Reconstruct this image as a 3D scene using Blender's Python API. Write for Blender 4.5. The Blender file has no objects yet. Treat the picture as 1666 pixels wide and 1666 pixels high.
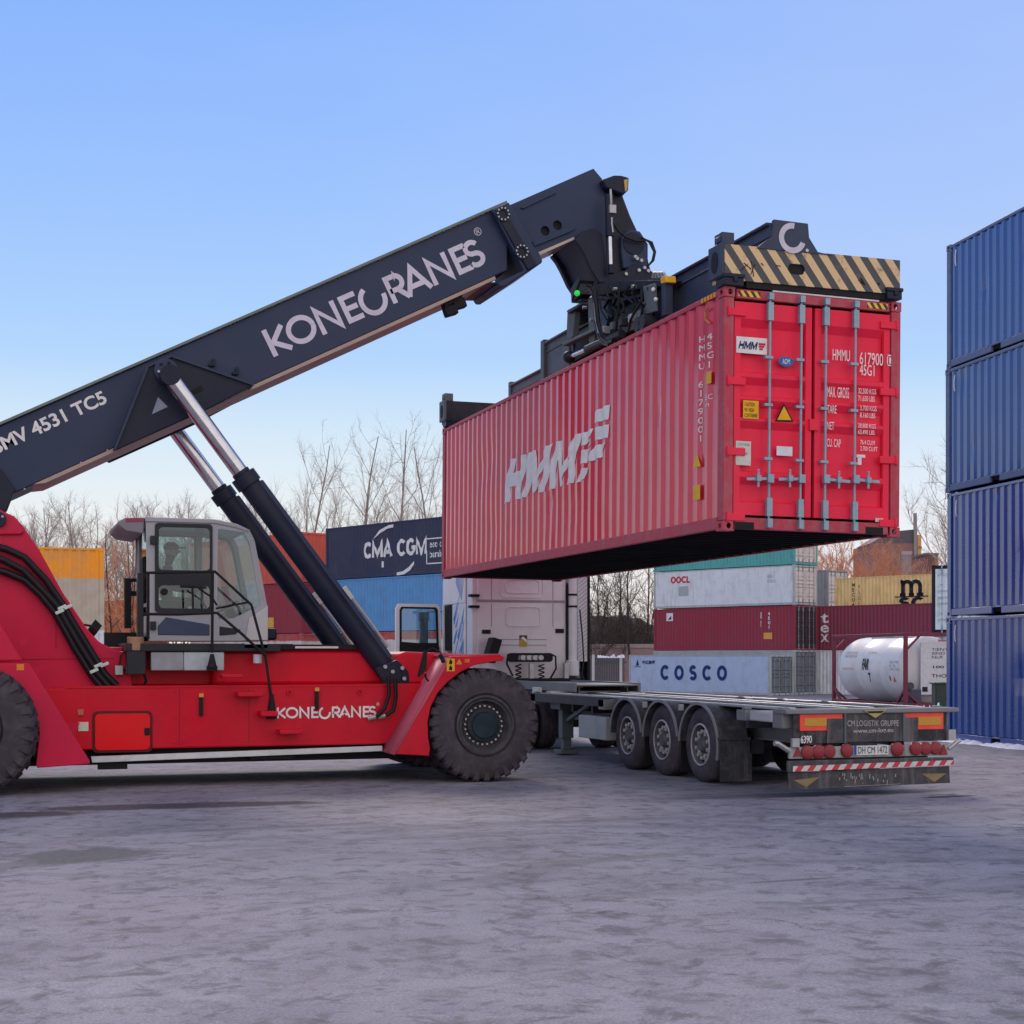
import bpy, bmesh, math, random
from mathutils import Vector, Matrix, Quaternion
R = math.radians
SC = bpy.context.scene
COL = SC.collection
random.seed(7)

# ------------------------------------------------------------------ camera
F, HOR, EYE, YAW = 2500.0, 1068.0, 1.77, 0.3256
cd = bpy.data.cameras.new('camera'); cam = bpy.data.objects.new('camera', cd); COL.objects.link(cam)
cam.location = (0, 0, EYE); cam.rotation_euler = (R(90), 0, -YAW)
cd.sensor_width = 36.0; cd.lens = F * 36.0 / 1666.0
cd.shift_y = (HOR - 833.0) / 1666.0
cd.clip_start = 0.2; cd.clip_end = 6000
SC.camera = cam

# ------------------------------------------------------------------ sky and sun
SUN_EL, SUN_AZ = R(37), R(10)          # azimuth measured clockwise from +Y
w = bpy.data.worlds.new('World'); SC.world = w; w.use_nodes = True
nt = w.node_tree; nt.nodes.clear()
out = nt.nodes.new('ShaderNodeOutputWorld'); bg = nt.nodes.new('ShaderNodeBackground')
sky = nt.nodes.new('ShaderNodeTexSky'); sky.sky_type = 'NISHITA'; sky.sun_disc = False
sky.sun_elevation = SUN_EL; sky.sun_rotation = SUN_AZ; sky.dust_density = 0.6; sky.ozone_density = 2.0
tc = nt.nodes.new('ShaderNodeTexCoord'); sp = nt.nodes.new('ShaderNodeSeparateXYZ')
ramp = nt.nodes.new('ShaderNodeValToRGB')
nt.links.new(tc.outputs['Generated'], sp.inputs[0])
nt.links.new(sp.outputs['Z'], ramp.inputs[0])
cr = ramp.color_ramp
SKY = [(0.0, (.95, .82, .70)), (0.045, (.95, .90, .84)), (0.09, (.85, .89, .91)), (0.14, (.67, .82, .95)),
       (0.19, (.44, .67, 1.0)), (0.26, (.345, .57, 1.0)), (0.33, (.275, .495, 1.0)), (0.40, (.225, .445, .985)), (0.60, (.26, .45, .90)), (1.0, (.30, .45, .80))]
cr.elements[0].position = SKY[0][0]; cr.elements[0].color = (*SKY[0][1], 1)
cr.elements[1].position = SKY[-1][0]; cr.elements[1].color = (*SKY[-1][1], 1)
for p_, c_ in SKY[1:-1]:
    e = cr.elements.new(p_); e.color = (*c_, 1)
rt_ = nt.nodes.new('ShaderNodeVectorMath'); rt_.operation = 'DOT_PRODUCT'; rt_.inputs[1].default_value = (math.cos(YAW), -math.sin(YAW), 0); nt.links.new(tc.outputs['Generated'], rt_.inputs[0])
rtr = nt.nodes.new('ShaderNodeMapRange'); rtr.inputs['From Min'].default_value = -.12; rtr.inputs['From Max'].default_value = .36; rtr.inputs['To Max'].default_value = .62; nt.links.new(rt_.outputs['Value'], rtr.inputs['Value'])
lav = nt.nodes.new('ShaderNodeMix'); lav.data_type = 'RGBA'; lav.inputs[7].default_value = (.47, .60, 1.0, 1); nt.links.new(rtr.outputs[0], lav.inputs[0]); nt.links.new(ramp.outputs[0], lav.inputs[6])
lgt = nt.nodes.new('ShaderNodeMix'); lgt.data_type = 'RGBA'; lgt.blend_type = 'LIGHTEN'; lgt.inputs[0].default_value = 1; nt.links.new(lav.outputs[2], lgt.inputs[6]); nt.links.new(ramp.outputs[0], lgt.inputs[7])
wmap = nt.nodes.new('ShaderNodeMapping'); wmap.inputs['Scale'].default_value = (1.2, 1.2, 5); nt.links.new(tc.outputs['Generated'], wmap.inputs[0])
wn = nt.nodes.new('ShaderNodeTexNoise'); wn.inputs['Scale'].default_value = 2.2; wn.inputs['Detail'].default_value = 6; wn.inputs['Roughness'].default_value = .55; nt.links.new(wmap.outputs[0], wn.inputs['Vector'])
wr = nt.nodes.new('ShaderNodeMapRange'); wr.inputs['From Min'].default_value = .42; wr.inputs['From Max'].default_value = .72; wr.inputs['To Max'].default_value = .08; nt.links.new(wn.outputs['Fac'], wr.inputs['Value'])
wsp = nt.nodes.new('ShaderNodeMix'); wsp.data_type = 'RGBA'; wsp.inputs[7].default_value = (.72, .82, .98, 1); nt.links.new(wr.outputs[0], wsp.inputs[0]); nt.links.new(lgt.outputs[2], wsp.inputs[6])
gain = nt.nodes.new('ShaderNodeVectorMath'); gain.operation = 'SCALE'; gain.inputs['Scale'].default_value = 10.0
nt.links.new(wsp.outputs[2], gain.inputs[0])
mx = nt.nodes.new('ShaderNodeMix'); mx.data_type = 'RGBA'; mx.inputs[0].default_value = 0.94
nt.links.new(sky.outputs[0], mx.inputs[6]); nt.links.new(gain.outputs[0], mx.inputs[7])
# the open sky behind the viewer is the brighter half at this hour
az = nt.nodes.new('ShaderNodeMapRange'); az.inputs['From Min'].default_value = .25; az.inputs['From Max'].default_value = -.75
az.inputs['To Min'].default_value = 1.0; az.inputs['To Max'].default_value = 1.45; nt.links.new(sp.outputs['Y'], az.inputs['Value'])
wm = nt.nodes.new('ShaderNodeMix'); wm.data_type = 'RGBA'; wm.inputs[7].default_value = (9.3, 8.0, 7.2, 1)
wf = nt.nodes.new('ShaderNodeMapRange'); wf.inputs['From Min'].default_value = .2; wf.inputs['From Max'].default_value = -.55; wf.inputs['To Max'].default_value = .8; nt.links.new(sp.outputs['Y'], wf.inputs['Value'])
nt.links.new(wf.outputs[0], wm.inputs[0]); nt.links.new(mx.outputs[2], wm.inputs[6])
sc_ = nt.nodes.new('ShaderNodeVectorMath'); sc_.operation = 'SCALE'; nt.links.new(wm.outputs[2], sc_.inputs[0]); nt.links.new(az.outputs[0], sc_.inputs['Scale'])
nt.links.new(sc_.outputs[0], bg.inputs[0]); bg.inputs[1].default_value = 0.070
nt.links.new(bg.outputs[0], out.inputs[0])

ld = bpy.data.lights.new('sun', 'SUN'); ld.energy = 1.5; ld.angle = R(24); ld.color = (1.0, .84, .70)
sun = bpy.data.objects.new('sun', ld); COL.objects.link(sun)
dirv = Vector((math.sin(SUN_AZ) * math.cos(SUN_EL), math.cos(SUN_AZ) * math.cos(SUN_EL), math.sin(SUN_EL)))
sun.rotation_euler = dirv.to_track_quat('Z', 'Y').to_euler(); sun.location = (0, 0, 60)

SC.view_settings.view_transform = 'Standard'; SC.view_settings.look = 'None'
SC.view_settings.exposure = 0.50; SC.view_settings.gamma = 1.0
SC.cycles.max_bounces = 6; SC.cycles.transparent_max_bounces = 12

# ------------------------------------------------------------------ measuring helpers
_c, _s = math.cos(YAW), math.sin(YAW)
def ray(px, py):
    x = (px - 833.0) / F; z = (HOR - py) / F
    return Vector((x * _c + _s, -x * _s + _c, z))
def at(px, py, Y):
    """point of the vertical plane y = Y seen at a photograph pixel -> (x, z)"""
    d = ray(px, py); t = Y / d.y
    return (t * d.x, EYE + t * d.z)
def atx(px, py, X):
    d = ray(px, py); t = X / d.x
    return (t * d.y, EYE + t * d.z)
def wd(xc, d):
    """metres to the right of / ahead of the camera -> world x, y"""
    return (xc * _c + d * _s, -xc * _s + d * _c)
def outl(pts, Y): return [at(a, b, Y) for a, b in pts]

# ------------------------------------------------------------------ mesh helpers
class MB:
    def __init__(s): s.v = []; s.f = []
    def add(s, vs, fs):
        o = len(s.v); s.v += [tuple(v) for v in vs]; s.f += [tuple(i + o for i in f) for f in fs]; return s
    def box(s, x0, x1, y0, y1, z0, z1, M=None):
        vs = [(x, y, z) for z in (z0, z1) for y in (y0, y1) for x in (x0, x1)]
        if M: vs = [M @ Vector(v) for v in vs]
        return s.add(vs, [(0, 2, 3, 1), (4, 5, 7, 6), (0, 1, 5, 4), (2, 6, 7, 3), (0, 4, 6, 2), (1, 3, 7, 5)])
    def bar(s, p, q, w_, h_, up=(0, 0, 1)):
        p, q = Vector(p), Vector(q); d = (q - p); L = d.length; d.normalize()
        sd = d.cross(Vector(up))
        if sd.length < 1e-4: sd = d.cross(Vector((1, 0, 0)))
        sd.normalize(); u = sd.cross(d)
        M = Matrix((d, sd, u)).transposed().to_4x4(); M.translation = p
        return s.box(0, L, -w_ / 2, w_ / 2, -h_ / 2, h_ / 2, M)
    def prism(s, pts, a, b, axis='y'):
        """polygon (2 coords) swept from a to b along an axis; 'y': pts are (x,z)"""
        n = len(pts)
        def P3(p, t):
            return (p[0], t, p[1]) if axis == 'y' else ((t, p[0], p[1]) if axis == 'x' else (p[0], p[1], t))
        vs = [P3(p, a) for p in pts] + [P3(p, b) for p in pts]
        fs = [tuple(range(n)), tuple(range(2 * n - 1, n - 1, -1))] + [(i, i + n, (i + 1) % n + n, (i + 1) % n) for i in range(n)]
        return s.add(vs, fs)
    def tube(s, pts, r, n=8, cap=True):
        pts = [Vector(p) for p in pts]; k = len(pts)
        rs = r if isinstance(r, (list, tuple)) else [r] * k
        t0 = (pts[1] - pts[0]).normalized()
        nrm = t0.orthogonal().normalized(); vs = []
        for i in range(k):
            t = (pts[min(i + 1, k - 1)] - pts[max(i - 1, 0)]).normalized()
            nrm = (nrm - t * nrm.dot(t))
            nrm = nrm.normalized() if nrm.length > 1e-6 else t.orthogonal().normalized()
            b = t.cross(nrm)
            for j in range(n):
                a = 2 * math.pi * j / n
                vs.append(pts[i] + (nrm * math.cos(a) + b * math.sin(a)) * rs[i])
        fs = [(i * n + j, i * n + (j + 1) % n, (i + 1) * n + (j + 1) % n, (i + 1) * n + j) for i in range(k - 1) for j in range(n)]
        if cap: fs += [tuple(range(n - 1, -1, -1)), tuple((k - 1) * n + j for j in range(n))]
        return s.add(vs, fs)
    def cyl(s, p, q, r0, r1=None, n=20): return s.tube([p, q], [r0, r0 if r1 is None else r1], n)
    def lathe(s, prof, c, axis, n=40):
        """profile of (distance along axis, radius)"""
        c = Vector(c); a = Vector(axis).normalized(); u = a.orthogonal().normalized(); v = a.cross(u); vs = []
        for t, r in prof:
            for j in range(n):
                an = 2 * math.pi * j / n
                vs.append(c + a * t + (u * math.cos(an) + v * math.sin(an)) * max(r, 1e-4))
        k = len(prof)
        fs = [(i * n + j, i * n + (j + 1) % n, (i + 1) * n + (j + 1) % n, (i + 1) * n + j) for i in range(k - 1) for j in range(n)]
        return s.add(vs, fs)
    def ball(s, c, r, n=12, sc=(1, 1, 1)):
        prof = [(-r * math.cos(math.pi * i / n), r * math.sin(math.pi * i / n)) for i in range(n + 1)]
        o = len(s.v); s.lathe(prof, (0, 0, 0), (0, 0, 1), 2 * n)
        for i in range(o, len(s.v)):
            v = s.v[i]; s.v[i] = (c[0] + v[0] * sc[0], c[1] + v[1] * sc[1], c[2] + v[2] * sc[2])
        return s
    def mesh(s, me, M=None):
        vs = [(M @ v.co) if M else v.co.copy() for v in me.vertices]
        return s.add(vs, [tuple(p.vertices) for p in me.polygons])
    def xf(s, M, start=0):
        for i in range(start, len(s.v)): s.v[i] = tuple(M @ Vector(s.v[i]))
        return s

ORG = {}
def obj(name, mb, mat, parent=None, bevel=0, smooth=35, kind=None):
    me = mb if isinstance(mb, bpy.types.Mesh) else bpy.data.meshes.new(name)
    if not isinstance(mb, bpy.types.Mesh):
        me.from_pydata(mb.v, [], mb.f)
        bm = bmesh.new(); bm.from_mesh(me); bmesh.ops.recalc_face_normals(bm, faces=bm.faces); bm.to_mesh(me); bm.free()
    me.update()
    me.materials.clear(); me.materials.append(mat)
    if smooth:
        me.polygons.foreach_set('use_smooth', [True] * len(me.polygons)); me.set_sharp_from_angle(angle=R(smooth))
    o = bpy.data.objects.new(name, me); COL.objects.link(o)
    if parent is not None:
        o.parent = parent
        g = ORG.get(parent.name, None)
        if g is not None:
            if g.length > 0: me.transform(Matrix.Translation(-g))
            ORG[o.name] = g
    if bevel:
        b = o.modifiers.new('edge', 'BEVEL'); b.width = bevel; b.segments = 2; b.limit_method = 'ANGLE'; b.angle_limit = R(40)
    if kind: o['kind'] = kind
    return o
def thing(name, label, cat, loc=(0, 0, 0), rz=0, group=None, local=False):
    o = bpy.data.objects.new(name, None); COL.objects.link(o); o.location = loc; o.rotation_euler = (0, 0, rz)
    o.empty_display_size = 0.3
    o['label'] = label; o['category'] = cat
    if group: o['group'] = group
    ORG[o.name] = Vector((0, 0, 0)) if local else Vector(loc)   # world-authored meshes are shifted to the thing's base
    return o
def tag(o, label, cat, group=None):
    o['label'] = label; o['category'] = cat
    if group: o['group'] = group
    return o
def copy_tree(o, parent=None):
    c = o.copy(); COL.objects.link(c)
    if parent: c.parent = parent
    for ch in list(o.children): copy_tree(ch, c)
    return c

def plate(outers, holes, t):
    """flat plate with holes, drawn in xy, thickness t (z from 0 to t) -> mesh"""
    cu = bpy.data.curves.new('plate', 'CURVE'); cu.dimensions = '2D'; cu.fill_mode = 'BOTH'; cu.extrude = t / 2
    for pl in list(outers) + list(holes):
        sp_ = cu.splines.new('POLY'); sp_.points.add(len(pl) - 1); sp_.use_cyclic_u = True
        for p_, q_ in zip(sp_.points, pl): p_.co = (q_[0], q_[1], t / 2 * 0, 1)
    return curve_mesh(cu, Matrix.Translation((0, 0, t / 2)))
def curve_mesh(cu, M=None):
    o = bpy.data.objects.new('tmp', cu); COL.objects.link(o)
    dg = bpy.context.evaluated_depsgraph_get(); me = bpy.data.meshes.new_from_object(o.evaluated_get(dg))
    bpy.data.objects.remove(o); 
    if M: me.transform(M)
    return me
XZ = Matrix(((1, 0, 0, 0), (0, 0, -1, 0), (0, 1, 0, 0), (0, 0, 0, 1)))     # xy drawing -> xz wall whose +z thickness points to -y
def wall_plate(outers, holes, Y, t):
    """plate in the x-z plane occupying y from Y to Y+t"""
    me = plate(outers, holes, t); me.transform(Matrix.Translation((0, Y + t, 0)) @ XZ); return me
def circ(x, y, r, n=24, ry=None):
    return [(x + r * math.cos(2 * math.pi * i / n), y + (ry or r) * math.sin(2 * math.pi * i / n)) for i in range(n)]
def rrect(x0, x1, y0, y1, r, n=5):
    p = []
    for cx, cy, a0 in ((x1 - r, y1 - r, 0), (x0 + r, y1 - r, 90), (x0 + r, y0 + r, 180), (x1 - r, y0 + r, 270)):
        p += [(cx + r * math.cos(R(a0 + 90 * i / n)), cy + r * math.sin(R(a0 + 90 * i / n))) for i in range(n + 1)]
    return p

def text_mesh(s, bold=0.0, ext=0.002, shear=0.0, space=1.0):
    """text in xy, scaled to a unit cap box: returns mesh, width/height ratio; occupies x 0..1, y 0..1"""
    cu = bpy.data.curves.new('txt', 'FONT'); cu.body = s; cu.size = 1.0; cu.offset = bold; cu.shear = shear
    cu.resolution_u = 4; cu.space_character = space; cu.fill_mode = 'FRONT'
    me = curve_mesh(cu)
    if not me.vertices: return me, 1
    xs = [v.co.x for v in me.vertices]; ys = [v.co.y for v in me.vertices]
    w_, h_ = max(xs) - min(xs), max(ys) - min(ys)
    M = Matrix.Diagonal((1 / w_, 1 / h_, 1, 1)) @ Matrix.Translation((-min(xs), -min(ys), 0))
    me.transform(M)
    return me, w_ / h_
def put(me, o, ex, ey, off=0.004):
    """place a unit-box mesh: origin o, edge vectors ex, ey; lifted off along the normal"""
    ex, ey = Vector(ex), Vector(ey); n = ex.cross(ey).normalized()
    M = Matrix((ex, ey, n)).transposed().to_4x4(); M.translation = Vector(o) + n * off
    me.transform(M); return me
def ang(me):
    return me

# ------------------------------------------------------------------ materials
MATS = {}
def _mat(name):
    m = bpy.data.materials.new(name); m.use_nodes = True
    nt = m.node_tree; b = nt.nodes['Principled BSDF']; return m, nt, b
def paint(name, rgb, rough=.45, dirt=(.10, .085, .07), amt=.25, scale=1.6, streak=0.0, rust=0.0, bump=.02, metal=0.0, coat=0.0, spec=.2, chalk=0.0, cior=1.5):
    """coated metal: base colour, broad fading, dirt, vertical run-off streaks and rust spots"""
    if name in MATS: return MATS[name]
    m, nt, b = _mat(name); N = nt.nodes; L = nt.links
    tc = N.new('ShaderNodeTexCoord')
    def noise(sc, det=5, rgh=.6, mp=None):
        n = N.new('ShaderNodeTexNoise'); n.inputs['Scale'].default_value = sc; n.inputs['Detail'].default_value = det; n.inputs['Roughness'].default_value = rgh
        if mp:
            mm = N.new('ShaderNodeMapping'); mm.inputs['Scale'].default_value = mp; L.new(tc.outputs['Object'], mm.inputs[0]); L.new(mm.outputs[0], n.inputs['Vector'])
        else: L.new(tc.outputs['Object'], n.inputs['Vector'])
        return n
    def rampf(src, lo, hi, top):
        r = N.new('ShaderNodeMapRange'); r.inputs['From Min'].default_value = lo; r.inputs['From Max'].default_value = hi
        r.inputs['To Min'].default_value = 0; r.inputs['To Max'].default_value = top; L.new(src, r.inputs['Value']); return r.outputs[0]
    def mix(f, a, c):
        x = N.new('ShaderNodeMix'); x.data_type = 'RGBA'; L.new(f, x.inputs[0])
        if isinstance(a, tuple): x.inputs[6].default_value = (*a, 1)
        else: L.new(a, x.inputs[6])
        if isinstance(c, tuple): x.inputs[7].default_value = (*c, 1)
        else: L.new(c, x.inputs[7])
        return x.outputs[2]
    pale = tuple(min(1, c * .86 + .035) for c in rgb)
    n1 = noise(scale * .5); col = mix(rampf(n1.outputs['Fac'], .42, .72, .35 + chalk), rgb, pale)
    n2 = noise(scale * 2.3, 8, .7); col = mix(rampf(n2.outputs['Fac'], .46, .78, amt), col, dirt)
    if streak > 0:
        n3 = noise(3.0, 4, .65, (2.6, 2.6, .22)); col = mix(rampf(n3.outputs['Fac'], .52, .75, streak), col, dirt)
    if rust > 0:
        n4 = noise(7.5, 9, .72); col = mix(rampf(n4.outputs['Fac'], .66 - rust * .06, .70, .85), col, (.13, .045, .02))
    L.new(col, b.inputs['Base Color'])
    n5 = noise(scale * 9, 4, .6)
    rr = N.new('ShaderNodeMapRange'); rr.inputs['To Min'].default_value = max(.05, rough - .12); rr.inputs['To Max'].default_value = min(1, rough + .2)
    L.new(n2.outputs['Fac'], rr.inputs['Value']); L.new(rr.outputs[0], b.inputs['Roughness'])
    bp = N.new('ShaderNodeBump'); bp.inputs['Strength'].default_value = min(1, bump * 8); bp.inputs['Distance'].default_value = .01
    L.new(n5.outputs['Fac'], bp.inputs['Height']); L.new(bp.outputs[0], b.inputs['Normal'])
    b.inputs['Metallic'].default_value = metal; b.inputs['Specular IOR Level'].default_value = spec
    if coat: b.inputs['Coat Weight'].default_value = coat; b.inputs['Coat Roughness'].default_value = .12; b.inputs['Coat IOR'].default_value = cior
    MATS[name] = m; return m
def plain(name, rgb, rough=.6, metal=0, emit=None):
    if name in MATS: return MATS[name]
    m, nt, b = _mat(name); b.inputs['Base Color'].default_value = (*rgb, 1); b.inputs['Roughness'].default_value = rough; b.inputs['Metallic'].default_value = metal; b.inputs['Specular IOR Level'].default_value = .25 if rough > .25 else .5
    n = nt.nodes.new('ShaderNodeTexNoise'); n.inputs['Scale'].default_value = 9; n.inputs['Detail'].default_value = 6
    tc = nt.nodes.new('ShaderNodeTexCoord'); nt.links.new(tc.outputs['Object'], n.inputs['Vector'])
    mx = nt.nodes.new('ShaderNodeMix'); mx.data_type = 'RGBA'; mx.inputs[6].default_value = (*[c * .72 for c in rgb], 1); mx.inputs[7].default_value = (*[min(1, c * 1.15) for c in rgb], 1)
    nt.links.new(n.outputs['Fac'], mx.inputs[0]); nt.links.new(mx.outputs[2], b.inputs['Base Color'])
    if emit: b.inputs['Emission Color'].default_value = (*emit[:3], 1); b.inputs['Emission Strength'].default_value = emit[3]
    MATS[name] = m; return m
def two_tone(name, top, bot, zsplit):
    """container painted in two bands with a rough boundary at local height zsplit"""
    m, nt, b = _mat(name); N = nt.nodes; L = nt.links
    tc = N.new('ShaderNodeTexCoord'); sp = N.new('ShaderNodeSeparateXYZ'); L.new(tc.outputs['Object'], sp.inputs[0])
    n = N.new('ShaderNodeTexNoise'); n.inputs['Scale'].default_value = 3; n.inputs['Detail'].default_value = 7; L.new(tc.outputs['Object'], n.inputs['Vector'])
    ad = N.new('ShaderNodeMath'); ad.operation = 'MULTIPLY_ADD'; L.new(n.outputs['Fac'], ad.inputs[0]); ad.inputs[1].default_value = .16; L.new(sp.outputs['Z'], ad.inputs[2])
    r = N.new('ShaderNodeMapRange'); r.inputs['From Min'].default_value = zsplit + .06; r.inputs['From Max'].default_value = zsplit + .11; L.new(ad.outputs[0], r.inputs['Value'])
    d = N.new('ShaderNodeMapRange'); d.inputs['From Min'].default_value = .4; d.inputs['From Max'].default_value = .8; d.inputs['To Max'].default_value = .5; L.new(n.outputs['Fac'], d.inputs['Value'])
    x = N.new('ShaderNodeMix'); x.data_type = 'RGBA'; x.inputs[6].default_value = (*bot, 1); x.inputs[7].default_value = (*top, 1); L.new(r.outputs[0], x.inputs[0])
    y = N.new('ShaderNodeMix'); y.data_type = 'RGBA'; L.new(x.outputs[2], y.inputs[6]); y.inputs[7].default_value = (.3, .25, .2, 1); L.new(d.outputs[0], y.inputs[0])
    L.new(y.outputs[2], b.inputs['Base Color']); b.inputs['Roughness'].default_value = .55
    return m
def glass(name, tint=(.75, .86, .86), refl=.18):
    m, nt, b = _mat(name); nt.nodes.remove(b); N = nt.nodes; L = nt.links
    o = N['Material Output']; t = N.new('ShaderNodeBsdfTransparent'); t.inputs[0].default_value = (*tint, 1)
    g = N.new('ShaderNodeBsdfGlossy'); g.inputs['Roughness'].default_value = .03; g.inputs[0].default_value = (.9, .95, 1, 1)
    fr = N.new('ShaderNodeFresnel'); fr.inputs[0].default_value = 1.5
    ad = N.new('ShaderNodeMath'); ad.operation = 'MULTIPLY_ADD'; ad.inputs[1].default_value = .55; ad.inputs[2].default_value = refl * .15; L.new(fr.outputs[0], ad.inputs[0])
    mx = N.new('ShaderNodeMixShader'); L.new(ad.outputs[0], mx.inputs[0]); L.new(t.outputs[0], mx.inputs[1]); L.new(g.outputs[0], mx.inputs[2]); L.new(mx.outputs[0], o.inputs[0])
    return m
def stripes(name, a, b_, width, ang, axis=(0, 2), phase=0.0, wear=.3):
    """diagonal two-colour bands with scuffs, laid out in the object's own metres"""
    m, nt, bs = _mat(name); N = nt.nodes; L = nt.links
    tc = N.new('ShaderNodeTexCoord'); sp = N.new('ShaderNodeSeparateXYZ'); L.new(tc.outputs['Object'], sp.inputs[0])
    u = N.new('ShaderNodeMath'); u.operation = 'MULTIPLY'; L.new(sp.outputs[axis[0]], u.inputs[0]); u.inputs[1].default_value = math.cos(ang) / width
    v = N.new('ShaderNodeMath'); v.operation = 'MULTIPLY_ADD'; L.new(sp.outputs[axis[1]], v.inputs[0]); v.inputs[1].default_value = math.sin(ang) / width; L.new(u.outputs[0], v.inputs[2])
    p = N.new('ShaderNodeMath'); p.operation = 'ADD'; L.new(v.outputs[0], p.inputs[0]); p.inputs[1].default_value = phase + 100
    f = N.new('ShaderNodeMath'); f.operation = 'FRACT'; L.new(p.outputs[0], f.inputs[0])
    g = N.new('ShaderNodeMath'); g.operation = 'GREATER_THAN'; g.inputs[1].default_value = .5; L.new(f.outputs[0], g.inputs[0])
    x = N.new('ShaderNodeMix'); x.data_type = 'RGBA'; x.inputs[6].default_value = (*a, 1); x.inputs[7].default_value = (*b_, 1); L.new(g.outputs[0], x.inputs[0])
    n = N.new('ShaderNodeTexNoise'); n.inputs['Scale'].default_value = 5; n.inputs['Detail'].default_value = 9; n.inputs['Roughness'].default_value = .7; L.new(tc.outputs['Object'], n.inputs['Vector'])
    d = N.new('ShaderNodeMapRange'); d.inputs['From Min'].default_value = .55; d.inputs['From Max'].default_value = .66; d.inputs['To Max'].default_value = wear; L.new(n.outputs['Fac'], d.inputs['Value'])
    y = N.new('ShaderNodeMix'); y.data_type = 'RGBA'; L.new(x.outputs[2], y.inputs[6]); y.inputs[7].default_value = (.09, .085, .09, 1); L.new(d.outputs[0], y.inputs[0])
    L.new(y.outputs[2], bs.inputs['Base Color']); bs.inputs['Roughness'].default_value = .5
    return m

def srgb(r, g, b):
    f = lambda c: (c / 255 / 12.92) if c / 255 <= .04045 else ((c / 255 + .055) / 1.055) ** 2.4
    return (f(r), f(g), f(b))
WHITE = plain('white_lettering', (.78, .78, .80), .5)
BLACK = plain('black_rubber', (.012, .012, .015), .7)
DARK = paint('charcoal_paint', (.010, .015, .036), .38, (.04, .04, .045), .22, bump=.015)
BOOM = paint('slate_boom_paint', (.026, .041, .088), .42, (.035, .038, .055), .15, scale=.8, bump=.006, spec=.22)
RED = paint('red_machine_paint', (.58, .0005, .021), .33, (.30, .006, .02), .45, scale=1.1, streak=.22, bump=.006)
REDDULL = paint('faded_red_paint', (.56, .010, .055), .46, (.34, .02, .05), .55, scale=.6, streak=.35, bump=.012)
STEEL = paint('galvanised_steel', (.42, .43, .45), .42, (.16, .15, .14), .45, metal=.55)
LOCKST = paint('bluish_lock_steel', (.26, .37, .46), .4, (.14, .16, .18), .4, scale=4, metal=.35)
CHROME = plain('chrome_rod', (.60, .61, .64), .16, .95)
GREYP = paint('grey_paint', (.34, .35, .37), .45, (.16, .15, .15), .3)
YEL = plain('yellow_sticker', (.80, .44, .02), .5)
ORANGE = plain('amber_lens', (.72, .30, .06), .3)
TYRE = paint('dusty_tyre_rubber', (.052, .044, .058), .85, (.15, .13, .155), .55, scale=2.2, bump=.05, spec=.2)
GLASS = glass('cab_glass')
HOSE = plain('hose_rubber', (.010, .009, .013), .45)
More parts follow.
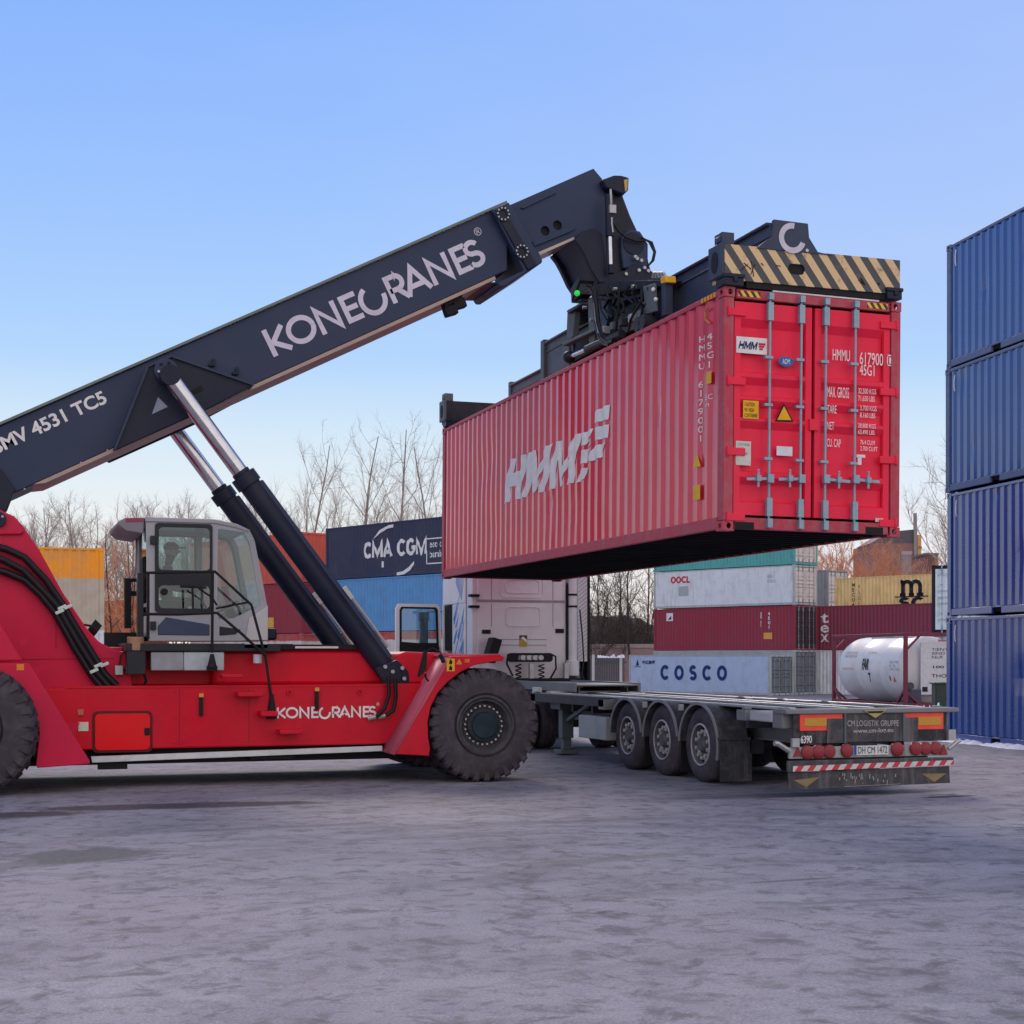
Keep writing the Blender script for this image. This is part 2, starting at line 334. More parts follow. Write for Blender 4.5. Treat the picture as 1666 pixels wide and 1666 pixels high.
# ------------------------------------------------------------------ ground
def sstep(a, b, x):
    t = max(0, min(1, (x - a) / (b - a))); return t * t * (3 - 2 * t)
def gz(x, y):
    xc = x * _c - y * _s; d = x * _s + y * _c
    return sstep(56, 84, d) * (0.20 + (-0.72 - 0.20) * sstep(-8, 9, xc))
def ground():
    m = MB(); xs = []; 
    def axis(lim_lo, lim_hi, fine_lo, fine_hi, st):
        a = []; v = lim_lo
        while v < fine_lo: a.append(v); v += max(st, (fine_lo - v) * .3)
        v = fine_lo
        while v < fine_hi: a.append(v); v += st
        while v < lim_hi: a.append(v); v += max(st, (v - fine_hi) * .45 + st)
        a.append(lim_hi); return a
    ax = axis(-1500, 1500, -60, 90, 3.0); ay = axis(-60, 3000, -10, 140, 3.0)
    for y in ay:
        for x in ax: m.v.append((x, y, gz(x, y)))
    n = len(ax)
    for j in range(len(ay) - 1):
        for i in range(n - 1): m.f.append((j * n + i, j * n + i + 1, (j + 1) * n + i + 1, (j + 1) * n + i))
    mt, nt, b = _mat('worn_asphalt'); N = nt.nodes; L = nt.links
    tc = N.new('ShaderNodeTexCoord')
    def mapped(rot, sc):
        mm = N.new('ShaderNodeMapping'); mm.inputs['Rotation'].default_value = (0, 0, rot); mm.inputs['Scale'].default_value = sc; L.new(tc.outputs['Object'], mm.inputs[0]); return mm.outputs[0]
    def noise(vec, sc, det=6, rg=.6, dist=0):
        n = N.new('ShaderNodeTexNoise'); n.inputs['Scale'].default_value = sc; n.inputs['Detail'].default_value = det; n.inputs['Roughness'].default_value = rg; n.inputs['Distortion'].default_value = dist
        L.new(vec, n.inputs['Vector']); return n.outputs['Fac']
    def rng(src, a, b_, lo=0, hi=1):
        r = N.new('ShaderNodeMapRange'); r.inputs['From Min'].default_value = a; r.inputs['From Max'].default_value = b_; r.inputs['To Min'].default_value = lo; r.inputs['To Max'].default_value = hi; L.new(src, r.inputs['Value']); return r.outputs[0]
    def mix(f, a, c, mode='MIX'):
        x = N.new('ShaderNodeMix'); x.data_type = 'RGBA'; x.blend_type = mode
        if isinstance(f, float): x.inputs[0].default_value = f
        else: L.new(f, x.inputs[0])
        for k, q in ((6, a), (7, c)):
            if isinstance(q, tuple): x.inputs[k].default_value = (*q, 1)
            else: L.new(q, x.inputs[k])
        return x.outputs[2]
    O = tc.outputs['Object']
    lanes = mapped(-YAW + .35, (.75, 1.0, 1))      # wear runs along the driving direction across the yard
    drag = mapped(-YAW - .5, (.6, 1.0, 1))
    c1 = mix(rng(noise(lanes, .55, 9, .68, .4), .36, .64), (.182, .176, .214), (.285, .278, .322))
    c2 = mix(rng(noise(drag, 1.5, 11, .74, .6), .44, .68, 0, .5), c1, (.345, .335, .375))
    c3 = mix(rng(noise(drag, 2.6, 11, .72, .8), .53, .74, 0, .3), c2, (.155, .15, .185))
    c4 = mix(rng(noise(lanes, 5.0, 8, .7), .66, .78, 0, .35), c3, (.13, .125, .15))
    warm = mix(rng(noise(O, .13, 3), .45, .7, 0, .5), c4, (.27, .225, .275))
    grain = noise(O, 55, 3, .7); agg = noise(O, 17, 4, .75)
    c5 = mix(rng(grain, .35, .65, .78, 1.16), (0, 0, 0), warm)  # aggregate speckle
    x = N.new('ShaderNodeMix'); x.data_type = 'RGBA'; x.blend_type = 'MULTIPLY'; x.inputs[0].default_value = 1
    g2 = N.new('ShaderNodeMapRange'); g2.inputs['From Min'].default_value = .3; g2.inputs['From Max'].default_value = .7; g2.inputs['To Min'].default_value = .66; g2.inputs['To Max'].default_value = 1.28; L.new(grain, g2.inputs['Value'])
    g3 = N.new('ShaderNodeMapRange'); g3.inputs['From Min'].default_value = .3; g3.inputs['From Max'].default_value = .7; g3.inputs['To Min'].default_value = .84; g3.inputs['To Max'].default_value = 1.12; L.new(agg, g3.inputs['Value'])
    gm = N.new('ShaderNodeMath'); gm.operation = 'MULTIPLY'; L.new(g2.outputs[0], gm.inputs[0]); L.new(g3.outputs[0], gm.inputs[1])
    L.new(warm, x.inputs[6]); L.new(gm.outputs[0], x.inputs[7]); col = x.outputs[2]
    # oil stains, dark scrapes and other dark patches with a place of their own
    def blot(cx, cy, rx, ry, rot, colr, strength, wob=.55, sc=2.2):
        nonlocal col
        mm = N.new('ShaderNodeMapping'); mm.vector_type = 'TEXTURE'; mm.inputs['Location'].default_value = (cx, cy, 0); mm.inputs['Rotation'].default_value = (0, 0, rot); mm.inputs['Scale'].default_value = (rx, ry, 1)
        L.new(O, mm.inputs[0]); g = N.new('ShaderNodeTexGradient'); g.gradient_type = 'SPHERICAL'; L.new(mm.outputs[0], g.inputs[0])
        nn = noise(O, sc, 8, .7, .5); ad = N.new('ShaderNodeMath'); ad.operation = 'MULTIPLY_ADD'; L.new(nn, ad.inputs[0]); ad.inputs[1].default_value = wob; L.new(g.outputs['Fac'], ad.inputs[2])
        col = mix(rng(ad.outputs[0], wob * .5 + .04, wob * .5 + .30, 0, strength), col, colr)
    blot(*GP(138, 1392), .75, .62, .5, (.085, .092, .095), .85, 1.25, 2.6); blot(*GP(60, 1405), .6, .3, .3, (.11, .115, .12), .6, 1.2, 3.0)
    blot(*GP(290, 1311), 2.1, .42, -.05, (.05, .045, .055), .9, 1.1, 3.2)
    blot(*GP(15, 1326), 1.0, .40, 0, (.05, .045, .05), .9, 1.0, 3.0)
    blot(*GP(450, 1346), 1.3, .16, .05, (.12, .12, .14), .6)
    blot(*GP(1330, 1292), 2.6, .35, .0, (.08, .08, .10), .7)  # dark band on the ground along the trailer's rear end
    blot(*GP(1545, 1296), .5, .10, .1, (.03, .03, .04), .95)
    blot(*GP(1290, 1432), .55, .05, .05, (.09, .085, .11), .7)
    blot(*GP(960, 1400), 1.2, .14, .1, (.14, .14, .13), .5)
    blot(*GP(1420, 1465), .8, .08, -.05, (.12, .11, .14), .55)
    for px_, py_, rx_, ry_, ro_, st_ in ((420, 1375, 4.2, .20, .10, .40), (640, 1352, 3.6, .16, .12, .40), (980, 1335, 4.0, .18, -.05, .45), (1210, 1345, 3.2, .16, -.35, .4), (360, 1540, 1.9, .10, .55, .3), (700, 1440, 2.6, .14, .45, .35), (1480, 1400, 2.4, .14, -.25, .4), (1080, 1560, 1.7, .09, .3, .3), (1560, 1260, 3.4, .2, -.2, .5), (1400, 1330, 3.0, .2, .15, .4), (250, 1430, 1.8, .16, -.6, .35)):
        blot(*GP(px_, py_), rx_, ry_, ro_, (.12, .115, .14), st_ * .75, .7, 3.0)
    vo = N.new('ShaderNodeTexVoronoi'); vo.feature = 'DISTANCE_TO_EDGE'; vo.inputs['Scale'].default_value = .16; vo.inputs['Randomness'].default_value = 1
    wv = N.new('ShaderNodeVectorMath'); wv.operation = 'ADD'; nv = N.new('ShaderNodeTexNoise'); nv.inputs['Scale'].default_value = 1.1; nv.inputs['Detail'].default_value = 5; L.new(O, nv.inputs['Vector']); ns_ = N.new('ShaderNodeVectorMath'); ns_.operation = 'SCALE'; ns_.inputs['Scale'].default_value = 1.6; L.new(nv.outputs['Color'], ns_.inputs[0]); L.new(O, wv.inputs[0]); L.new(ns_.outputs[0], wv.inputs[1]); L.new(wv.outputs[0], vo.inputs['Vector'])
    ck = rng(vo.outputs['Distance'], .0, .0035, .65, 0); brk = rng(noise(O, .35, 3), .47, .56, 0, 1); cm = N.new('ShaderNodeMath'); cm.operation = 'MULTIPLY'; L.new(ck, cm.inputs[0]); L.new(brk, cm.inputs[1])
    col = mix(cm.outputs[0], col, (.05, .048, .055))
    col = mix(rng(noise(O, 11, 6, .8), .67, .72, 0, .45), col, (.05, .048, .06))       # grit and small dark spots
    col = mix(rng(noise(O, 18, 5, .8), .67, .72, 0, .45), col, (.50, .48, .52))        # pale chips
    L.new(col, b.inputs['Base Color'])
    L.new(rng(agg, .3, .7, .55, .85), b.inputs['Roughness']); b.inputs['Specular IOR Level'].default_value = .10
    bp = N.new('ShaderNodeBump'); bp.inputs['Strength'].default_value = .45; bp.inputs['Distance'].default_value = .012
    hb = N.new('ShaderNodeMath'); hb.operation = 'ADD'; L.new(grain, hb.inputs[0]); L.new(agg, hb.inputs[1]); L.new(hb.outputs[0], bp.inputs['Height']); L.new(bp.outputs[0], b.inputs['Normal'])
    o = obj('asphalt_ground', m, mt, kind='structure', smooth=60)
    return o
def GP(px, py):
    d = ray(px, py); t = -EYE / d.z; return (t * d.x, t * d.y)
ground()

# ------------------------------------------------------------------ shipping containers
PITCH, CA, CB = .278, .072, .068          # corrugation pitch, flat, slope
CDEP = .036
def cdepth(t):
    u = t % PITCH
    if u < CA: return 0.0
    if u < CA + CB: return CDEP * (u - CA) / CB
    if u < 2 * CA + CB: return CDEP
    return CDEP * (1 - (u - 2 * CA - CB) / (PITCH - 2 * CA - CB))
def folds(t0, t1):
    r = [t0]; k = math.floor(t0 / PITCH) - 1
    while True:
        for q in (0, CA, CA + CB, 2 * CA + CB):
            v = k * PITCH + q
            if t0 + 1e-4 < v < t1 - 1e-4: r.append(v)
        if k * PITCH > t1: break
        k += 1
    return r + [t1]
from mathutils import noise as mnoise
def dent_fn(seed):
    rnd = random.Random(seed); ds = [(rnd.uniform(-5.5, 5.5), rnd.uniform(.5, 2.4), rnd.uniform(.15, .45), rnd.uniform(.012, .030)) for _ in range(7)]
    def f(t, z):
        d = .007 * mnoise.noise(Vector((t * .9 + seed, z * .8, seed * 3.1)))
        for a, b, r, k in ds:
            q = ((t - a) ** 2 + (z - b) ** 2) / (r * r)
            if q < 4: d += k * math.exp(-q * 1.6)
        return d
    return f
def corr_wall_dented(t0, t1, z0, z1, M, f, rows=14):
    ts = folds(t0, t1); m = MB(); n = len(ts); zs = [z0 + (z1 - z0) * k / rows for k in range(rows + 1)]
    m.add([(t, cdepth(t) + f(t, z) * math.sin(math.pi * (z - z0) / (z1 - z0)) ** .5, z) for z in zs for t in ts], [(k * n + i, k * n + i + 1, (k + 1) * n + i + 1, (k + 1) * n + i) for k in range(rows) for i in range(n - 1)])
    return m.xf(M)
def corr_wall(t0, t1, z0, z1, M):
    """corrugated sheet in local (t, depth, z) mapped by M; inner face too"""
    ts = folds(t0, t1); m = MB(); n = len(ts)
    vs = [(t, cdepth(t), z) for z in (z0, z1) for t in ts]
    m.add(vs, [(i, i + 1, n + i + 1, n + i) for i in range(n - 1)])
    return m.xf(M)
def SIDE(side, W):
    """frame of a long wall: t along the wall to the viewer's right, depth inward, z up"""
    if side < 0: return Matrix(((1, 0, 0, 0), (0, 1, 0, -W / 2 + .012), (0, 0, 1, 0), (0, 0, 0, 1)))
    return Matrix(((-1, 0, 0, 0), (0, -1, 0, W / 2 - .012), (0, 0, 1, 0), (0, 0, 0, 1)))
def ENDM(sgn, L):
    if sgn > 0: return Matrix(((0, -1, 0, L / 2 - .03), (1, 0, 0, 0), (0, 0, 1, 0), (0, 0, 0, 1)))
    return Matrix(((0, 1, 0, -L / 2 + .03), (-1, 0, 0, 0), (0, 0, 1, 0), (0, 0, 0, 1)))
def on_corr(me, t0, z0, wd_, ht, M, lift=.004, flat=False, up=False, dent=None):
    """drape a unit-box mesh over a corrugated wall"""
    if up:   # reads downwards
        me.transform(Matrix(((0, 1, 0, t0), (0, 0, 1, 0), (-1, 0, 0, z0), (0, 0, 0, 1))) @ Matrix.Diagonal((ht, wd_, 1, 1)))
    else:
        me.transform(Matrix(((1, 0, 0, t0), (0, 0, 1, 0), (0, 1, 0, z0), (0, 0, 0, 1))) @ Matrix.Diagonal((wd_, ht, 1, 1)))
    bm = bmesh.new(); bm.from_mesh(me)
    if not flat:
        for t in folds(t0 - .02, t0 + wd_ + .02)[1:-1]:
            bmesh.ops.bisect_plane(bm, geom=bm.verts[:] + bm.edges[:] + bm.faces[:], plane_co=(t, 0, 0), plane_no=(1, 0, 0))
    if dent:
        for k in range(1, 6): bmesh.ops.bisect_plane(bm, geom=bm.verts[:] + bm.edges[:] + bm.faces[:], plane_co=(0, 0, z0 + ht * k / 6), plane_no=(0, 0, 1))
    for v in bm.verts: v.co.y = (0 if flat else cdepth(v.co.x)) - lift + (dent(v.co.x, v.co.z) if dent else 0)
    bm.to_mesh(me); bm.free(); me.transform(M); return me

CAST = {}
def casting(m, L, W, H, sx, sy, sz, open_=True):
    """ISO corner casting at one corner, slotted faces outward"""
    a, b, h = .178, .162, .118
    x1 = sx * (L / 2 + .004); y1 = sy * (W / 2 + .004); z1 = H + .004 if sz > 0 else -.004
    x0 = x1 - sx * a; y0 = y1 - sy * b; z0 = z1 - (h if sz > 0 else -h)
    lx, hx = sorted((x0, x1)); ly, hy = sorted((y0, y1)); lz, hz = sorted((z0, z1))
    if not open_: return m.box(lx, hx, ly, hy, lz, hz)
    t = .022
    # side face with slot (normal +-y)
    me = plate([[(lx, lz), (hx, lz), (hx, hz), (lx, hz)]], [circ((lx + hx) / 2, (lz + hz) / 2, .040, 16, .032)], t)
    me.transform(Matrix.Translation((0, ly + t if sy < 0 else hy, 0)) @ XZ); m.mesh(me)
    me = plate([[(ly + t, lz), (hy - t, lz), (hy - t, hz), (ly + t, hz)]], [circ((ly + hy) / 2, (lz + hz) / 2, .032, 16, .036)], t)
    Mx = Matrix(((0, 0, 1, (hx - t) if sx > 0 else lx), (1, 0, 0, 0), (0, 1, 0, 0), (0, 0, 0, 1)))
    me.transform(Mx); m.mesh(me)
    ix0, ix1 = (lx, hx - t) if sx > 0 else (lx + t, hx)
    iy0, iy1 = (ly + t, hy) if sy < 0 else (ly, hy - t)
    zz = hz - t if sz > 0 else lz
    m.box(ix0, ix1, iy0, iy1, zz, zz + t)
    # inner back walls close the pocket
    if sx > 0: m.box(lx, lx + t, iy0, iy1, lz, hz)
    else: m.box(hx - t, hx, iy0, iy1, lz, hz)
    if sy < 0: m.box(ix0 + t, ix1 - t, hy - t, hy, lz, hz)
    else: m.box(ix0 + t, ix1 - t, ly, ly + t, lz, hz)
    return m

DOORPROF = [(0, 0), (.06, 0), (.10, 1), (.315, 1), (.325, 0), (.345, 0), (.38, 1), (.43, 1), (.44, 0), (.455, 0), (.49, 1), (.535, 1), (.545, 0), (.56, 0), (.595, 1), (.80, 1), (.81, 0), (.835, 0), (.87, 1), (.95, 1), (.96, 0), (1, 0)]
def door_leaf(L, y0, y1, z0, z1, dep=.056):
    m = MB(); x = L / 2 - .018; b = .085
    m.box(x - .06, x, y0, y0 + b, z0, z1); m.box(x - .05, x, y1 - b, y1, z0, z1)
    m.box(x - .05, x, y0 + b, y1 - b, z1 - .05, z1); m.box(x - .05, x, y0 + b, y1 - b, z0, z0 + .05)
    zt, zb = z1 - .05, z0 + .05; P = [(x - .001 - d * dep, zt - f * (zt - zb)) for f, d in DOORPROF]
    n = len(P); ya, yb = y0 + b, y1 - b
    m.add([(p[0], ya, p[1]) for p in P] + [(p[0], yb, p[1]) for p in P], [(i, i + 1, n + i + 1, n + i) for i in range(n - 1)])
    return m
def lock_bar(L, y, z0, z1, hero):
    m = MB(); x = L / 2 + .022; m.cyl((x, y, z0 - .09), (x, y, z1 + .07), .016, n=8)
    for zc, hh in ((z0 + .12, .11), (z1 - .12, .11)): m.box(x - .03, x + .028, y - .036, y + .036, zc - hh, zc + hh)
    m.box(x - .035, x + .045, y - .032, y + .032, z0 - .13, z0 - .02); m.box(x - .035, x + .045, y - .032, y + .032, z1 + .02, z1 + .10)
    for f in (.27, .52, .74): zc = z0 + (z1 - z0) * f; m.box(x - .03, x + .028, y - .075, y + .03, zc - .016, zc + .016)
    return m
def lock_handle(L, y, z, dr):
    m = MB(); x = L / 2 + .05
    m.bar((x, y, z), (x + .02, y + dr * .52, z - .02), .014, .034)
    m.box(x - .03, x + .03, y - .04, y + .04, z - .05, z + .05)
    m.box(x - .05, x + .045, y + dr * .27 - .028, y + dr * .27 + .028, z - .04, z + .03); m.cyl((x + .02, y + dr * .27, z - .11), (x + .02, y + dr * .27, z + .09), .014, n=6)
    m.ball((x + .02, y + dr * .27, z + .09), .018, 5)
    return m

HC, STD = 2.896, 2.591
def container(label, L, H, loc, rz, mat, group=None, doors='bars', smooth_sides=False, castings=False, door_mat=None, frame_mat=None, name='shipping_container', cat='container', pockets=False, gate_only=False):
    W = 2.438; r = thing(name, label, cat, loc, rz, group, local=True)
    fm = frame_mat or mat; dm = door_mat or mat
    f = MB(); px, py = .15, .13
    for sx in (-1, 1):
        for sy in (-1, 1):
            xa = sx * (L / 2) ; ya = sy * (W / 2)
            f.box(min(xa, xa - sx * px), max(xa, xa - sx * px), min(ya, ya - sy * py), max(ya, ya - sy * py), .12, H - .12)
    for sy in (-1, 1):
        ya = sy * W / 2; lo, hi = min(ya, ya - sy * .06), max(ya, ya - sy * .06)
        f.box(-L / 2 + .18, L / 2 - .18, lo, hi, H - .075, H - .012)
        if pockets:
            segs = [(-L / 2 + .18, -1.03 - .18), (-1.03 + .18, 1.03 - .18), (1.03 + .18, L / 2 - .18)]
            for a_, b_ in segs: f.box(a_, b_, lo, hi, .02, .16)
            for c_ in (-1.03, 1.03): f.box(c_ - .18, c_ + .18, lo, hi, .135, .16)
        else: f.box(-L / 2 + .18, L / 2 - .18, lo, hi, .02, .17)
    for sx in (-1, 1):
        xa = sx * L / 2; lo, hi = min(xa, xa - sx * .07), max(xa, xa - sx * .07)
        f.box(lo, hi, -W / 2 + .162, W / 2 - .162, H - .125, H - .012); f.box(lo, hi, -W / 2 + .162, W / 2 - .162, .02, .16)
    fr = obj('frame', f, fm, r, bevel=.008 if castings else 0)
    for sx in (-1, 1):
        for sy in (-1, 1):
            for sz in (-1, 1): obj('corner_casting', casting(MB(), L, W, H, sx, sy, sz, castings), fm, fr)
    for sd in (-1, 1):
        if smooth_sides:
            q = MB(); y = sd * (W / 2 - .02); q.box(-L / 2 + .16, L / 2 - .16, min(y, y - sd * .04), max(y, y - sd * .04), .17, H - .075)
        elif castings: q = corr_wall_dented(-L / 2 + .14, L / 2 - .14, .17, H - .07, SIDE(sd, W), dent_fn(int(abs(loc[2]) * 7) + sd))
        else: q = corr_wall(-L / 2 + .14, L / 2 - .14, .17, H - .07, SIDE(sd, W))
        obj('side_panel', q, mat, r, smooth=0)
    obj('end_wall', corr_wall(-W / 2 + .12, W / 2 - .12, .16, H - .12, ENDM(-1, L)), mat, r, smooth=0)
    rf = MB(); rf.box(-L / 2 + .05, L / 2 - .05, -W / 2 + .055, W / 2 - .055, H - .05, H - .018); obj('roof', rf, mat, r)
    fl = MB(); fl.box(-L / 2 + .07, L / 2 - .07, -W / 2 + .06, W / 2 - .06, .06, .15)
    for i in range(int(L / .3)): x = -L / 2 + .25 + i * .3; fl.box(x - .022, x + .022, -W / 2 + .06, W / 2 - .06, .03, .06)
    obj('underframe', fl, UNDER, r)
    z0, z1 = .175, H - .14
    bk = MB(); bk.box(L / 2 - .145, L / 2 - .105, -W / 2 + .13, W / 2 - .13, .15, H - .12); obj('door_seal', bk, BLACK, r)
    for sd in (-1, 1):
        ya, yb = (-1.075, -.022) if sd < 0 else (.022, 1.075)
        d = obj('door', door_leaf(L, ya, yb, z0 + .02, z1 - .02), dm, r, smooth=0)
        if doors:
            bars = (-.80, -.335) if sd < 0 else (.335, .80)
            for yy in bars: obj('locking_bar', lock_bar(L, yy, z0, z1, castings), LOCKST, d)
    return r
UNDER = paint('bitumen_underseal', (.010, .010, .012), .8, (.03, .03, .03), .3)
def stroke(m, pts, wd2, z=0.0):
    """flat ribbon of constant width with mitred corners"""
    P = [Vector((p[0], p[1])) for p in pts]; n = len(P); vs = []
    for k in range(n):
        d0 = (P[k] - P[k - 1]).normalized() if k else (P[1] - P[0]).normalized(); d1 = (P[k + 1] - P[k]).normalized() if k < n - 1 else d0
        t = (d0 + d1).normalized(); nn = Vector((-t.y, t.x)); c = max(.45, nn.dot(Vector((-d0.y, d0.x)))); nn = nn * (wd2 / c); vs += [(P[k].x + nn.x, P[k].y + nn.y, z), (P[k].x - nn.x, P[k].y - nn.y, z)]
    m.add(vs, [(2 * k, 2 * k + 2, 2 * k + 3, 2 * k + 1) for k in range(n - 1)])
def arc(cx, cy, rx, ry, a0, a1, n=16): return [(cx + rx * math.cos(R(a0 + (a1 - a0) * k / n)), cy + ry * math.sin(R(a0 + (a1 - a0) * k / n))) for k in range(n + 1)]
GLY = {'K': [[(.12, 0), (.12, 1)], [(.88, .93), (.22, .44)], [(.26, .47), (.90, .04)]], 'O': [arc(.5, .5, .40, .415, 0, 360, 32)], 'N': [[(.10, 0), (.10, .93), (.90, .07), (.90, 1)]],
       'm': [[(.13, 0), (.13, 1)], [(.02, .93), (.13, .93)], arc(.315, .60, .185, .32, 180, 0, 12) + [(.50, 0)], arc(.685, .60, .185, .32, 180, 0, 12) + [(.87, 0)], [(0, .04), (.26, .04)], [(.38, .04), (.62, .04)], [(.74, .04), (1, .04)]], 'C': [arc(.55, .5, .44, .42, 42, 318, 24)], 'G': [arc(.52, .5, .42, .42, 42, 345, 24) + [(.93, .46), (.60, .46)]], 'L': [[(.12, 1), (.12, .08), (.95, .08)]], 'E': [[(.95, .92), (.13, .92), (.13, .08), (.95, .08)], [(.13, .5), (.86, .5)]], 'R': [[(.12, 0), (.12, .92), (.52, .92)] + arc(.52, .68, .30, .24, 90, -90, 10) + [(.12, .44)], [(.48, .44), (.88, .02)]],
       'A': [[(.06, 0), (.5, .95), (.94, 0)], [(.22, .30), (.78, .30)]], 'S': [arc(.5, .71, .33, .21, 25, 250, 16) + arc(.5, .285, .36, .215, 80, -155, 16)],
       'H': [[(.10, 0), (.10, 1)], [(.90, 0), (.90, 1)], [(.10, .5), (.90, .5)]], 'M': [[(.08, 0), (.08, .92), (.5, .12), (.92, .92), (.92, 0)]]}
def glyph(m, ch, x0, w_, h_, sw):
    """letter drawn with strokes of width sw into a box x0..x0+w_, 0..h_"""
    for i, g in enumerate(GLY[ch]): stroke(m, [(x0 + p[0] * w_, p[1] * h_) for p in g], sw / 2, i * .0006)

def stroke_word(s_, sw=.2, gap=.16, shear=0, widths={}):
    """word of stroke letters scaled to a unit box"""
    m = MB(); x = 0; W0 = {'M': 1.05, 'O': .86, 'C': .80, 'G': .84, 'S': .66, 'L': .58, 'A': .86, ' ': .35}
    for ch in s_:
        w_ = widths.get(ch, W0.get(ch, .75))
        if ch != ' ': glyph(m, ch, x, w_, 1.0, sw)
        x += w_ + gap
    x -= gap
    me = bpy.data.meshes.new('word'); me.from_pydata([((v[0] + shear * v[1]) / (x + shear), v[1], v[2]) for v in m.v], [], m.f); me.update(); return me
def mark_word(root, s_, t0, z0, w_, h_, mat, side=-1, flat=False, lift=None, **k):
    obj('lettering', on_corr(stroke_word(s_, **k), t0, z0, w_, h_, SIDE(side, 2.438), lift or .012, flat), mat, root, smooth=0)
# ------------------------------------------------------------------ red container held by the spreader
CX0, CY0, CZ0 = 8.28, 16.63, 3.275       # near lower left corner
RH = 2.92
HRED = paint('weathered_red_container', (.66, .022, .062), .30, (.44, .025, .07), .40, scale=.8, streak=.32, rust=.06, bump=.003, chalk=.1, spec=.4, coat=.7, cior=1.5)
HDOOR = paint('red_container_door', (.84, .022, .070), .38, (.58, .03, .07), .42, scale=.9, streak=.25, rust=.05, bump=.006, chalk=.1)
HPOST = paint('scuffed_corner_post', (.46, .05, .085), .5, (.34, .18, .19), .75, scale=3.2, streak=.5, rust=.25, bump=.02)
ccx, ccy = CX0 + 1.219, CY0 + 6.096
box = container('long red shipping container with HMM on its side, hanging from the crane spreader', 12.192, RH, (ccx, ccy, CZ0), R(-90), HRED, doors=False, castings=True, door_mat=HDOOR, frame_mat=HPOST)
box.rotation_euler = (-.008, 0, R(-90))
M_ = SIDE(-1, 2.438); HD0 = dent_fn(int(abs(CZ0) * 7) - 1)
HD = lambda t, z: HD0(t, z) * max(0, math.sin(math.pi * (z - .17) / (RH - .24))) ** .5
def ht(px, py):
    y, z = atx(px, py, CX0); return (ccy - y, z - CZ0)
def hd(px, py):
    x, z = at(px, py, CY0 - .01); return (x - ccx, z - CZ0)
# white logo on the corrugated side
bl, br, tl = ht(816, 820), ht(936, 785.5), ht(824.7, 749.5)
def hmm_mesh(sw=.21, shear=.30, bar=.32):
    m = MB(); x = 0
    for k, (ch, w_) in enumerate((('H', 1.0), ('M', 1.22), ('M', 1.22))):
        h = sw / 2; 
        def leg(a, b, z): m.add([(x + a[0] - h, a[1], z), (x + a[0] + h, a[1], z), (x + b[0] + h, b[1], z), (x + b[0] - h, b[1], z)], [(0, 1, 2, 3)])
        leg((h, 0), (h, 1), 0); leg((w_ - h, 0), (w_ - h, 1), 0)
        if ch == 'H': m.add([(x + sw, .5 - bar / 2, 0), (x + w_ - sw, .5 - bar / 2, 0), (x + w_ - sw, .5 + bar / 2, 0), (x + sw, .5 + bar / 2, 0)], [(0, 1, 2, 3)])
        else:
            c = w_ / 2; m.add([(x + sw, 1, 0), (x + c, .42, 0), (x + w_ - sw, 1, 0), (x + w_ - sw, .60, 0), (x + c + .02, 0, 0), (x + c - .02, 0, 0), (x + sw, .60, 0)], [(0, 1, 5, 6), (1, 2, 3, 4), (1, 4, 5)])
        x += w_ + .10
    x -= .10
    m.v = [((v[0] + shear * v[1]) / (x + shear), v[1], v[2]) for v in m.v]; me = bpy.data.meshes.new('hmm'); me.from_pydata(m.v, [], m.f); me.update(); return me
t_ = hmm_mesh(.33, .36)
obj('logo_lettering', on_corr(t_, bl[0], bl[1], (br[0] - bl[0]) * 1.04, tl[1] - bl[1], M_, .008, dent=HD), WHITE, box, smooth=0)
m = MB()
for pl in ([(1265, 215), (1435, 128), (1418, 300), (1262, 342)], [(1265, 395), (1425, 355), (1416, 505), (1268, 540)], [(1268, 600), (1405, 562), (1360, 722), (1195, 790), (1205, 745)],
           [(1130, 465), (1255, 400), (1240, 480), (1170, 590), (1112, 600)], [(1115, 655), (1180, 640), (1250, 560), (1200, 640), (1185, 790), (1105, 805)], [(1112, 858), (1195, 845), (1165, 975), (1085, 1012)]):
    q = [ht(780 + a * .14406, 640 + b * .14406) for a, b in pl]
    bm_ = bmesh.new(); vs_ = [bm_.verts.new((a, 0, b)) for a, b in q]; bm_.faces.new(vs_)
    for t in folds(min(a for a, b in q) - .02, max(a for a, b in q) + .02)[1:-1]:
        bmesh.ops.bisect_plane(bm_, geom=bm_.verts[:] + bm_.edges[:] + bm_.faces[:], plane_co=(t, 0, 0), plane_no=(1, 0, 0))
    me = bpy.data.meshes.new('flag')
    for v in bm_.verts: v.co.y = cdepth(v.co.x) - .009 + HD(v.co.x, v.co.z)
    bm_.to_mesh(me); bm_.free(); me.transform(M_); m.mesh(me)
obj('flag_emblem', m, WHITE, box, smooth=0)
def side_mark(s, x0, y0, x1, y1, name='lettering', mat=WHITE, bold=0):
    a, b = ht(x0, y1), ht(x1, y0); me, _ = text_mesh(s, bold)
    obj(name, on_corr(me, a[0], a[1], b[0] - a[0], b[1] - a[1], M_, .006, dent=HD), mat, box, smooth=0)
side_mark('H\nM\nM\nU\n\n6\n1\n7\n9\n0\n0\n1', 1133, 546, 1139.5, 720)
side_mark('4\n5\nG\n1', 1147.5, 541, 1154, 600)
for x0, y0, x1, y1 in ((1146.5, 604, 1154.5, 627), (1126.5, 789, 1137.5, 816)):
    a, b = ht(x0, y1), ht(x1, y0); obj('warning_sticker', MB().box(a[0], b[0], -.006, -.002, a[1], b[1]).xf(M_), YEL, box, smooth=0)
a, b, c = ht(1125.5, 762), ht(1138, 760), ht(1132, 738); obj('warning_sticker', MB().prism([a, b, c], -.006, -.002).xf(M_), YEL, box, smooth=0)
side_mark('EC\nm', 1145.5, 641, 1153, 664)
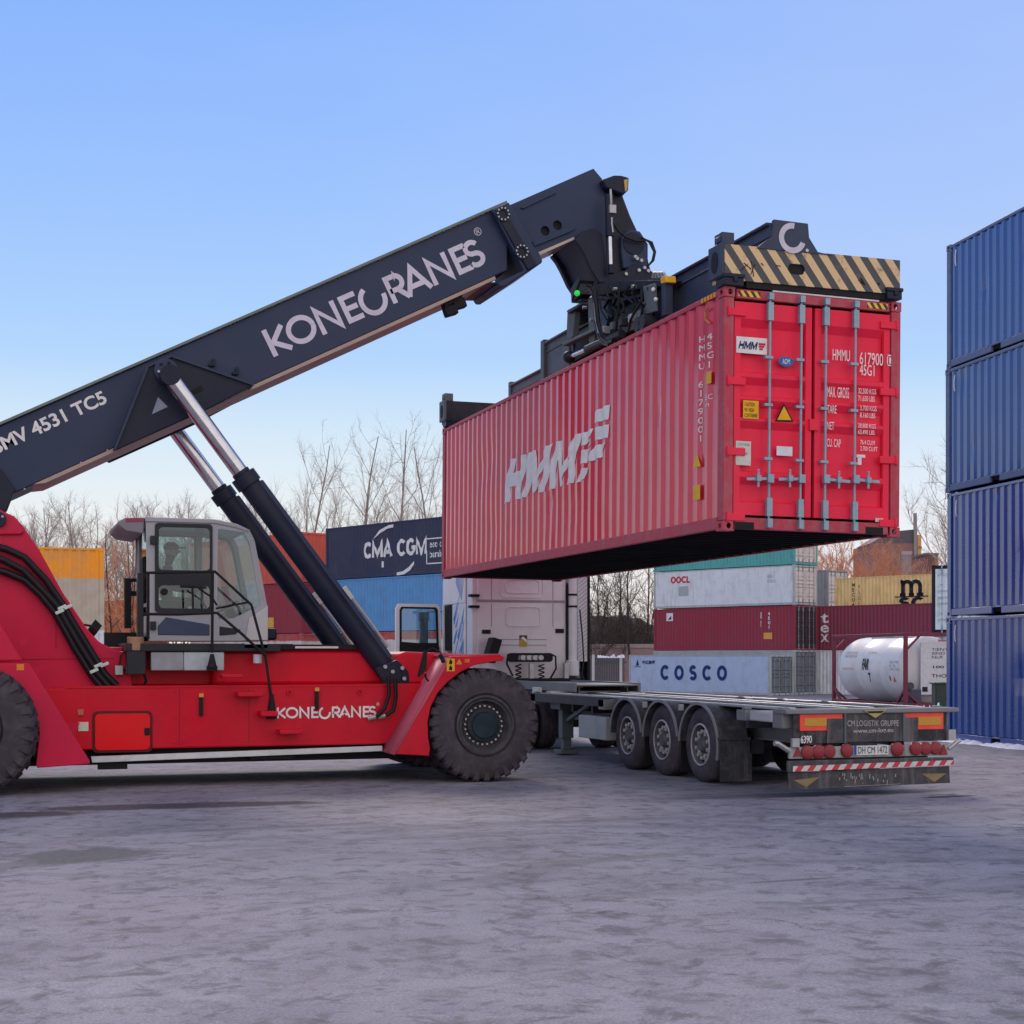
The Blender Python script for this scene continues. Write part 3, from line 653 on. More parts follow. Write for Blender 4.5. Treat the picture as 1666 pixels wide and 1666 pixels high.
m = MB(); a, b = ht(1139, 500), ht(1168, 486)
for k in range(5): m.box(a[0] + k * .085, a[0] + k * .085 + .045, -.020, -.013, RH - .072, RH - .015)
hz = m.xf(M_); obj('hazard_mark', hz, YEL, box, smooth=0)
m = MB()   # lashing pad / placard holder near the corner
a = ht(1151, 505)
zq = ht(1151, 500)[1]; m.tube([(a[0] + .03, -.03, zq), (a[0] - .06, -.04, zq - .05), (a[0] - .05, -.035, zq - .15), (a[0] + .05, -.02, zq - .22)], .014, 6); m.xf(M_); obj('cable_loop', m, plain('dull_orange', (.6, .22, .1), .6), box)
# door gear
L_ = 12.192; z0, z1 = .175, RH - .14
doors_ = [o for o in box.children if o.name.startswith('door') and not o.name.startswith('door_seal')]
for px_, i, dr in ((1252, 0, -1), (1303, 0, -1), (1343, 1, 1), (1391, 1, 1)):
    yy = hd(px_, 700)[0] - .02
    obj('locking_bar', lock_bar(L_, yy, z0, z1, True), LOCKST, doors_[i])
    obj('door_handle', lock_handle(L_, yy, hd(px_, 780)[1], dr * .62), LOCKST, doors_[i])
for i, sd in ((0, -1), (1, 1)):
    for zf in (.10, .385, .675, .945):
        zc = RH - zf * RH
        g = MB(); yo = sd * 1.16; yi = sd * .93
        g.box(L_ / 2 - .03, L_ / 2 + .012, min(yo, yi), max(yo, yi), zc - .045, zc + .045); g.cyl((L_ / 2 + .01, yo, zc - .06), (L_ / 2 + .01, yo, zc + .06), .02, n=8)
        obj('hinge', g, HDOOR, doors_[i], bevel=.006)
g = MB(); g.box(L_ / 2 - .02, L_ / 2 + .015, -.06, .06, *sorted((hd(1326, 700)[1], hd(1326, 682)[1]))); obj('door_latch', g, HDOOR, box)
XF = L_ / 2 - .012      # plane for stickers and lettering on the doors
def on_door(me, x0, y0, x1, y1, X=XF):
    a, b = hd(x0, y1), hd(x1, y0)
    return put(me, (X, a[0], a[1]), (0, b[0] - a[0], 0), (0, 0, b[1] - a[1]), 0)
def dtext(s, x0, y0, x1, y1, mat=WHITE, bold=0, parent=None, X=XF + .004, name='lettering'):
    me, _ = text_mesh(s, bold); obj(name, on_door(me, x0, y0, x1, y1, X), mat, parent or box, smooth=0)
def dplate(name, x0, y0, x1, y1, mat, X=XF):
    a, b = hd(x0, y1), hd(x1, y0); m = MB().box(X - .004, X + .003, a[0], b[0], a[1], b[1]); return obj(name, m, mat, box)
NAVY = plain('navy_ink', (.010, .03, .12), .5); REDINK = plain('red_ink', (.6, .02, .04), .5); PLAQ = plain('pale_plaque', (.62, .62, .58), .4)
for a_ in (('HMMU', 1354, 569, 1382, 585), ('617900', 1398, 574, 1436, 591), ('45G1', 1398, 593, 1422, 609), ('MAX. GROSS', 1345.5, 630, 1381, 645), ('32,500 KGS\n71,650 LBS', 1396, 632, 1425, 652),
           ('TARE', 1345.5, 659, 1361, 671), ('3,700 KGS\n8,160 LBS', 1399, 660, 1426, 679), ('NET', 1345.5, 686, 1357, 698), ('28,800 KGS\n63,490 LBS', 1396, 689, 1425, 706),
           ('CU. CAP', 1345.5, 714, 1368, 726), ('76.4 CU.M\n2,700 CU.FT', 1400, 716, 1428, 733), ('1', 1446, 580, 1449, 590)): dtext(*a_)
m = MB()
for x0, y0, x1, y1 in ((1442.5, 576, 1452.5, 577.5), (1442.5, 592, 1452.5, 593.5), (1442.5, 576, 1444, 593), (1451, 576, 1452.5, 593)):
    a, b = hd(x0, y1), hd(x1, y0); m.box(XF, XF + .004, a[0], b[0], a[1], b[1])
for x0, y0, x1, y1 in ((1394, 739, 1408, 743), (1396, 743, 1402, 755)):
    a, b = hd(x0, y1), hd(x1, y0); m.box(XF, XF + .004, a[0], b[0], a[1], b[1])
obj('digit_frame', m, WHITE, box, smooth=0)
pk = dplate('logo_placard', 1197, 551, 1247, 574, plain('white_placard', (.75, .76, .78), .35), XF + .002)
obj('lettering', on_door(hmm_mesh(.24, .35), 1200, 557, 1232, 567.5, XF + .008), NAVY, pk, smooth=0)

m = MB()
for k in range(3):
    a, b = hd(1233 + k * .6, 559 + k * 4 + 2.6), hd(1244 - k * 2, 559 + k * 4); m.box(XF + .005, XF + .009, a[0], b[0], a[1], b[1])
obj('flag_emblem', m, REDINK, pk, smooth=0)
a = hd(1278, 588); m = MB(); me = plate([circ(0, 0, .105, 24, .06)], [], .006); me.transform(Matrix(((0, 0, 1, XF), (1, 0, 0, a[0]), (0, 1, 0, a[1]), (0, 0, 0, 1))))
ov = obj('oval_badge', me, plain('badge_blue', (.02, .14, .42), .35), box); dtext('AOM', 1272, 584, 1284, 592, WHITE, .008, ov, XF + .008)
st = dplate('caution_sticker', 1209, 653, 1234, 681, YEL); dtext("CAUTION\n9'6\" HIGH\nCONTAINER", 1211, 656, 1232, 679, BLACK, .005, st, XF + .005)
tri = [hd(1261, 685.5), hd(1291, 686), hd(1275, 656)]; m = MB().prism([(p[0], p[1]) for p in tri], XF, XF + .003, 'x'); tr = obj('warning_triangle', m, BLACK, box)
cxy = (sum(p[0] for p in tri) / 3, sum(p[1] for p in tri) / 3); m = MB().prism([(cxy[0] + (p[0] - cxy[0]) * .76, cxy[1] + (p[1] - cxy[1]) * .76) for p in tri], XF + .002, XF + .006, 'x'); obj('warning_symbol', m, YEL, tr)
cp = dplate('approval_plate', 1197.5, 719, 1222, 757, PLAQ); dtext('CONTAINER\nSAFETY\nAPPROVAL', 1199.5, 722, 1220, 740, plain('grey_ink', (.25, .25, .24)), 0, cp, XF + .005)
dplate('paper_label', 1264, 727, 1289.5, 741, plain('white_label', (.68, .72, .78), .5)); dplate('small_label', 1425.5, 842, 1438, 848, plain('pale_label', (.62, .55, .56), .5))
HAZ = stripes('black_yellow_tape', (.85, .48, .03), (.02, .018, .018), .075, R(35), (1, 2), 0, .1)
m = MB()
for x0, y0, x1, y1 in ((1199, 471, 1235, 480), (1409, 498, 1442, 507)):
    a, b = hd(x0, y1), hd(x1, y0); zc = RH - .065; m.box(L_ / 2, L_ / 2 + .003, a[0], b[0], zc - .035, zc + .035)
obj('hazard_tape', m, HAZ, box)
m = MB(); a, b = hd(1255, 480), hd(1428, 480); m.box(L_ / 2 - .04, L_ / 2 + .006, a[0], b[0], RH - .012, RH + .006); obj('header_lip', m, plain('white_trim', (.7, .68, .7)), box)
for yc in (-.93, .86): obj('sill_recess', MB().box(L_ / 2 - .02, L_ / 2 + .002, yc - .125, yc + .125, .018, .105), BLACK, box)

# ------------------------------------------------------------------ container yard behind
Dx, Dd = .676, -.737
ANG = math.atan2(-Dx * _s + Dd * _c, Dx * _c + Dd * _s)
def yard(label, corner, z, L, H, mat, anchor='right', flip=False, **kw):
    """corner: (right, ahead) of the near long side's right or left end; long axis runs with the yard rows"""
    x, d = corner; sg = -1 if anchor == 'right' else 1
    x += sg * Dx * L / 2 + .737 * 1.219; d += sg * Dd * L / 2 + .676 * 1.219
    X, Y = wd(x, d)
    return container(label, L, H, (X, Y, z), ANG + (math.pi if flip else 0), mat, **kw)
def mark(root, s, t0, z0, w_, h_, mat, side=-1, bold=.03, flat=False, stack=False, name='lettering', W=2.438):
    me, _ = text_mesh(s, bold); obj(name, on_corr(me, t0, z0, w_, h_, SIDE(side, W), .012 if not flat else .022 - .012, flat), mat, root, smooth=0)
def sheet(root, t0, z0, t1, z1, mat, side=-1, name='sticker', lift=.012):
    m = MB().box(t0, t1, -lift - .004, -lift, z0, z1).xf(SIDE(side, 2.438)); return obj(name, m, mat, root, smooth=0)
def cp(name, rgb, **k): return paint(name, rgb, k.get('rough', .5), k.get('dirt', (.12, .09, .07)), k.get('amt', .35), scale=.7, streak=k.get('streak', .35), rust=k.get('rust', .1), bump=.01)
MAROON = cp('maroon_container', (.30, .036, .062)); TEX = cp('dark_maroon_container', (.235, .042, .078)); COSW = cp('pale_blue_white_reefer', (.47, .59, .78), streak=.18, dirt=(.2, .2, .2)); OOCW = cp('white_reefer', (.72, .77, .80), streak=.4, dirt=(.28, .27, .27))
TEAL = cp('teal_container', (.10, .42, .40)); MSCY = cp('mustard_container', (.86, .65, .30)); GREYC = cp('grey_container', (.30, .31, .33)); NAVYC = cp('navy_container', (.034, .044, .092), streak=.2); SKYB = cp('sky_blue_container', (.11, .31, .60), streak=.15)
ORED = cp('orange_red_container', (.62, .105, .07)); DOORG = cp('dark_grey_door', (.17, .19, .22)); DOORP = cp('pale_door', (.74, .66, .63)); BLUE = paint('deep_blue_container', (.003, .062, .31), .24, (.015, .05, .17), .15, scale=.7, streak=.14, rust=.02, bump=.002, coat=.8, spec=.5, cior=1.5); WHC = cp('plain_white_container', (.70, .74, .80)); FRAMEW = cp('pale_frame', (.45, .48, .48)); ICE = cp('ice_blue_reefer_end', (.68, .80, .88))
BLUE2 = paint('faded_blue_container', (.006, .070, .31), .28, (.03, .07, .18), .3, scale=.9, streak=.25, rust=.05, bump=.002, coat=.8, spec=.4, cior=1.5)
BLUEF = paint('greyish_blue_post', (.10, .15, .28), .45, (.3, .34, .34), .4); BLUED = plain('dark_blue_ink', (.015, .05, .20)); DINK = plain('dark_ink', (.015, .017, .03))
G1 = 'containers stacked in rows behind the trailer'
zb = gz(*wd(16, 97))
c_ = yard('pale blue reefer container lettered COSCO, standing on the ground behind the trailer', (16.3, 97), zb, 12.192, STD, COSW, smooth_sides=True, door_mat=DOORG, frame_mat=FRAMEW, group=G1)
mark_word(c_, 'COSCO', -3.15, .95, 5.7, .92, BLUED, flat=True, sw=.26, gap=.62); mark(c_, '中远集团', -4.85, 1.96, 1.15, .26, BLUED, flat=True); mark(c_, 'COSCO', -5.6, 1.75, .6, .1, BLUED, flat=True)
m = MB().prism([(-5.45, 1.88), (-5.15, 1.88), (-5.28, 2.3)], -.012, -.010).xf(SIDE(-1, 2.438)); obj('sail_emblem', m, BLUED, c_, smooth=0)
rc = (18.2, 99)
yard('white reefer container at the bottom of the stack, mostly hidden behind the COSCO container', rc, zb, 12.192, HC, FRAMEW, smooth_sides=True, door_mat=DOORG, group=G1)
c_ = yard('maroon container under the white OOCL container and behind the COSCO one', rc, zb + 2.9, 12.192, HC, MAROON, door_mat=cp('black_maroon_door', (.05, .03, .04)), group=G1)
sheet(c_, -4.9, 2.05, -4.3, 2.6, WHITE, name='label_plate'); q = sheet(c_, 3.6, .72, 4.3, 1.15, plain('amber_sticker', (.75, .38, .08))); mark(c_, 'TGHU\n6179', 3.3, 1.5, .14, 1.0, WHITE); mark(c_, '4\n5\nG\n1', 3.95, 1.4, .2, 1.1, WHITE)
m = MB().prism([(-4.75, 2.15), (-4.45, 2.15), (-4.45, 2.42)], -.022, -.018).xf(SIDE(-1, 2.438)); obj('corner_mark', m, BLACK, c_, smooth=0)
c_ = yard('white reefer container with red OOCL letters between the maroon and teal containers', rc, zb + 5.82, 12.192, STD, OOCW, smooth_sides=True, door_mat=DOORP, frame_mat=FRAMEW, group=G1)
mark_word(c_, 'OOCL', -4.5, 1.75, 1.75, .44, plain('crimson_ink', (.62, .02, .05)), flat=True, sw=.24, gap=.10); sheet(c_, -3.8, .85, -2.9, 1.5, plain('grey_patch', (.42, .46, .46)), lift=.006); mark(c_, '45R1\nOOLU', 3.9, 1.5, .7, .5, plain('faint_ink', (.3, .36, .42)), flat=True, bold=0)
c_ = yard('teal green container on top of the white OOCL container', rc, zb + 8.43, 12.192, STD, TEAL, door_mat=DOORP, group=G1)
mark(c_, 'CHINA SHIPPING', -1.4, .75, 3.2, .34, plain('dark_teal_ink', (.02, .16, .16)), bold=.02)
tx = (19.48, 101.68)
c_ = yard('white corrugated container on the ground beneath the tex container', tx, zb, 12.192, HC, WHC, anchor='left', group=G1)
c_ = yard('dark maroon container with white tex lettering, beside the tank', tx, zb + 2.9, 12.192, HC, TEX, anchor='left', group=G1)
for ch, z_ in (('t', 1.78), ('e', 1.15), ('x', .55)): mark(c_, ch, -4.95, z_, .62, .62 if ch == 't' else .5, WHITE, bold=.02)
ms = (21.84, 104)
yard('grey container hidden at the foot of the mustard stack', ms, zb, 12.192, STD, GREYC, anchor='left', group=G1)
yard('grey container directly beneath the mustard container', ms, zb + 2.6, 12.192, STD, GREYC, anchor='left', group=G1)
c_ = yard('mustard yellow container with black MSC logo', ms, zb + 5.2, 12.192, STD, MSCY, anchor='left', group=G1)
mark_word(c_, 'm', -1.0, 1.25, 1.75, .98, DINK, sw=.25, widths={'m': 1.5}); mark_word(c_, 'SC', -1.0, .48, 1.75, .62, DINK, sw=.30, gap=.2); sheet(c_, -1.35, 1.14, 1.15, 1.21, DINK, name='logo_bar'); mark(c_, 'M\nS\nC\nU\n4\n5', -4.7, .3, .2, 1.9, DINK); mark(c_, '4\n5\nG\n1', -4.2, .7, .16, 1.4, DINK, bold=0)
gc = (22.61, 110)
for k, lb in enumerate(('grey container lowest of the far stack behind the mustard one', 'grey container second in the far stack behind the mustard one', 'grey container with pinkish doors left of the mustard container')):
    yard(lb, gc, zb + k * 2.9, 12.192, HC, GREYC, door_mat=DOORP, group=G1)
# left-hand stacks
zl = gz(*wd(-9, 84)); cm = (-10.4, 85.8); G2 = 'containers stacked behind the reach stacker'
TT1 = two_tone('red_over_white', (.45, .05, .05), (.62, .60, .58), 2.45)
yard('red and white container at the bottom beneath the sky blue container', cm, zl, 12.192, HC, TT1, anchor='left', group=G2)
yard('sky blue container under the dark CMA CGM container', cm, zl + 2.91, 12.192, HC, SKYB, anchor='left', group=G2)
c_ = yard('navy CMA CGM container on top of the sky blue container', cm, zl + 5.82, 12.192, HC, NAVYC, anchor='left', group=G2)
mark_word(c_, 'CMA CGM', -2.6, 1.06, 5.35, .84, WHITE, sw=.24, gap=.12)
mark(c_, 'eco container\nbamboo flooring', 3.0, .72, 3.0, .98, WHITE, bold=.01)
m = MB()
for a_, b_ in (((2.75, .5), (6.0, .5)), ((2.75, 1.78), (6.0, 1.78))): m.box(a_[0], b_[0], -.02, -.014, a_[1], a_[1] + .06)
m.box(2.75, 2.82, -.02, -.014, .5, 1.2); m.box(-1.0, -.82, -.02, -.014, .5, .82)
m.prism([(-1.75, 2.05), (-1.2, 2.5), (-.4, 2.72), (.0, 2.74), (.0, 2.58), (-.5, 2.55), (-1.1, 2.35)], -.02, -.014); m.prism([(.3, .02), (.9, .06), (1.4, .24), (1.75, .55), (1.75, .72), (1.3, .42), (.8, .22), (.3, .18)], -.02, -.014)
m.xf(SIDE(-1, 2.438)); obj('logo_swoosh', m, WHITE, c_, smooth=0)
rd = (-12.07, 88)
yard('red and white container lowest in the stack left of the sky blue one', rd, zl, 12.192, HC, TT1, flip=True, group=G2)
c_ = yard('maroon container under the orange red one, seen below the lift cylinders', rd, zl + 2.91, 12.192, HC, MAROON, flip=True, group=G2); sheet(c_, 2.7, .35, 3.3, .95, plain('amber_sticker2', (.75, .42, .08)), side=1)
c_ = yard('orange red container topmost behind the lift cylinders', rd, zl + 5.82, 12.192, HC, ORED, flip=True, group=G2)
TT2 = two_tone('orange_over_cream', (.92, .34, .008), (.50, .45, .36), 1.62)
def free(label, corner, dirv_, z, L, H, mat, **kw):
    """corner = left end of the visible long side (right, ahead); dirv_ = direction of the side towards its right end"""
    l = math.hypot(*dirv_); dx, dd = dirv_[0] / l, dirv_[1] / l; x = corner[0] + dx * L / 2 - dd * 1.219; d = corner[1] + dd * L / 2 + dx * 1.219
    X, Y = wd(x, d); return container(label, L, H, (X, Y, z), math.atan2(-dx * _s + dd * _c, dx * _c + dd * _s), mat, **kw)
e_ = (-12.87, 48.5); dd_ = (.94, .34); lf = (e_[0] - .94 * 6.058, e_[1] - .34 * 6.058)
free('cream container on the ground under the orange topped container', lf, dd_, 0, 6.058, STD, WHC, doors=False, group=G2)
free('container with orange upper and cream lower half, beside the red machine hull', lf, dd_, 2.6, 6.058, STD, TT2, doors=False, group=G2)
ORC = cp('bright_orange_container', (.75, .17, .02))
for k, lb in enumerate(('bright orange container on the ground in the far gap left of the cab', 'bright orange container, upper one in the far gap left of the cab')):
    yard(lb, (-23.8, 97), gz(*wd(-23, 97)) + k * 2.6, 6.058, STD, ORC, group=G2)
# tall blue stack on the right
G3 = 'blue containers in the tall stack'
bd = (.211, -.977); bx, bdp = (1539.5 - 833) / 2500 * 32.46, 32.46
for k, lb in enumerate(('deep blue container at the bottom of the tall stack, snow at its foot', 'deep blue container second from the bottom of the tall stack', 'deep blue container third from the bottom of the tall stack', 'deep blue container topmost of the tall stack on the right')):
    j = (0, .02, -.015, .01)[k]
    c_ = free(lb, (bx + j, bdp), bd, k * 2.612, 6.058, STD, BLUE2 if k == 2 else BLUE, group=G3, castings=True, pockets=True, frame_mat=BLUEF if k > 1 else BLUE)
    m = MB(); m.tube([(-2.62, -.02, 2.42), (-2.62, -.035, 2.30), (-2.62, -.035, 2.16), (-2.62, -.02, 2.08)], .012, 6); m.xf(SIDE(-1, 2.438)); obj('lashing_ring', m, WHITE, c_)
# pale reefers beyond the tank, doors towards the yard road
def facing(label, corner, back, z, L, H, mat, **kw):
    bx_, bd_ = back; x = corner[0] + bd_ * 1.219 + bx_ * L / 2; d = corner[1] - bx_ * 1.219 + bd_ * L / 2
    X, Y = wd(x, d); return container(label, L, H, (X, Y, z), math.atan2(bx_ * _s - bd_ * _c, -bx_ * _c - bd_ * _s), mat, **kw)
e_ = (17.62, 64.5); gzz = gz(*wd(17, 66))
facing('white reefer container at ground level behind the tank', e_, (.40, .9165), gzz, 12.192, HC, ICE, group=G1)
facing('ice blue reefer container end seen between the mustard container and the blue stack', e_, (.40, .9165), gzz + 2.91, 12.192, HC, ICE, group=G1, frame_mat=DINK)
# ------------------------------------------------------------------ reach stacker
YN, YB, YH, YC = 20.60, 21.30, 21.75, 22.72      # outer wheel plane, body side, hull side, centre line
MIR = lambda y: 2 * YC - y
st = thing('reach_stacker', 'big red reach stacker with slate grey boom lifting a container', 'reach stacker', (3.0, YC, 0))
# --- chassis body
x0, zt = at(70, 1121, YB); x1, _ = at(672, 1111, YB)
m = MB(); m.prism([(x0 - 1.6, .52), (5.95, .52), (5.95, 1.385), (x0 - 1.6, 1.335)], YB, MIR(YB))
body = obj('chassis', m, RED, st, bevel=.02)
m = MB(); m.box(-.9, 6.3, YB + .25, MIR(YB) - .25, .30, .51); m.box(.35, 1.2, YB + .1, YB + .9, .36, .51); obj('belly_frame', m, BLACK, st)
m = MB(); p = outl([(148, 1231), (622, 1213.5), (622, 1222), (150, 1241)], YB - .06); m.prism(p, YB - .07, YB + .02); obj('running_board', m, plain('pale_aluminium', (.62, .66, .68), .35), st, bevel=.006)
x, z = at(195, 1243, YB); obj('under_bracket', MB().box(x - .28, x + .1, YB, YB + .2, z - .07, z + .04), BLACK, st)
m = MB(); x, z = at(420, 1232, YB); m.box(x - .1, x + .5, YB, YB + .3, z - .03, z + .08); obj('under_bracket', m, BLACK, st)
# panel seams on the body side
m = MB()
for px in (292, 405): x, z = at(px, 1170, YB); m.box(x - .004, x + .004, YB - .003, YB + .01, .56, 1.33)
obj('panel_seam', m, plain('seam_dark_red', (.20, .01, .015), .5), body)
for px in (92, 285, 299, 398, 412, 560):
    for zz in (.60, .95, 1.30): x, z_ = at(px, 1170, YB); obj('bolt', MB().cyl((x, YB - .012, zz), (x, YB, zz), .013, n=8), RED, body, smooth=0)
m = MB(); x, z_ = at(292, 1170, YB); m.box(x + .05, x + 1.02, YB - .006, YB, .54, .57); m.box(.9, 5.5, YB - .008, YB, 1.345, 1.375); obj('edge_strip', m, RED, body, smooth=0)
for px in (470, 585): x, z_ = at(px, 1135, YB); obj('lifting_eye', MB().lathe([(-.03, .022), (-.03, .04), (0, .045)], (x, YB, 1.27), (0, 1, 0), 14), RED, body)
# hatch
a, b = at(150, 1225, YB), at(248, 1156, YB)
m = MB().mesh(wall_plate([rrect(a[0], b[0], a[1], b[1], .07)], [], YB - .012, .014)); obj('hatch_seal', m, plain('dark_red_seal', (.10, .008, .012), .5), st)
m = MB().mesh(wall_plate([rrect(a[0] + .035, b[0] - .035, a[1] + .035, b[1] - .035, .06)], [], YB - .035, .03))
h = obj('hatch', m, paint('bright_red_hatch', (.74, .002, .008), .3, (.5, .01, .02), .2), st, bevel=.008)
x, z = at(239, 1190, YB); m = MB().box(x - .035, x + .035, YB - .05, YB - .03, z - .05, z + .05); obj('handle', m, BLACK, h, bevel=.006)
for px, py in ((327, 1146), (515, 1136)):
    x, z = at(px, py, YB); m = MB().box(x - .025, x + .025, YB - .04, YB, z - .16, z + .10); g = obj('dipstick_tag', m, BLACK, st, bevel=.006)
    m = MB().box(x - .03, x + .03, YB - .045, YB - .002, z + .10, z + .15); obj('tag_cap', m, ORANGE, g)
x, z = at(131, 1159, YB); obj('reflector', MB().box(x - .04, x + .04, YB - .03, YB, z - .04, z + .04), plain('dull_orange_reflector', (.5, .14, .08), .35), st, bevel=.006)
x, z = at(135, 1182, YB); sk = obj('safety_sticker', MB().box(x - .06, x + .07, YB - .012, YB - .002, z - .06, z + .06), plain('pale_green_label', (.62, .68, .55), .5), st)
# --- middle red tank body in front of the cab
m = MB(); pr_ = [(2.9, 1.36), (5.55, 1.36), (5.42, 1.80), (5.30, 1.875), (2.9, 1.86)]; m.prism(pr_, YB + .35, MIR(YB) - .35); obj('tank_body', m, RED, st, bevel=.06)
m = MB(); m.box(.9, 3.0, YB + .62, MIR(YB) - .62, 1.36, 1.84); obj('engine_bay', m, RED, st, bevel=.03)
m = MB(); m.box(2.6, 5.25, YB + .30, MIR(YB) - .30, 1.87, 1.94); obj('deck_plate', m, BLACK, st)
m = MB(); xa, za = at(480, 1060, YB + .3); m.box(xa, xa + .62, YB + .285, YB + .31, 1.885, 1.915); obj('deck_edge', m, plain('white_strip', (.6, .6, .6)), st)
# --- rear hull carrying the boom pivot
hull = outl([(0, 829), (8, 833), (23.5, 840), (38.7, 857.5), (64, 894.5), (101, 962), (141, 1022), (161, 1044), (188, 1058), (212, 1064), (217, 1122)], YH)
hx = hull[0][0]
m = MB(); m.prism([(hx - 1.9, 1.30), (hx - 1.9, 2.7), (hx - .75, 3.92)] + hull[:-1] + [(hull[-1][0], 1.30)], YH, YH + .35); m.prism([(hx - 1.9, 1.30), (hx - 1.9, 2.7), (hx - .75, 3.92)] + hull[:-1] + [(hull[-1][0], 1.30)], MIR(YH) - .35, MIR(YH))
hl = obj('hull', m, REDDULL, st, bevel=.025)
m = MB(); m.box(hx - 1.9, hull[-1][0] - .1, YH + .3, MIR(YH) - .3, 1.30, 1.9); m.box(hx - 2.6, hx - 1.2, YH - .3, MIR(YH) + .3, 1.0, 2.6); obj('counterweight', m, REDDULL, st, bevel=.04)
m = MB(); p = outl([(-20, 832), (8, 834), (23.5, 841), (36, 857), (40, 866), (34, 870), (-20, 871)], YH); m.prism(p, YH - .05, YH + .02); obj('pivot_cover', m, REDDULL, st, bevel=.02)
x, z = at(-4, 846, YH); m = MB(); m.cyl((x, YH - .10, z), (x, YH + .05, z), .11, n=24); pv = obj('pivot_pin', m, DARK, st, bevel=.01)
x, z = at(4, 842, YH); obj('grease_cap', MB().ball((x, YH - .11, z), .022, 6), STEEL, pv)
# gussets between hull and fender
for a_, b_, c_ in (((45, 1040), (31, 1036 + 4), (34, 1055)), ((71, 1084), (52, 1085), (60, 1104)), ((130, 1176), (106, 1176), (120, 1196))):
    p = outl([a_, b_, c_], YB - .2); obj('gusset', MB().prism(p, YB - .22, YB - .18), REDDULL, st)
# seams and stains of the hull
m = MB()
for a_, b_ in (((0, 1073), (185, 1071)), ((91, 1009), (91, 1055))):
    p, q = at(*a_, YH - .004), at(*b_, YH - .004); m.bar((p[0], YH - .002, p[1]), (q[0], YH - .002, q[1]), .006, .012, (0, 1, 0))
obj('weld_seam', m, plain('hull_seam', (.25, .012, .03), .6), hl)
# --- hoses over the hull
Yh = YH - .09
for k, pts in enumerate(([(-12, 888), (10, 893), (40, 907), (75, 944), (104, 986), (113, 1003), (140, 1047), (170, 1096), (190, 1116)],
                         [(-12, 905), (8, 912), (38, 928), (70, 961), (97, 990), (103, 1004), (128, 1047), (160, 1098), (176, 1116)],
                         [(-12, 925), (10, 931), (40, 944), (66, 968), (88, 995), (97, 1010), (120, 1052), (150, 1100), (164, 1116)])):
    P3 = [(at(a, b, Yh)[0], Yh - .02 * (k % 2), at(a, b, Yh)[1]) for a, b in pts]
    obj('hose', MB().tube(P3, .050, 10), HOSE, st)
for px, py in ((97, 996), (101, 989), (111, 988), (153, 1092), (160, 1083), (170, 1082)):
    x, z = at(px, py, Yh - .06); obj('hose_clamp', MB().bar((x - .055, Yh - .07, z - .02), (x + .055, Yh - .07, z + .03), .05, .045), plain('mint_clamp', (.55, .68, .62), .4), st, bevel=.01)
x, z = at(194, 1090, YH - .05); obj('valve_block', MB().box(x - .06, x + .05, YH - .10, YH, z - .07, z + .06), STEEL, st, bevel=.008)
m = MB(); m.tube([(x, YH - .05, z + .05), (x + .02, YH - .06, z + .20), (x + .10, YH - .06, z + .28)], .012, 6); m.tube([(x + .05, YH - .05, z), (x + .3, YH - .08, z + .02), (x + .36, YH - .08, z - .15), (x + .28, YH - .05, z - .3)], .02, 6); obj('valve_pipe', m, HOSE, st)
x, z = at(150, 1019, YH + .5); m = MB(); m.cyl((x - .03, YH + .4, z), (x + .07, YH + .4, z - .07), .12, .10, 20); m.cyl((x - .1, YH + .4, z - .02), (x - .1, YH + .4, z - .25), .02, n=6); m.bar((x - .12, YH + .4, z + .02), (x, YH + .4, z), .03, .03); obj('work_lamp', m, BLACK, st)
# --- rear fender
p = outl([(-60, 1079), (47, 1079), (146, 1237.5), (146, 1243), (60.5, 1249.5), (58.5, 1243), (61.5, 1215), (64, 1194), (57, 1163.6), (48, 1141), (37, 1126.6), (20, 1112), (0, 1101), (-30, 1092), (-60, 1090)], YN)
m = MB(); m.prism(p, YN, YN + .05)
q0, q1 = at(47, 1079, YN), at(146, 1240, YN); m.add([(q0[0], YN + .05, q0[1]), (q1[0], YN + .05, q1[1]), (q1[0], YB, q1[1]), (q0[0], YB, q0[1])], [(0, 1, 2, 3)])
rf = obj('fender', m, REDDULL, st, bevel=.012)
p = outl([(-60, 960), (-5, 1005), (3, 1019), (37, 1075), (-60, 1077)], YN + .02); obj('fender_top', MB().prism(p, YN + .02, YB), REDDULL, st, bevel=.02)
x, z = at(33, 1085.5, YN); obj('warning_sticker', MB().box(x - .045, x + .045, YN - .006, YN, z - .04, z + .04), plain('orange_sticker', (.75, .24, .03)), rf)
# --- front fender
p = outl([(731, 1068), (816, 1066.5), (821, 1070), (819, 1074.5), (795, 1078), (772.6, 1082), (749, 1093.7), (727, 1111), (712, 1128), (701, 1150), (696, 1175), (697, 1200), (700, 1218.5), (698, 1230), (640, 1227)], YN)
m = MB(); m.prism(p, YN, YN + .05); ff = obj('fender', m, RED, st, bevel=.012)
a, b = p[-1], p[0]; q = p[1]
m = MB(); m.add([(a[0], YN, a[1]), (b[0], YN, b[1]), (b[0] + .06, YB + .65, b[1] + .01), (a[0], YB, a[1])], [(0, 1, 2, 3)])
m.add([(b[0], YN + .05, b[1] - .004), (q[0], YN + .05, q[1] - .004), (q[0], YB + .65, q[1] - .004), (b[0], YB + .65, b[1] - .004)], [(0, 1, 2, 3)])
o_ = obj('fender_slope', m, paint('dusty_red_paint', (.50, .085, .14), .5, (.34, .20, .24), .7, scale=2.2, streak=.3), ff)
sdm = o_.modifiers.new('thick', 'SOLIDIFY'); sdm.thickness = .03
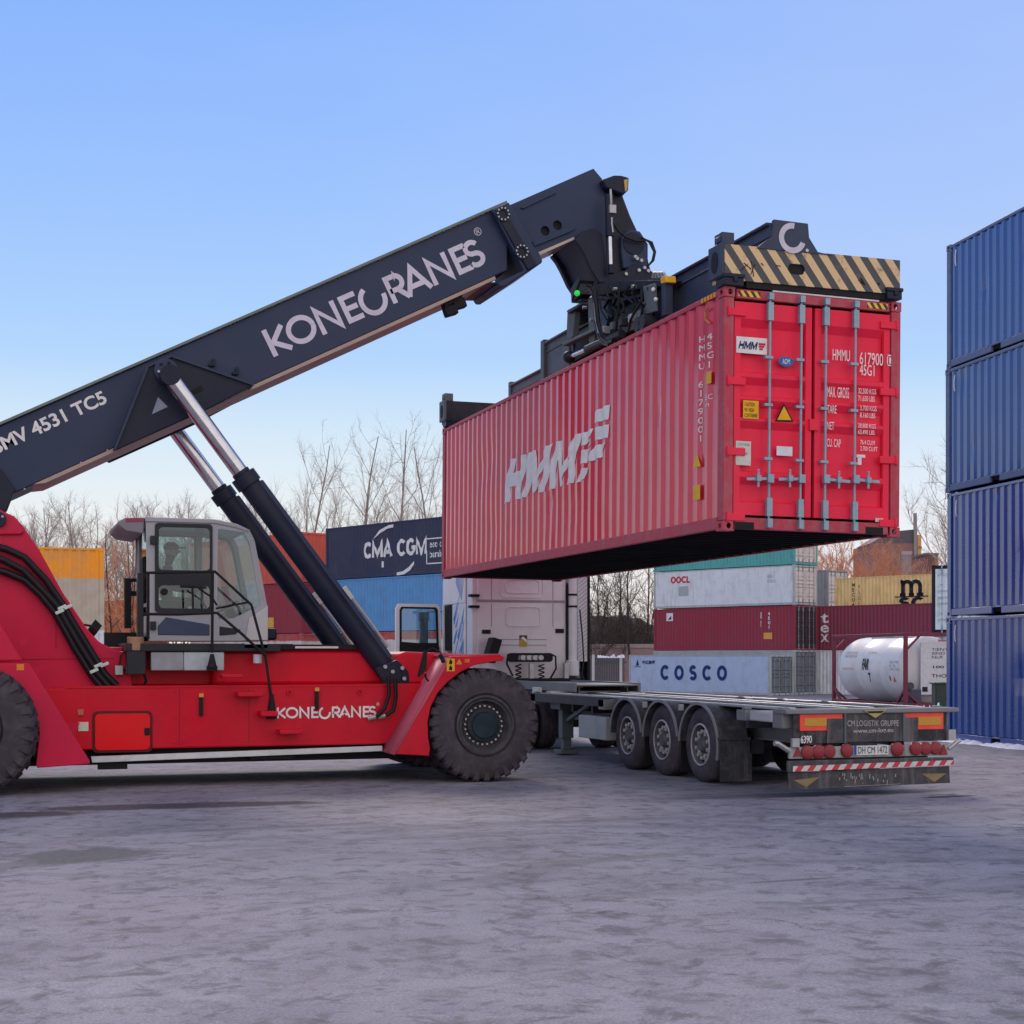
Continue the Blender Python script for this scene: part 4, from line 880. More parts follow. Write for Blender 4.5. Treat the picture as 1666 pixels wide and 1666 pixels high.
xa, za = at(655, 1066, YB + .2); m = MB(); m.prism([(5.40, 1.38), (5.95, 1.38), (6.75, 1.80), (5.62, 1.84), (5.5, 1.8)], YB + .1, MIR(YB) - .1); obj('front_frame', m, RED, st, bevel=.03)
for x0, y0, x1, y1, mt in ((726.5, 1071.5, 739.5, 1092, YEL),):
    a, b = at(x0, y1, YN), at(x1, y0, YN); s_ = obj('warning_sticker', MB().box(a[0], b[0], YN - .006, YN, a[1], b[1]), mt, ff)
    m = MB()
    for yy in (1077, 1087): x, z = at(733, yy, YN); m.box(x - .022, x + .022, YN - .010, YN - .005, z - .03, z + .02); m.box(x - .008, x + .008, YN - .010, YN - .005, z + .02, z + .04)
    obj('pictogram', m, BLACK, s_)
tri = outl([(741.5, 1081), (752, 1081), (747, 1072)], YN); t_ = obj('warning_triangle', MB().prism(tri, YN - .006, YN), plain('orange_triangle', (.80, .25, .05)), ff)
a, b = at(756, 1078, YN), at(764, 1072, YN); obj('small_sticker', MB().box(a[0], b[0], YN - .006, YN, a[1], b[1]), plain('orange_red_sticker', (.75, .16, .05)), ff)
# hand mirror on the fender
m = MB(); p = outl([(690, 1058), (694, 1060), (693, 1090), (681, 1102), (680, 1099)], YN - .1); m.prism(p, YN - .14, YN - .07)
m.tube([(at(690, 1060, YN)[0], YN - .1, at(690, 1060, YN)[1]), (at(700, 1054, YN)[0], YN - .1, at(700, 1054, YN)[1]), (at(716, 1062, YN)[0], YN - .05, at(716, 1062, YN)[1])], .012, 6)
m.tube([(at(689, 1092, YN)[0], YN - .1, at(689, 1095, YN)[1]), (at(690, 1101, YN)[0], YN - .08, at(690, 1102, YN)[1]), (at(697, 1108, YN)[0], YN, at(697, 1108, YN)[1])], .014, 6); obj('mirror', m, BLACK, ff)
x, z = at(717, 1071, YN); obj('side_lamp', MB().bar((x - .03, YN - .06, z + .06), (x + .03, YN - .06, z - .06), .05, .06, (0, 1, 0)), BLACK, ff, bevel=.01)
# --- steps
for x0, x1, y0, y1 in ((361, 394, 1097, 1105), (387, 428, 1126, 1136), (424, 452, 1157, 1168), (455, 491, 1187, 1197)):
    a, b = at(x0, y1, YB - .25), at(x1, y0, YB - .25); obj('step', MB().box(a[0], b[0], YB - .28, YB + .02, a[1] + .02, b[1]), RED, st, bevel=.01)
# --- lettering on the body
def konecranes(o, ex, ey, wdt, hgt, mat, parent, T):
    m = MB(); k = wdt; sw = hgt * .185
    for ch, a, b in [('K', .0, .098), ('O', .088, .222), ('N', .228, .330), ('E', .350, .428), ('R', .560, .652), ('A', .632, .752), ('N', .758, .860), ('E', .880, .955), ('S', .936, 1.022)]: glyph(m, ch, a * k, (b - a) * k, hgt, sw)
    stroke(m, arc(.487 * k, hgt * .44, .052 * k, hgt * .48, 112, 368, 24), sw / 2)
    me, _ = text_mesh('\u00ae', .0, 0); me.transform(Matrix.Translation((1.02 * k, hgt * 1.02, 0)) @ Matrix.Diagonal((.034 * k, .034 * k, 1, 1))); m.mesh(me)
    m.v = [tuple(T(v[0], v[1], v[2])) for v in m.v]
    obj('lettering', m, mat, parent, smooth=0)
def wallT(p0, p1, Y, off=.005):
    """map u along p0->p1 (x,z points) and v perpendicular, on a wall at y = Y - off"""
    d = Vector((p1[0] - p0[0], p1[1] - p0[1])).normalized(); n = Vector((-d.y, d.x))
    return lambda u, v, w=0: (p0[0] + d.x * u + n.x * v, Y - off - w, p0[1] + d.y * u + n.y * v)
a, b = at(450, 1169, YB), at(609, 1166.5, YB); wl = math.hypot(b[0] - a[0], b[1] - a[1])
konecranes(a, None, None, wl, .155, WHITE, st, wallT(a, b, YB))
# --- boom
YBo = 22.22
bt = [(-40, 709.5), (824, 329.8)]; bb = [(-40, 834), (852, 429.5)]
tl, tr, bl_, br_ = at(-40, 709.5, YBo), at(826, 330.5, YBo), at(-40, 831, YBo), at(826, 440, YBo)
m = MB(); m.prism([tl, tr, br_, bl_], YBo, MIR(YBo)); boom = obj('boom', m, BOOM, st, bevel=.02)
ux = Vector((tr[0] - tl[0], tr[1] - tl[1])).normalized(); un = Vector((-ux.y, ux.x))
def off2(p, a, b): return (p[0] + ux.x * a + un.x * b, p[1] + ux.y * a + un.y * b)
m = MB(); m.prism([off2(tl, 0, 0), off2(tr, -.02, 0), off2(tr, -.02, .035), off2(tl, 0, .035)], YBo - .05, MIR(YBo) + .05); obj('top_flange', m, paint('skylit_boom_edge', (.16, .20, .19), .5), boom)  # paler than the boom: skylight on the top edge put into the colour
m = MB(); q0 = at(14, 832, YBo); q0 = (q0[0], q0[1] + .02); q1 = off2(br_, -.25, 0)
m.prism([off2(bl_, 1.0, -.05), off2(br_, -.25, -.05), off2(br_, -.25, 0), off2(bl_, .85, 0)], YBo - .04, MIR(YBo) + .04); obj('bottom_flange', m, paint('lit_tan_flange', (.42, .32, .27), .5), boom)  # tan tone paints the light caught by the boom's lower edge
# rear yoke of the boom
m = MB(); p = outl([(-30, 757), (0, 762), (26, 797), (14, 812), (-30, 826)], YBo - .05); m.prism(p, YBo - .07, YBo + .02); m.prism(outl([(-30, 806), (22, 802), (12, 828), (-2, 846), (-30, 850)], YBo - .05), YBo - .12, YBo + .3); obj('boom_yoke', m, DARK, boom, bevel=.015)
for px, py in ((40, 796), (91, 773), (132, 753), (175, 733)):
    x, z = at(px, py, YBo); obj('rivet', MB().ball((x, YBo - .005, z), .016, 5), STEEL, boom)
# wing plates holding the cylinder pivots
p = outl([(240, 597), (278, 580.5), (412, 627), (338, 666), (190, 732), (184, 727)], YBo - .28)
obj('pivot_wing', MB().prism(p, MIR(YBo) + .22, MIR(YBo) + .30), DARK, boom, bevel=.015)
m = MB().prism(p, YBo - .30, YBo - .22)
pe = outl([(240, 597), (278, 580.5)], YBo - .28)
m2 = MB(); ins = outl([(243, 602), (276, 586), (402, 628), (337, 658), (196, 723)], YBo - .28); m2.prism(ins, YBo - .22, YBo + .01)
wing = obj('pivot_wing', m, DARK, boom, bevel=.015); obj('wing_web', m2, DARK, wing)
m = MB(); a_, b_, c_ = [at(*q, YBo - .28) for q in ((240, 597), (278, 580.5), (412, 627))]; d_ = at(187, 730, YBo - .28)
for q, r_ in ((d_, a_), (a_, b_), (b_, c_)): m.bar((q[0], YBo - .18, q[1]), (r_[0], YBo - .18, r_[1]), .03, .34, (0, 1, 0))
obj('wing_rim', m, BOOM, wing)
x, z = at(270, 604, YBo - .3); m = MB(); m.cyl((x, YBo - .36, z), (x, YBo - .2, z), .17, n=28); bs = obj('pivot_boss', m, BOOM, boom, bevel=.015)
for an in range(6):
    obj('bolt', MB().cyl((x + .11 * math.cos(an * 1.047 + .2), YBo - .385, z + .11 * math.sin(an * 1.047 + .2)), (x + .11 * math.cos(an * 1.047 + .2), YBo - .355, z + .11 * math.sin(an * 1.047 + .2)), .020, n=6), STEEL if an in (0, 3) else BLACK, bs)
tri = outl([(247, 674), (273, 662), (257, 646)], YBo - .3); m = MB(); 
for k in (0, .6):
    pass
m.prism([tri[0], tri[1], tri[2]], YBo - .306, YBo - .298); tg = obj('warning_triangle', m, plain('pale_sticker', (.26, .30, .40), .5), wing)
m = MB(); p = outl([(308, 637), (326, 627), (331, 634), (318, 641)], YBo - .3); m.prism(p, YBo - .31, YBo - .2); obj('slot', m, BLACK, wing)
for px, py in ((347, 590), (385, 604)):
    x, z = at(px, py, YBo); m = MB(); m.box(x - .02, x + .02, YBo - .06, YBo, z - .06, z + .05); m.box(x - .07, x - .02, YBo - .06, YBo, z - .06, z - .02); obj('hook_lug', m, DARK, boom, bevel=.006)
# lettering on the boom
a, b = at(445, 581.5, YBo), at(787, 430, YBo); wl = math.hypot(b[0] - a[0], b[1] - a[1])
konecranes(a, None, None, wl, .41, plain('pale_lilac_lettering', (.62, .60, .74), .45), boom, wallT(a, b, YBo))
me, _ = text_mesh('SMV 4531 TC5', .025, 0); a, b = at(-6, 739.5, YBo), at(176, 655, YBo); wl = math.hypot(b[0] - a[0], b[1] - a[1]); T = wallT(a, b, YBo)
m = MB().mesh(me); m.v = [T(v[0] * wl, v[1] * .19) for v in m.v]; obj('model_lettering', m, WHITE, boom, smooth=0)
# collar at the boom end
p = outl([(800, 341.5), (826.8, 329.3), (882, 424), (881, 428), (820, 467.5), (813, 467.5), (808, 461), (852, 440.5)], YBo - .10)
m = MB(); m.prism(p, YBo - .13, MIR(YBo) + .13); col = obj('boom_collar', m, BOOM, boom, bevel=.02)
p = outl([(806, 347), (820, 340.5), (873, 432), (858, 440)], YBo - .13); obj('collar_plate', MB().prism(p, YBo - .16, YBo - .12), DARK, col, bevel=.012)
m = MB(); p = outl([(790, 462), (808, 459), (851, 441), (850, 446), (820, 462)], YBo - .06); m.prism(p, YBo - .1, MIR(YBo) + .1); obj('collar_shoe', m, DARK, col)
for px, py in ((818, 348.5), (848.5, 409.5)):
    x, z = at(px, py, YBo - .16); rg = obj('bolt_ring', MB().lathe([(-.018, .06), (-.018, .115), (0, .115)], (x, YBo - .16, z), (0, 1, 0), 28), DARK, col)
    m = MB()
    for k in range(10): an = k * .628; m.cyl((x + .09 * math.cos(an), YBo - .20, z + .09 * math.sin(an)), (x + .09 * math.cos(an), YBo - .17, z + .09 * math.sin(an)), .014, n=6)
    obj('bolts', m, STEEL, rg)
# inner boom and curved nose
YI = 22.30
nose = outl([(815, 340), (965.4, 274.3), (981, 293), (985, 330), (986, 400), (986, 460), (974, 460.5), (962, 441), (951, 415), (942, 402), (933.7, 390), (925, 389), (870, 413), (840, 425)], YI)
hole = [circ(*at(887, 375.5, YI), .075, 20), circ(*at(907, 366.5, YI), .075, 20)]
m = MB(); m.mesh(wall_plate([nose], hole, YI, .04)); m.mesh(wall_plate([nose], [], MIR(YI) - .04, .04))
nn = len(nose); vs = [(p[0], YI + .04, p[1]) for p in nose] + [(p[0], MIR(YI) - .04, p[1]) for p in nose]
m.add(vs, [(i, (i + 1) % nn, (i + 1) % nn + nn, i + nn) for i in range(nn)])
inner = obj('inner_boom', m, BOOM, st, smooth=30)
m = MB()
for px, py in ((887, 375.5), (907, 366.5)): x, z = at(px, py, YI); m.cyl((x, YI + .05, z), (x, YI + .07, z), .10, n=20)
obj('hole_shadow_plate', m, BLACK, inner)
# wide nose cheeks (the dark flared gooseneck below the nose)
p = outl([(933.7, 390), (948, 376), (966, 371), (978, 378), (983, 400), (989, 459), (975, 461), (962, 441), (951, 417), (943, 402)], YI - .13)
for y0_ in (YI - .14, MIR(YI) + .02): obj('gooseneck_cheek', MB().prism(p, y0_, y0_ + .12), DARK, inner, bevel=.015)
m = MB(); p = outl([(846, 338), (902, 311), (904, 315), (850, 341)], YI); m.prism(p, YI - .03, YI + .01); p = outl([(865, 394), (925, 369), (933, 368), (934, 374), (925, 379), (868, 402)], YI); m.prism(p, YI - .04, YI + .01); obj('wear_strip', m, BOOM, inner, bevel=.008)
m = MB(); p = outl([(875, 411), (933, 386), (934, 390), (878, 415)], YI); m.prism(p, YI - .02, MIR(YI) + .02); obj('slide_rail', m, paint('worn_tan_rail', (.50, .42, .38), .4), inner)
# floodlights under the boom
for px, py in ((732, 505), (746, 494)):
    x, z = at(px, py, YBo + .1); m = MB(); m.bar((x - .02, YBo + .1, z + .06), (x + .03, YBo + .1, z - .08), .16, .20); fl_ = obj('floodlight', m, BLACK, st, bevel=.02)
    xx, zz = at(px, py - 14, YBo + .1); obj('lamp_bracket', MB().tube([(x, YBo + .1, z + .05), (x - .03, YBo + .1, z + .12), (xx, YBo + .1, zz)], .014, 6), BLACK, fl_)
m = MB(); p = outl([(722, 491), (752, 480), (751, 486), (724, 499)], YBo + .05); m.prism(p, YBo + .02, YBo + .22); obj('lamp_rail', m, BLACK, st)
# --- lift cylinders
for yv in (21.62, MIR(21.62)):
    lo = Vector((*at(634, 1098, 21.62), 0)); up = Vector((*at(276, 612, 21.62), 0))
    lo3, up3 = Vector((lo.x, yv, lo.y)), Vector((up.x, yv, up.y)); d = (up3 - lo3).normalized()
    tb = at(396, 780, 21.62); Lb = (Vector((tb[0], yv, tb[1])) - lo3).length
    m = MB(); m.cyl(lo3, lo3 + d * Lb, .155, n=28); m.cyl(lo3 + d * (Lb - .12), lo3 + d * (Lb + .06), .185, n=28); m.cyl(lo3 + d * (Lb + .06), lo3 + d * (Lb + .12), .13, n=20)
    side = Vector((d.z, 0, -d.x))
    cy_ = obj('lift_cylinder', m, DARK, st, bevel=.008, smooth=30)
    m = MB(); m.bar(lo3 + d * .2 + side * .13, lo3 + d * (Lb - .15) + side * .13, .20, .10, (side.x, 0, side.z)); m.box(0, 0, 0, 0, 0, 0); obj('cylinder_guard', m, BOOM, cy_, bevel=.02)
    obj('piston_rod', MB().cyl(lo3 + d * (Lb - .1), up3, .115, n=24), CHROME, cy_)
    m = MB(); m.cyl(up3 - Vector((0, .12, 0)), up3 + Vector((0, .12, 0)), .14, n=20); obj('rod_eye', m, DARK, cy_)
    m = MB(); m.tube([lo3 + d * 1.25 + side * .20 - Vector((0, .1, 0)), lo3 + d * .8 + side * .21 - Vector((0, .1, 0)), lo3 + d * .35 + side * .20 - Vector((0, .1, 0))], .022, 8); m.bar(lo3 + d * 1.22 + side * .2 - Vector((0, .1, 0)), lo3 + d * 1.42 + side * .2 - Vector((0, .1, 0)), .06, .06); obj('pressure_pipe', m, STEEL, cy_)
    m = MB(); m.cyl(lo3 - Vector((0, .24, 0)), lo3 + Vector((0, .24, 0)), .13, n=20)
    for s_ in (-.20, .20): m.prism([(lo3.x - .26, lo3.z + .10), (lo3.x + .05, lo3.z + .22), (lo3.x + .22, lo3.z + .05), (lo3.x + .24, lo3.z - .18), (lo3.x - .1, lo3.z - .22)], yv + s_ - .035, yv + s_ + .035)
    lg = obj('pivot_lug', m, DARK, cy_, bevel=.01)
    m = MB()
    for dx_, dz_ in ((-.13, .12), (-.02, .05), (.12, .10), (.15, -.05)): m.cyl((lo3.x + dx_, yv - .27, lo3.z + dz_), (lo3.x + dx_, yv - .23, lo3.z + dz_), .03, n=6)
    obj('lug_bolts', m, STEEL, cy_)
for pts in ([(632, 1100), (633, 1130), (626, 1152), (612, 1166)], [(643, 1104), (644, 1135), (640, 1156), (628, 1164)]):
    P3 = [(at(a, b, YB - .1)[0], YB - .1, at(a, b, YB - .1)[1]) for a, b in pts]; obj('hose', MB().tube(P3, .030, 8), HOSE, st)
    e_ = P3[-1]; obj('hose_fitting', MB().cyl(e_, (e_[0] - .10, e_[1] + .05, e_[2] - .03), .03, n=8), STEEL, st)
# --- wheels
def big_wheel(nlug=30, Rr=.805, wdt=.48):
    """axis along y, outer face at y = 0 (towards -y), hub centre at origin"""
    t = MB()
    t.lathe([(.06, .40), (.0, .46), (-.005, .54), (.0, .62), (.03, .70), (.05, .745), (.08, .765), (wdt / 2, .775), (wdt - .08, .765), (wdt - .05, .745), (wdt - .02, .66), (wdt, .54), (wdt - .05, .40)], (0, 0, 0), (0, 1, 0), 72)
    for k in range(nlug):
        a0 = 2 * math.pi * k / nlug; hw = math.pi / nlug * .60
        for side_, ph in ((0, 0), (1, math.pi / nlug)):
            vs = []
            yo, yi = (.012, wdt * .52) if side_ == 0 else (wdt - .012, wdt * .48)
            for rr, yy, wf in ((.665, yo + (.0 if side_ == 0 else 0), .62), (Rr - .035, yo + (.008 if side_ == 0 else -.008), .95), (Rr, yo + (.045 if side_ == 0 else -.045), 1.0), (Rr, yi, .8), (.75, yi, .85)):
                for sg in (-1, 1):
                    an = a0 + ph + sg * hw * wf + (.10 if yy == yi else 0); vs.append((rr * math.cos(an), yy, rr * math.sin(an)))
            t.add(vs, [(0, 2, 3, 1), (2, 4, 5, 3), (4, 6, 7, 5), (6, 8, 9, 7), (0, 8, 6, 4), (0, 4, 2), (1, 5, 7, 9), (1, 3, 5)])
    r_ = MB()
    r_.lathe([(.05, .43), (-.01, .425), (-.018, .40), (-.006, .385), (.012, .37), (.012, .35), (.10, .325), (.13, .30), (.13, .245), (.075, .235), (.055, .215), (.05, .08), (.045, 0)], (0, 0, 0), (0, 1, 0), 48)
    r_.lathe([(.42, .0), (.42, .40), (.47, .43)], (0, 0, 0), (0, 1, 0), 32)
    b_ = MB()
    for k in range(24):
        an = 2 * math.pi * k / 24; c = (.272 * math.cos(an), .272 * math.sin(an)); b_.cyl((c[0], .085, c[1]), (c[0], .13, c[1]), .015, n=6)
    return t, r_, b_
t_, r_, b_ = big_wheel()
HUBP = MB().lathe([(.05, .215), (.045, .19), (.02, .18), (.012, .10), (.010, 0)], (0, 0, 0), (0, 1, 0), 40)
RIMM = paint('charcoal_rim', (.045, .045, .055), .45, (.16, .15, .17), .4, scale=3); HUBM = paint('teal_grey_hub', (.008, .020, .034), .45, (.05, .08, .1), .4)
rim0 = None
def place_wheel(x, y, flip, z=.80, steer=0, sc=1.0):
    global rim0
    if rim0 is None:
        rim0 = obj('wheel', r_, RIMM, None); tt = obj('tyre', t_, TYRE, rim0, smooth=28); bb = obj('wheel_bolts', b_, STEEL, rim0); obj('hub', HUBP, HUBM, rim0); o = rim0
    else: o = copy_tree(rim0)
    o.parent = st; o.location = Vector((x, y, z)) - ORG[st.name]; o.rotation_euler = (0, random.uniform(0, .2), (math.pi if flip else 0) + steer); o.scale = (sc, sc, sc)
place_wheel(6.56, YN, False); place_wheel(6.56, YN + .62, False); place_wheel(6.56, MIR(YN), True); place_wheel(6.56, MIR(YN) - .62, True)
xr = -.34
place_wheel(xr, YN - .10, False, .845, -R(16), 1.05); place_wheel(xr, MIR(YN) - .02, True, .845, -R(16), 1.05)
m = MB(); m.cyl((6.56, YN + .3, .8), (6.56, MIR(YN) - .3, .8), .26, n=20); m.box(6.2, 6.9, YB + .9, MIR(YB) - .9, .5, 1.4); m.cyl((xr, YN + .3, .8), (xr, MIR(YN) - .3, .8), .2, n=16); obj('axle', m, DARK, st)
# --- cab
YK = 21.85; YKF = MIR(YK)
CABG = paint('silver_cab_paint', (.34, .35, .39), .38, (.25, .24, .25), .25, bump=.006, coat=.2); SLATE = plain('slate_panel', (.045, .07, .13), .35); CABK = plain('black_cab_frame', (.018, .022, .03), .4)
A = lambda px, py: at(px, py, YK)
def frame_side(Y0, t, mat_s, name):
    outer = outl([(237, 841.5), (350, 846), (384, 853), (402, 861.5), (411, 880), (430.5, 982), (435.5, 985), (435.5, 1042.5), (242, 1042.5)], YK)
    win1 = outl([(252.5, 852.5), (343.5, 857), (344.5, 993), (300, 995), (252, 994)], YK); win2 = outl([(354.5, 860), (397, 866.5), (406, 884), (424, 985), (380, 1006), (356, 1008), (353, 990)], YK)
    return wall_plate([outer], [win1, win2], Y0, t)
cab = obj('cab', frame_side(YK, .05, None, ''), CABG, st, smooth=0); obj('side_frame', frame_side(YKF - .05, .05, None, ''), CABG, cab, smooth=0)
m = MB(); rfp = outl([(236, 841), (350, 845), (384, 852), (404, 861), (403, 866), (384, 859), (350, 852), (236, 849)], YK); m.prism(rfp, YK - .02, YKF + .02); m.prism(outl([(262, 840), (320, 841), (345, 844), (262, 844)], YK), YK + .3, YKF - .3); obj('cab_roof', m, CABG, cab, bevel=.015)
m = MB(); m.prism(outl([(192, 848), (205, 842), (236, 841.5), (234, 868.5), (205, 864), (193, 855)], YK), YK + .03, YKF - .03); ac = obj('roof_visor', m, paint('grey_visor', (.22, .21, .24), .5), cab, bevel=.02)
m = MB(); m.prism(outl([(205, 843.2), (233, 842.6), (233, 848), (205, 849)], YK), YK + .02, YK + .04); obj('visor_band', m, plain('dusky_red', (.30, .06, .09)), ac)
# rear wall and pillars, floor, front slope
m = MB(); a = A(241, 1042); b = A(241, 846); m.box(a[0], a[0] + .05, YK + .05, YKF - .05, a[1], a[1] + .35); m.box(a[0], a[0] + .05, YK + .05, YK + .25, a[1], b[1]); m.box(a[0], a[0] + .05, YKF - .25, YKF - .05, a[1], b[1]); c = A(435, 1042); m.box(a[0], c[0] - .02, YK + .05, YKF - .05, a[1], a[1] + .06)
obj('rear_wall', m, CABG, cab)
m = MB(); pf = outl([(430.5, 985), (435.5, 987), (435.5, 1042), (431, 1042)], YK); m.prism(pf, YK + .05, YKF - .05); 
for yv in (YK + .03, YKF - .09): q, r1, r2 = A(402, 862), A(411, 880), A(431, 985); m.bar((q[0], yv, q[1]), (r1[0], yv, r1[1]), .06, .06); m.bar((r1[0], yv, r1[1]), (r2[0], yv, r2[1]), .06, .06)
obj('front_frame_bar', m, CABG, cab)
q, r1, r2 = A(402, 863), A(411, 880), A(430.5, 985)
m = MB(); m.add([(q[0], YK + .06, q[1]), (q[0], YKF - .06, q[1]), (r1[0], YKF - .06, r1[1]), (r1[0], YK + .06, r1[1]), (r2[0], YKF - .06, r2[1]), (r2[0], YK + .06, r2[1])], [(0, 1, 2, 3), (3, 2, 4, 5)]); obj('windscreen', m, GLASS, cab, smooth=0)
sw = outl([(354.5, 860), (397, 866.5), (406, 884), (424, 985), (380, 1006), (356, 1008), (353, 990)], YK)
for yv in (YK + .02, YKF - .03): obj('side_window', MB().prism(sw, yv, yv + .008), GLASS, cab, smooth=0)
rw = MB(); a, b = A(241, 985), A(241, 850); rw.box(a[0] + .02, a[0] + .028, YK + .25, YKF - .25, a[1], b[1]); obj('rear_window', rw, GLASS, cab)
# door
fr_o = rrect(A(252, 1000)[0], A(345, 1000)[0], A(300, 996)[1], A(300, 852)[1], .05); w1 = rrect(A(258, 0)[0], A(341.5, 0)[0], A(0 + 300, 928)[1], A(300, 858.5)[1], .06); w2 = rrect(A(258, 0)[0], A(341.5, 0)[0], A(300, 990)[1], A(300, 953)[1], .06)
def xat(px): return at(px, 950, YK)[0]
fr_o = rrect(xat(252), xat(345.5), A(300, 997)[1], A(300, 852)[1], .05); w1 = rrect(xat(258), xat(341), A(300, 928)[1], A(300, 858.5)[1], .06); w2 = rrect(xat(258), xat(341), A(300, 990)[1], A(300, 953)[1], .06)
for yv in (YK - .025, YKF - .005):
    dr_ = obj('door', MB().mesh(wall_plate([fr_o], [w1, w2], yv, .03)), CABK, cab, smooth=0)
    for w_ in (w1, w2): obj('pane', MB().mesh(wall_plate([w_], [], yv + .012, .006)), GLASS, dr_, smooth=0)
    if yv < YC:
        x, z = A(267, 963); obj('lock', MB().cyl((x, yv - .02, z), (x, yv, z), .05, n=16), BLACK, dr_)
        x, z = A(335, 956); obj('door_handle', MB().bar((x - .35, yv - .03, z + .01), (x, yv - .03, z), .03, .03), BLACK, dr_)
        for py in (879, 1018): x, z = A(250, py); obj('hinge', MB().box(x - .05, x + .03, yv - .03, yv + .02, z - .06, z + .06), CABK, dr_, bevel=.008)
m = MB().prism(outl([(257, 1033), (257, 1018), (270, 1004), (341, 1016), (341, 1034)], YK), YK - .012, YK + .01); obj('lower_panel', m, SLATE, cab, bevel=.01)
m = MB().prism(outl([(357, 1019), (392, 1024), (383, 1032), (357, 1034)], YK), YK - .012, YK + .01); obj('nose_vent', m, CABK, cab, bevel=.008)
m = MB(); p = outl([(405, 1006), (435.5, 986), (435.5, 1042), (398, 1042)], YK); m.prism(p, YK - .03, YK); obj('nose_cheek', m, paint('pale_cheek', (.50, .50, .52), .45), cab, bevel=.01)
m = MB(); a, b = A(440, 1041), A(436, 1022); m.box(a[0] - .08, a[0] + .13, YK + .2, YKF - .2, a[1], b[1]); obj('front_lamp_box', m, DARK, cab, bevel=.03)
# seat, console
m = MB(); sx_, sz_ = A(278, 985); m.box(sx_ - .25, sx_ + .32, YC - .26, YC + .26, sz_ - .06, sz_ + .10); m.box(sx_ - .33, sx_ - .17, YC - .26, YC + .26, sz_ + .05, sz_ + .72); m.box(sx_ - .10, sx_ + .2, YC - .15, YC + .15, sz_ - .42, sz_ - .06); obj('seat', m, BLACK, cab, bevel=.04)
m = MB(); a = A(400, 990); m.bar((a[0] + .05, YC, 2.1), (a[0] - .12, YC, a[1] + .02), .12, .12); m.lathe([(-.012, .17), (.012, .19), (.012, .15), (-.012, .17)], (a[0] - .13, YC, a[1] + .05), (-.5, 0, .86), 24); m.box(a[0] - .02, a[0] + .18, YC - .4, YC + .4, 2.08, a[1] - .05); obj('steering_column', m, BLACK, cab)
# platform, boxes below, posts
m = MB(); a, b = at(205, 1063, YB + .1), at(445, 1046, YB + .1); m.box(a[0], b[0] + .1, YB + .1, MIR(YB) - .1, b[1] - .12, b[1] - .01); obj('platform', m, CABK, st, bevel=.01)
for x0, x1, mt in ((246, 299, plain('mid_grey_box', (.30, .31, .34), .45)), (299.5, 365, plain('light_grey_box', (.42, .48, .52), .45))):
    a, b = at(x0, 1091, YB + .1), at(x1, 1061, YB + .1); obj('storage_box', MB().box(a[0], b[0], YB + .12, YB + .62, a[1], b[1]), mt, st, bevel=.012)
m = MB(); a, b = at(203, 1022, YK + .6), at(213, 941, YK + .6); m.box(a[0], b[0], YK + .55, YK + .75, a[1], b[1]); m.box(a[0], b[0] + .25, YK + .6, YK + .64, b[1] - .25, b[1] - .18); m.box(a[0], b[0] + .25, YK + .6, YK + .64, b[1] - .05, b[1]); obj('exhaust_post', m, BLACK, st)
m = MB(); a, b = at(224, 1044, YK), at(234, 932, YK); m.box(a[0], b[0], YK + .02, YK + .2, a[1], b[1]); obj('cab_post', m, CABK, st, bevel=.01)
m = MB(); a, b = at(160, 1060, YK + 1), at(233, 1022, YK + 1); m.box(a[0], b[0], YH + .4, MIR(YH) - .4, a[1] - .1, a[1] + .02); m.box(a[0] + .1, b[0], YC + .4, YC + .5, a[1], b[1] - .06); obj('rear_deck', m, CABK, st)
a, b = at(208, 1059, YB + .05), at(236, 1036, YB + .05); be = obj('beacon', MB().cyl(((a[0] + b[0]) / 2, YB + .2, a[1]), ((a[0] + b[0]) / 2, YB + .2, b[1]), (b[0] - a[0]) / 2, n=20), plain('amber_brown_lens', (.36, .20, .12), .3), st, bevel=.015)
m = MB(); m.box(a[0] - .01, b[0] + .01, YB + .08, YB + .34, a[1] - .32, a[1] - .005); obj('beacon_base', m, CABK, be, bevel=.01)
# handrails
Yr = YB - .02
def rail(pts, r=.020): return [(at(a, b, Yr)[0], Yr, at(a, b, Yr)[1]) for a, b in pts]
for pts in ([(235, 940), (238, 932), (350, 930), (409, 984), (432, 1070), (442, 1140)], [(232, 999), (290, 999.5), (353, 997), (392, 1030), (434, 1069)], [(346, 930), (345.5, 1000), (345, 1062)], [(241, 932), (241, 1040)]):
    obj('handrail', MB().tube(rail(pts), .020, 8), BLACK, st)
for (px, py, h_) in ((345, 1086, 22), (442, 1165, 36)):
    a, b = at(px, py, Yr), at(px, py - h_, Yr); m = MB(); m.tube([(a[0], Yr, a[1]), (b[0], Yr, b[1])], [.07, .025], 10); m.box(a[0] - .07, a[0] + .07, Yr - .03, Yr + .05, a[1] - .04, a[1] + .02); obj('rail_foot', m, BLACK, st)
for pts in ([(320, 955), (345, 972), (353, 985)], [(351, 990), (375, 985), (404, 980)], [(313, 954), (314, 990)]): obj('grab_bar', MB().tube(rail(pts), .014, 6), BLACK, st)
x, z = at(419, 1073, YB + .1); obj('work_lamp', MB().cyl((x, YB + .1, z - .05), (x, YB + .1, z + .07), .06, n=14), plain('pale_lamp', (.5, .55, .65), .3), st)
x, z = at(410, 1052, YB + .2); obj('mint_tray', MB().box(x - .12, x + .2, YB + .1, YB + .3, z - .02, z + .05), plain('mint_tray', (.5, .66, .62), .5), st)
for px in (455, 470): x, z = at(px, 1053, YB + .4); obj('deck_fitting', MB().box(x - .05, x + .06, YB + .4, YB + .6, z - .05, z + .05), CABK, st, bevel=.01)

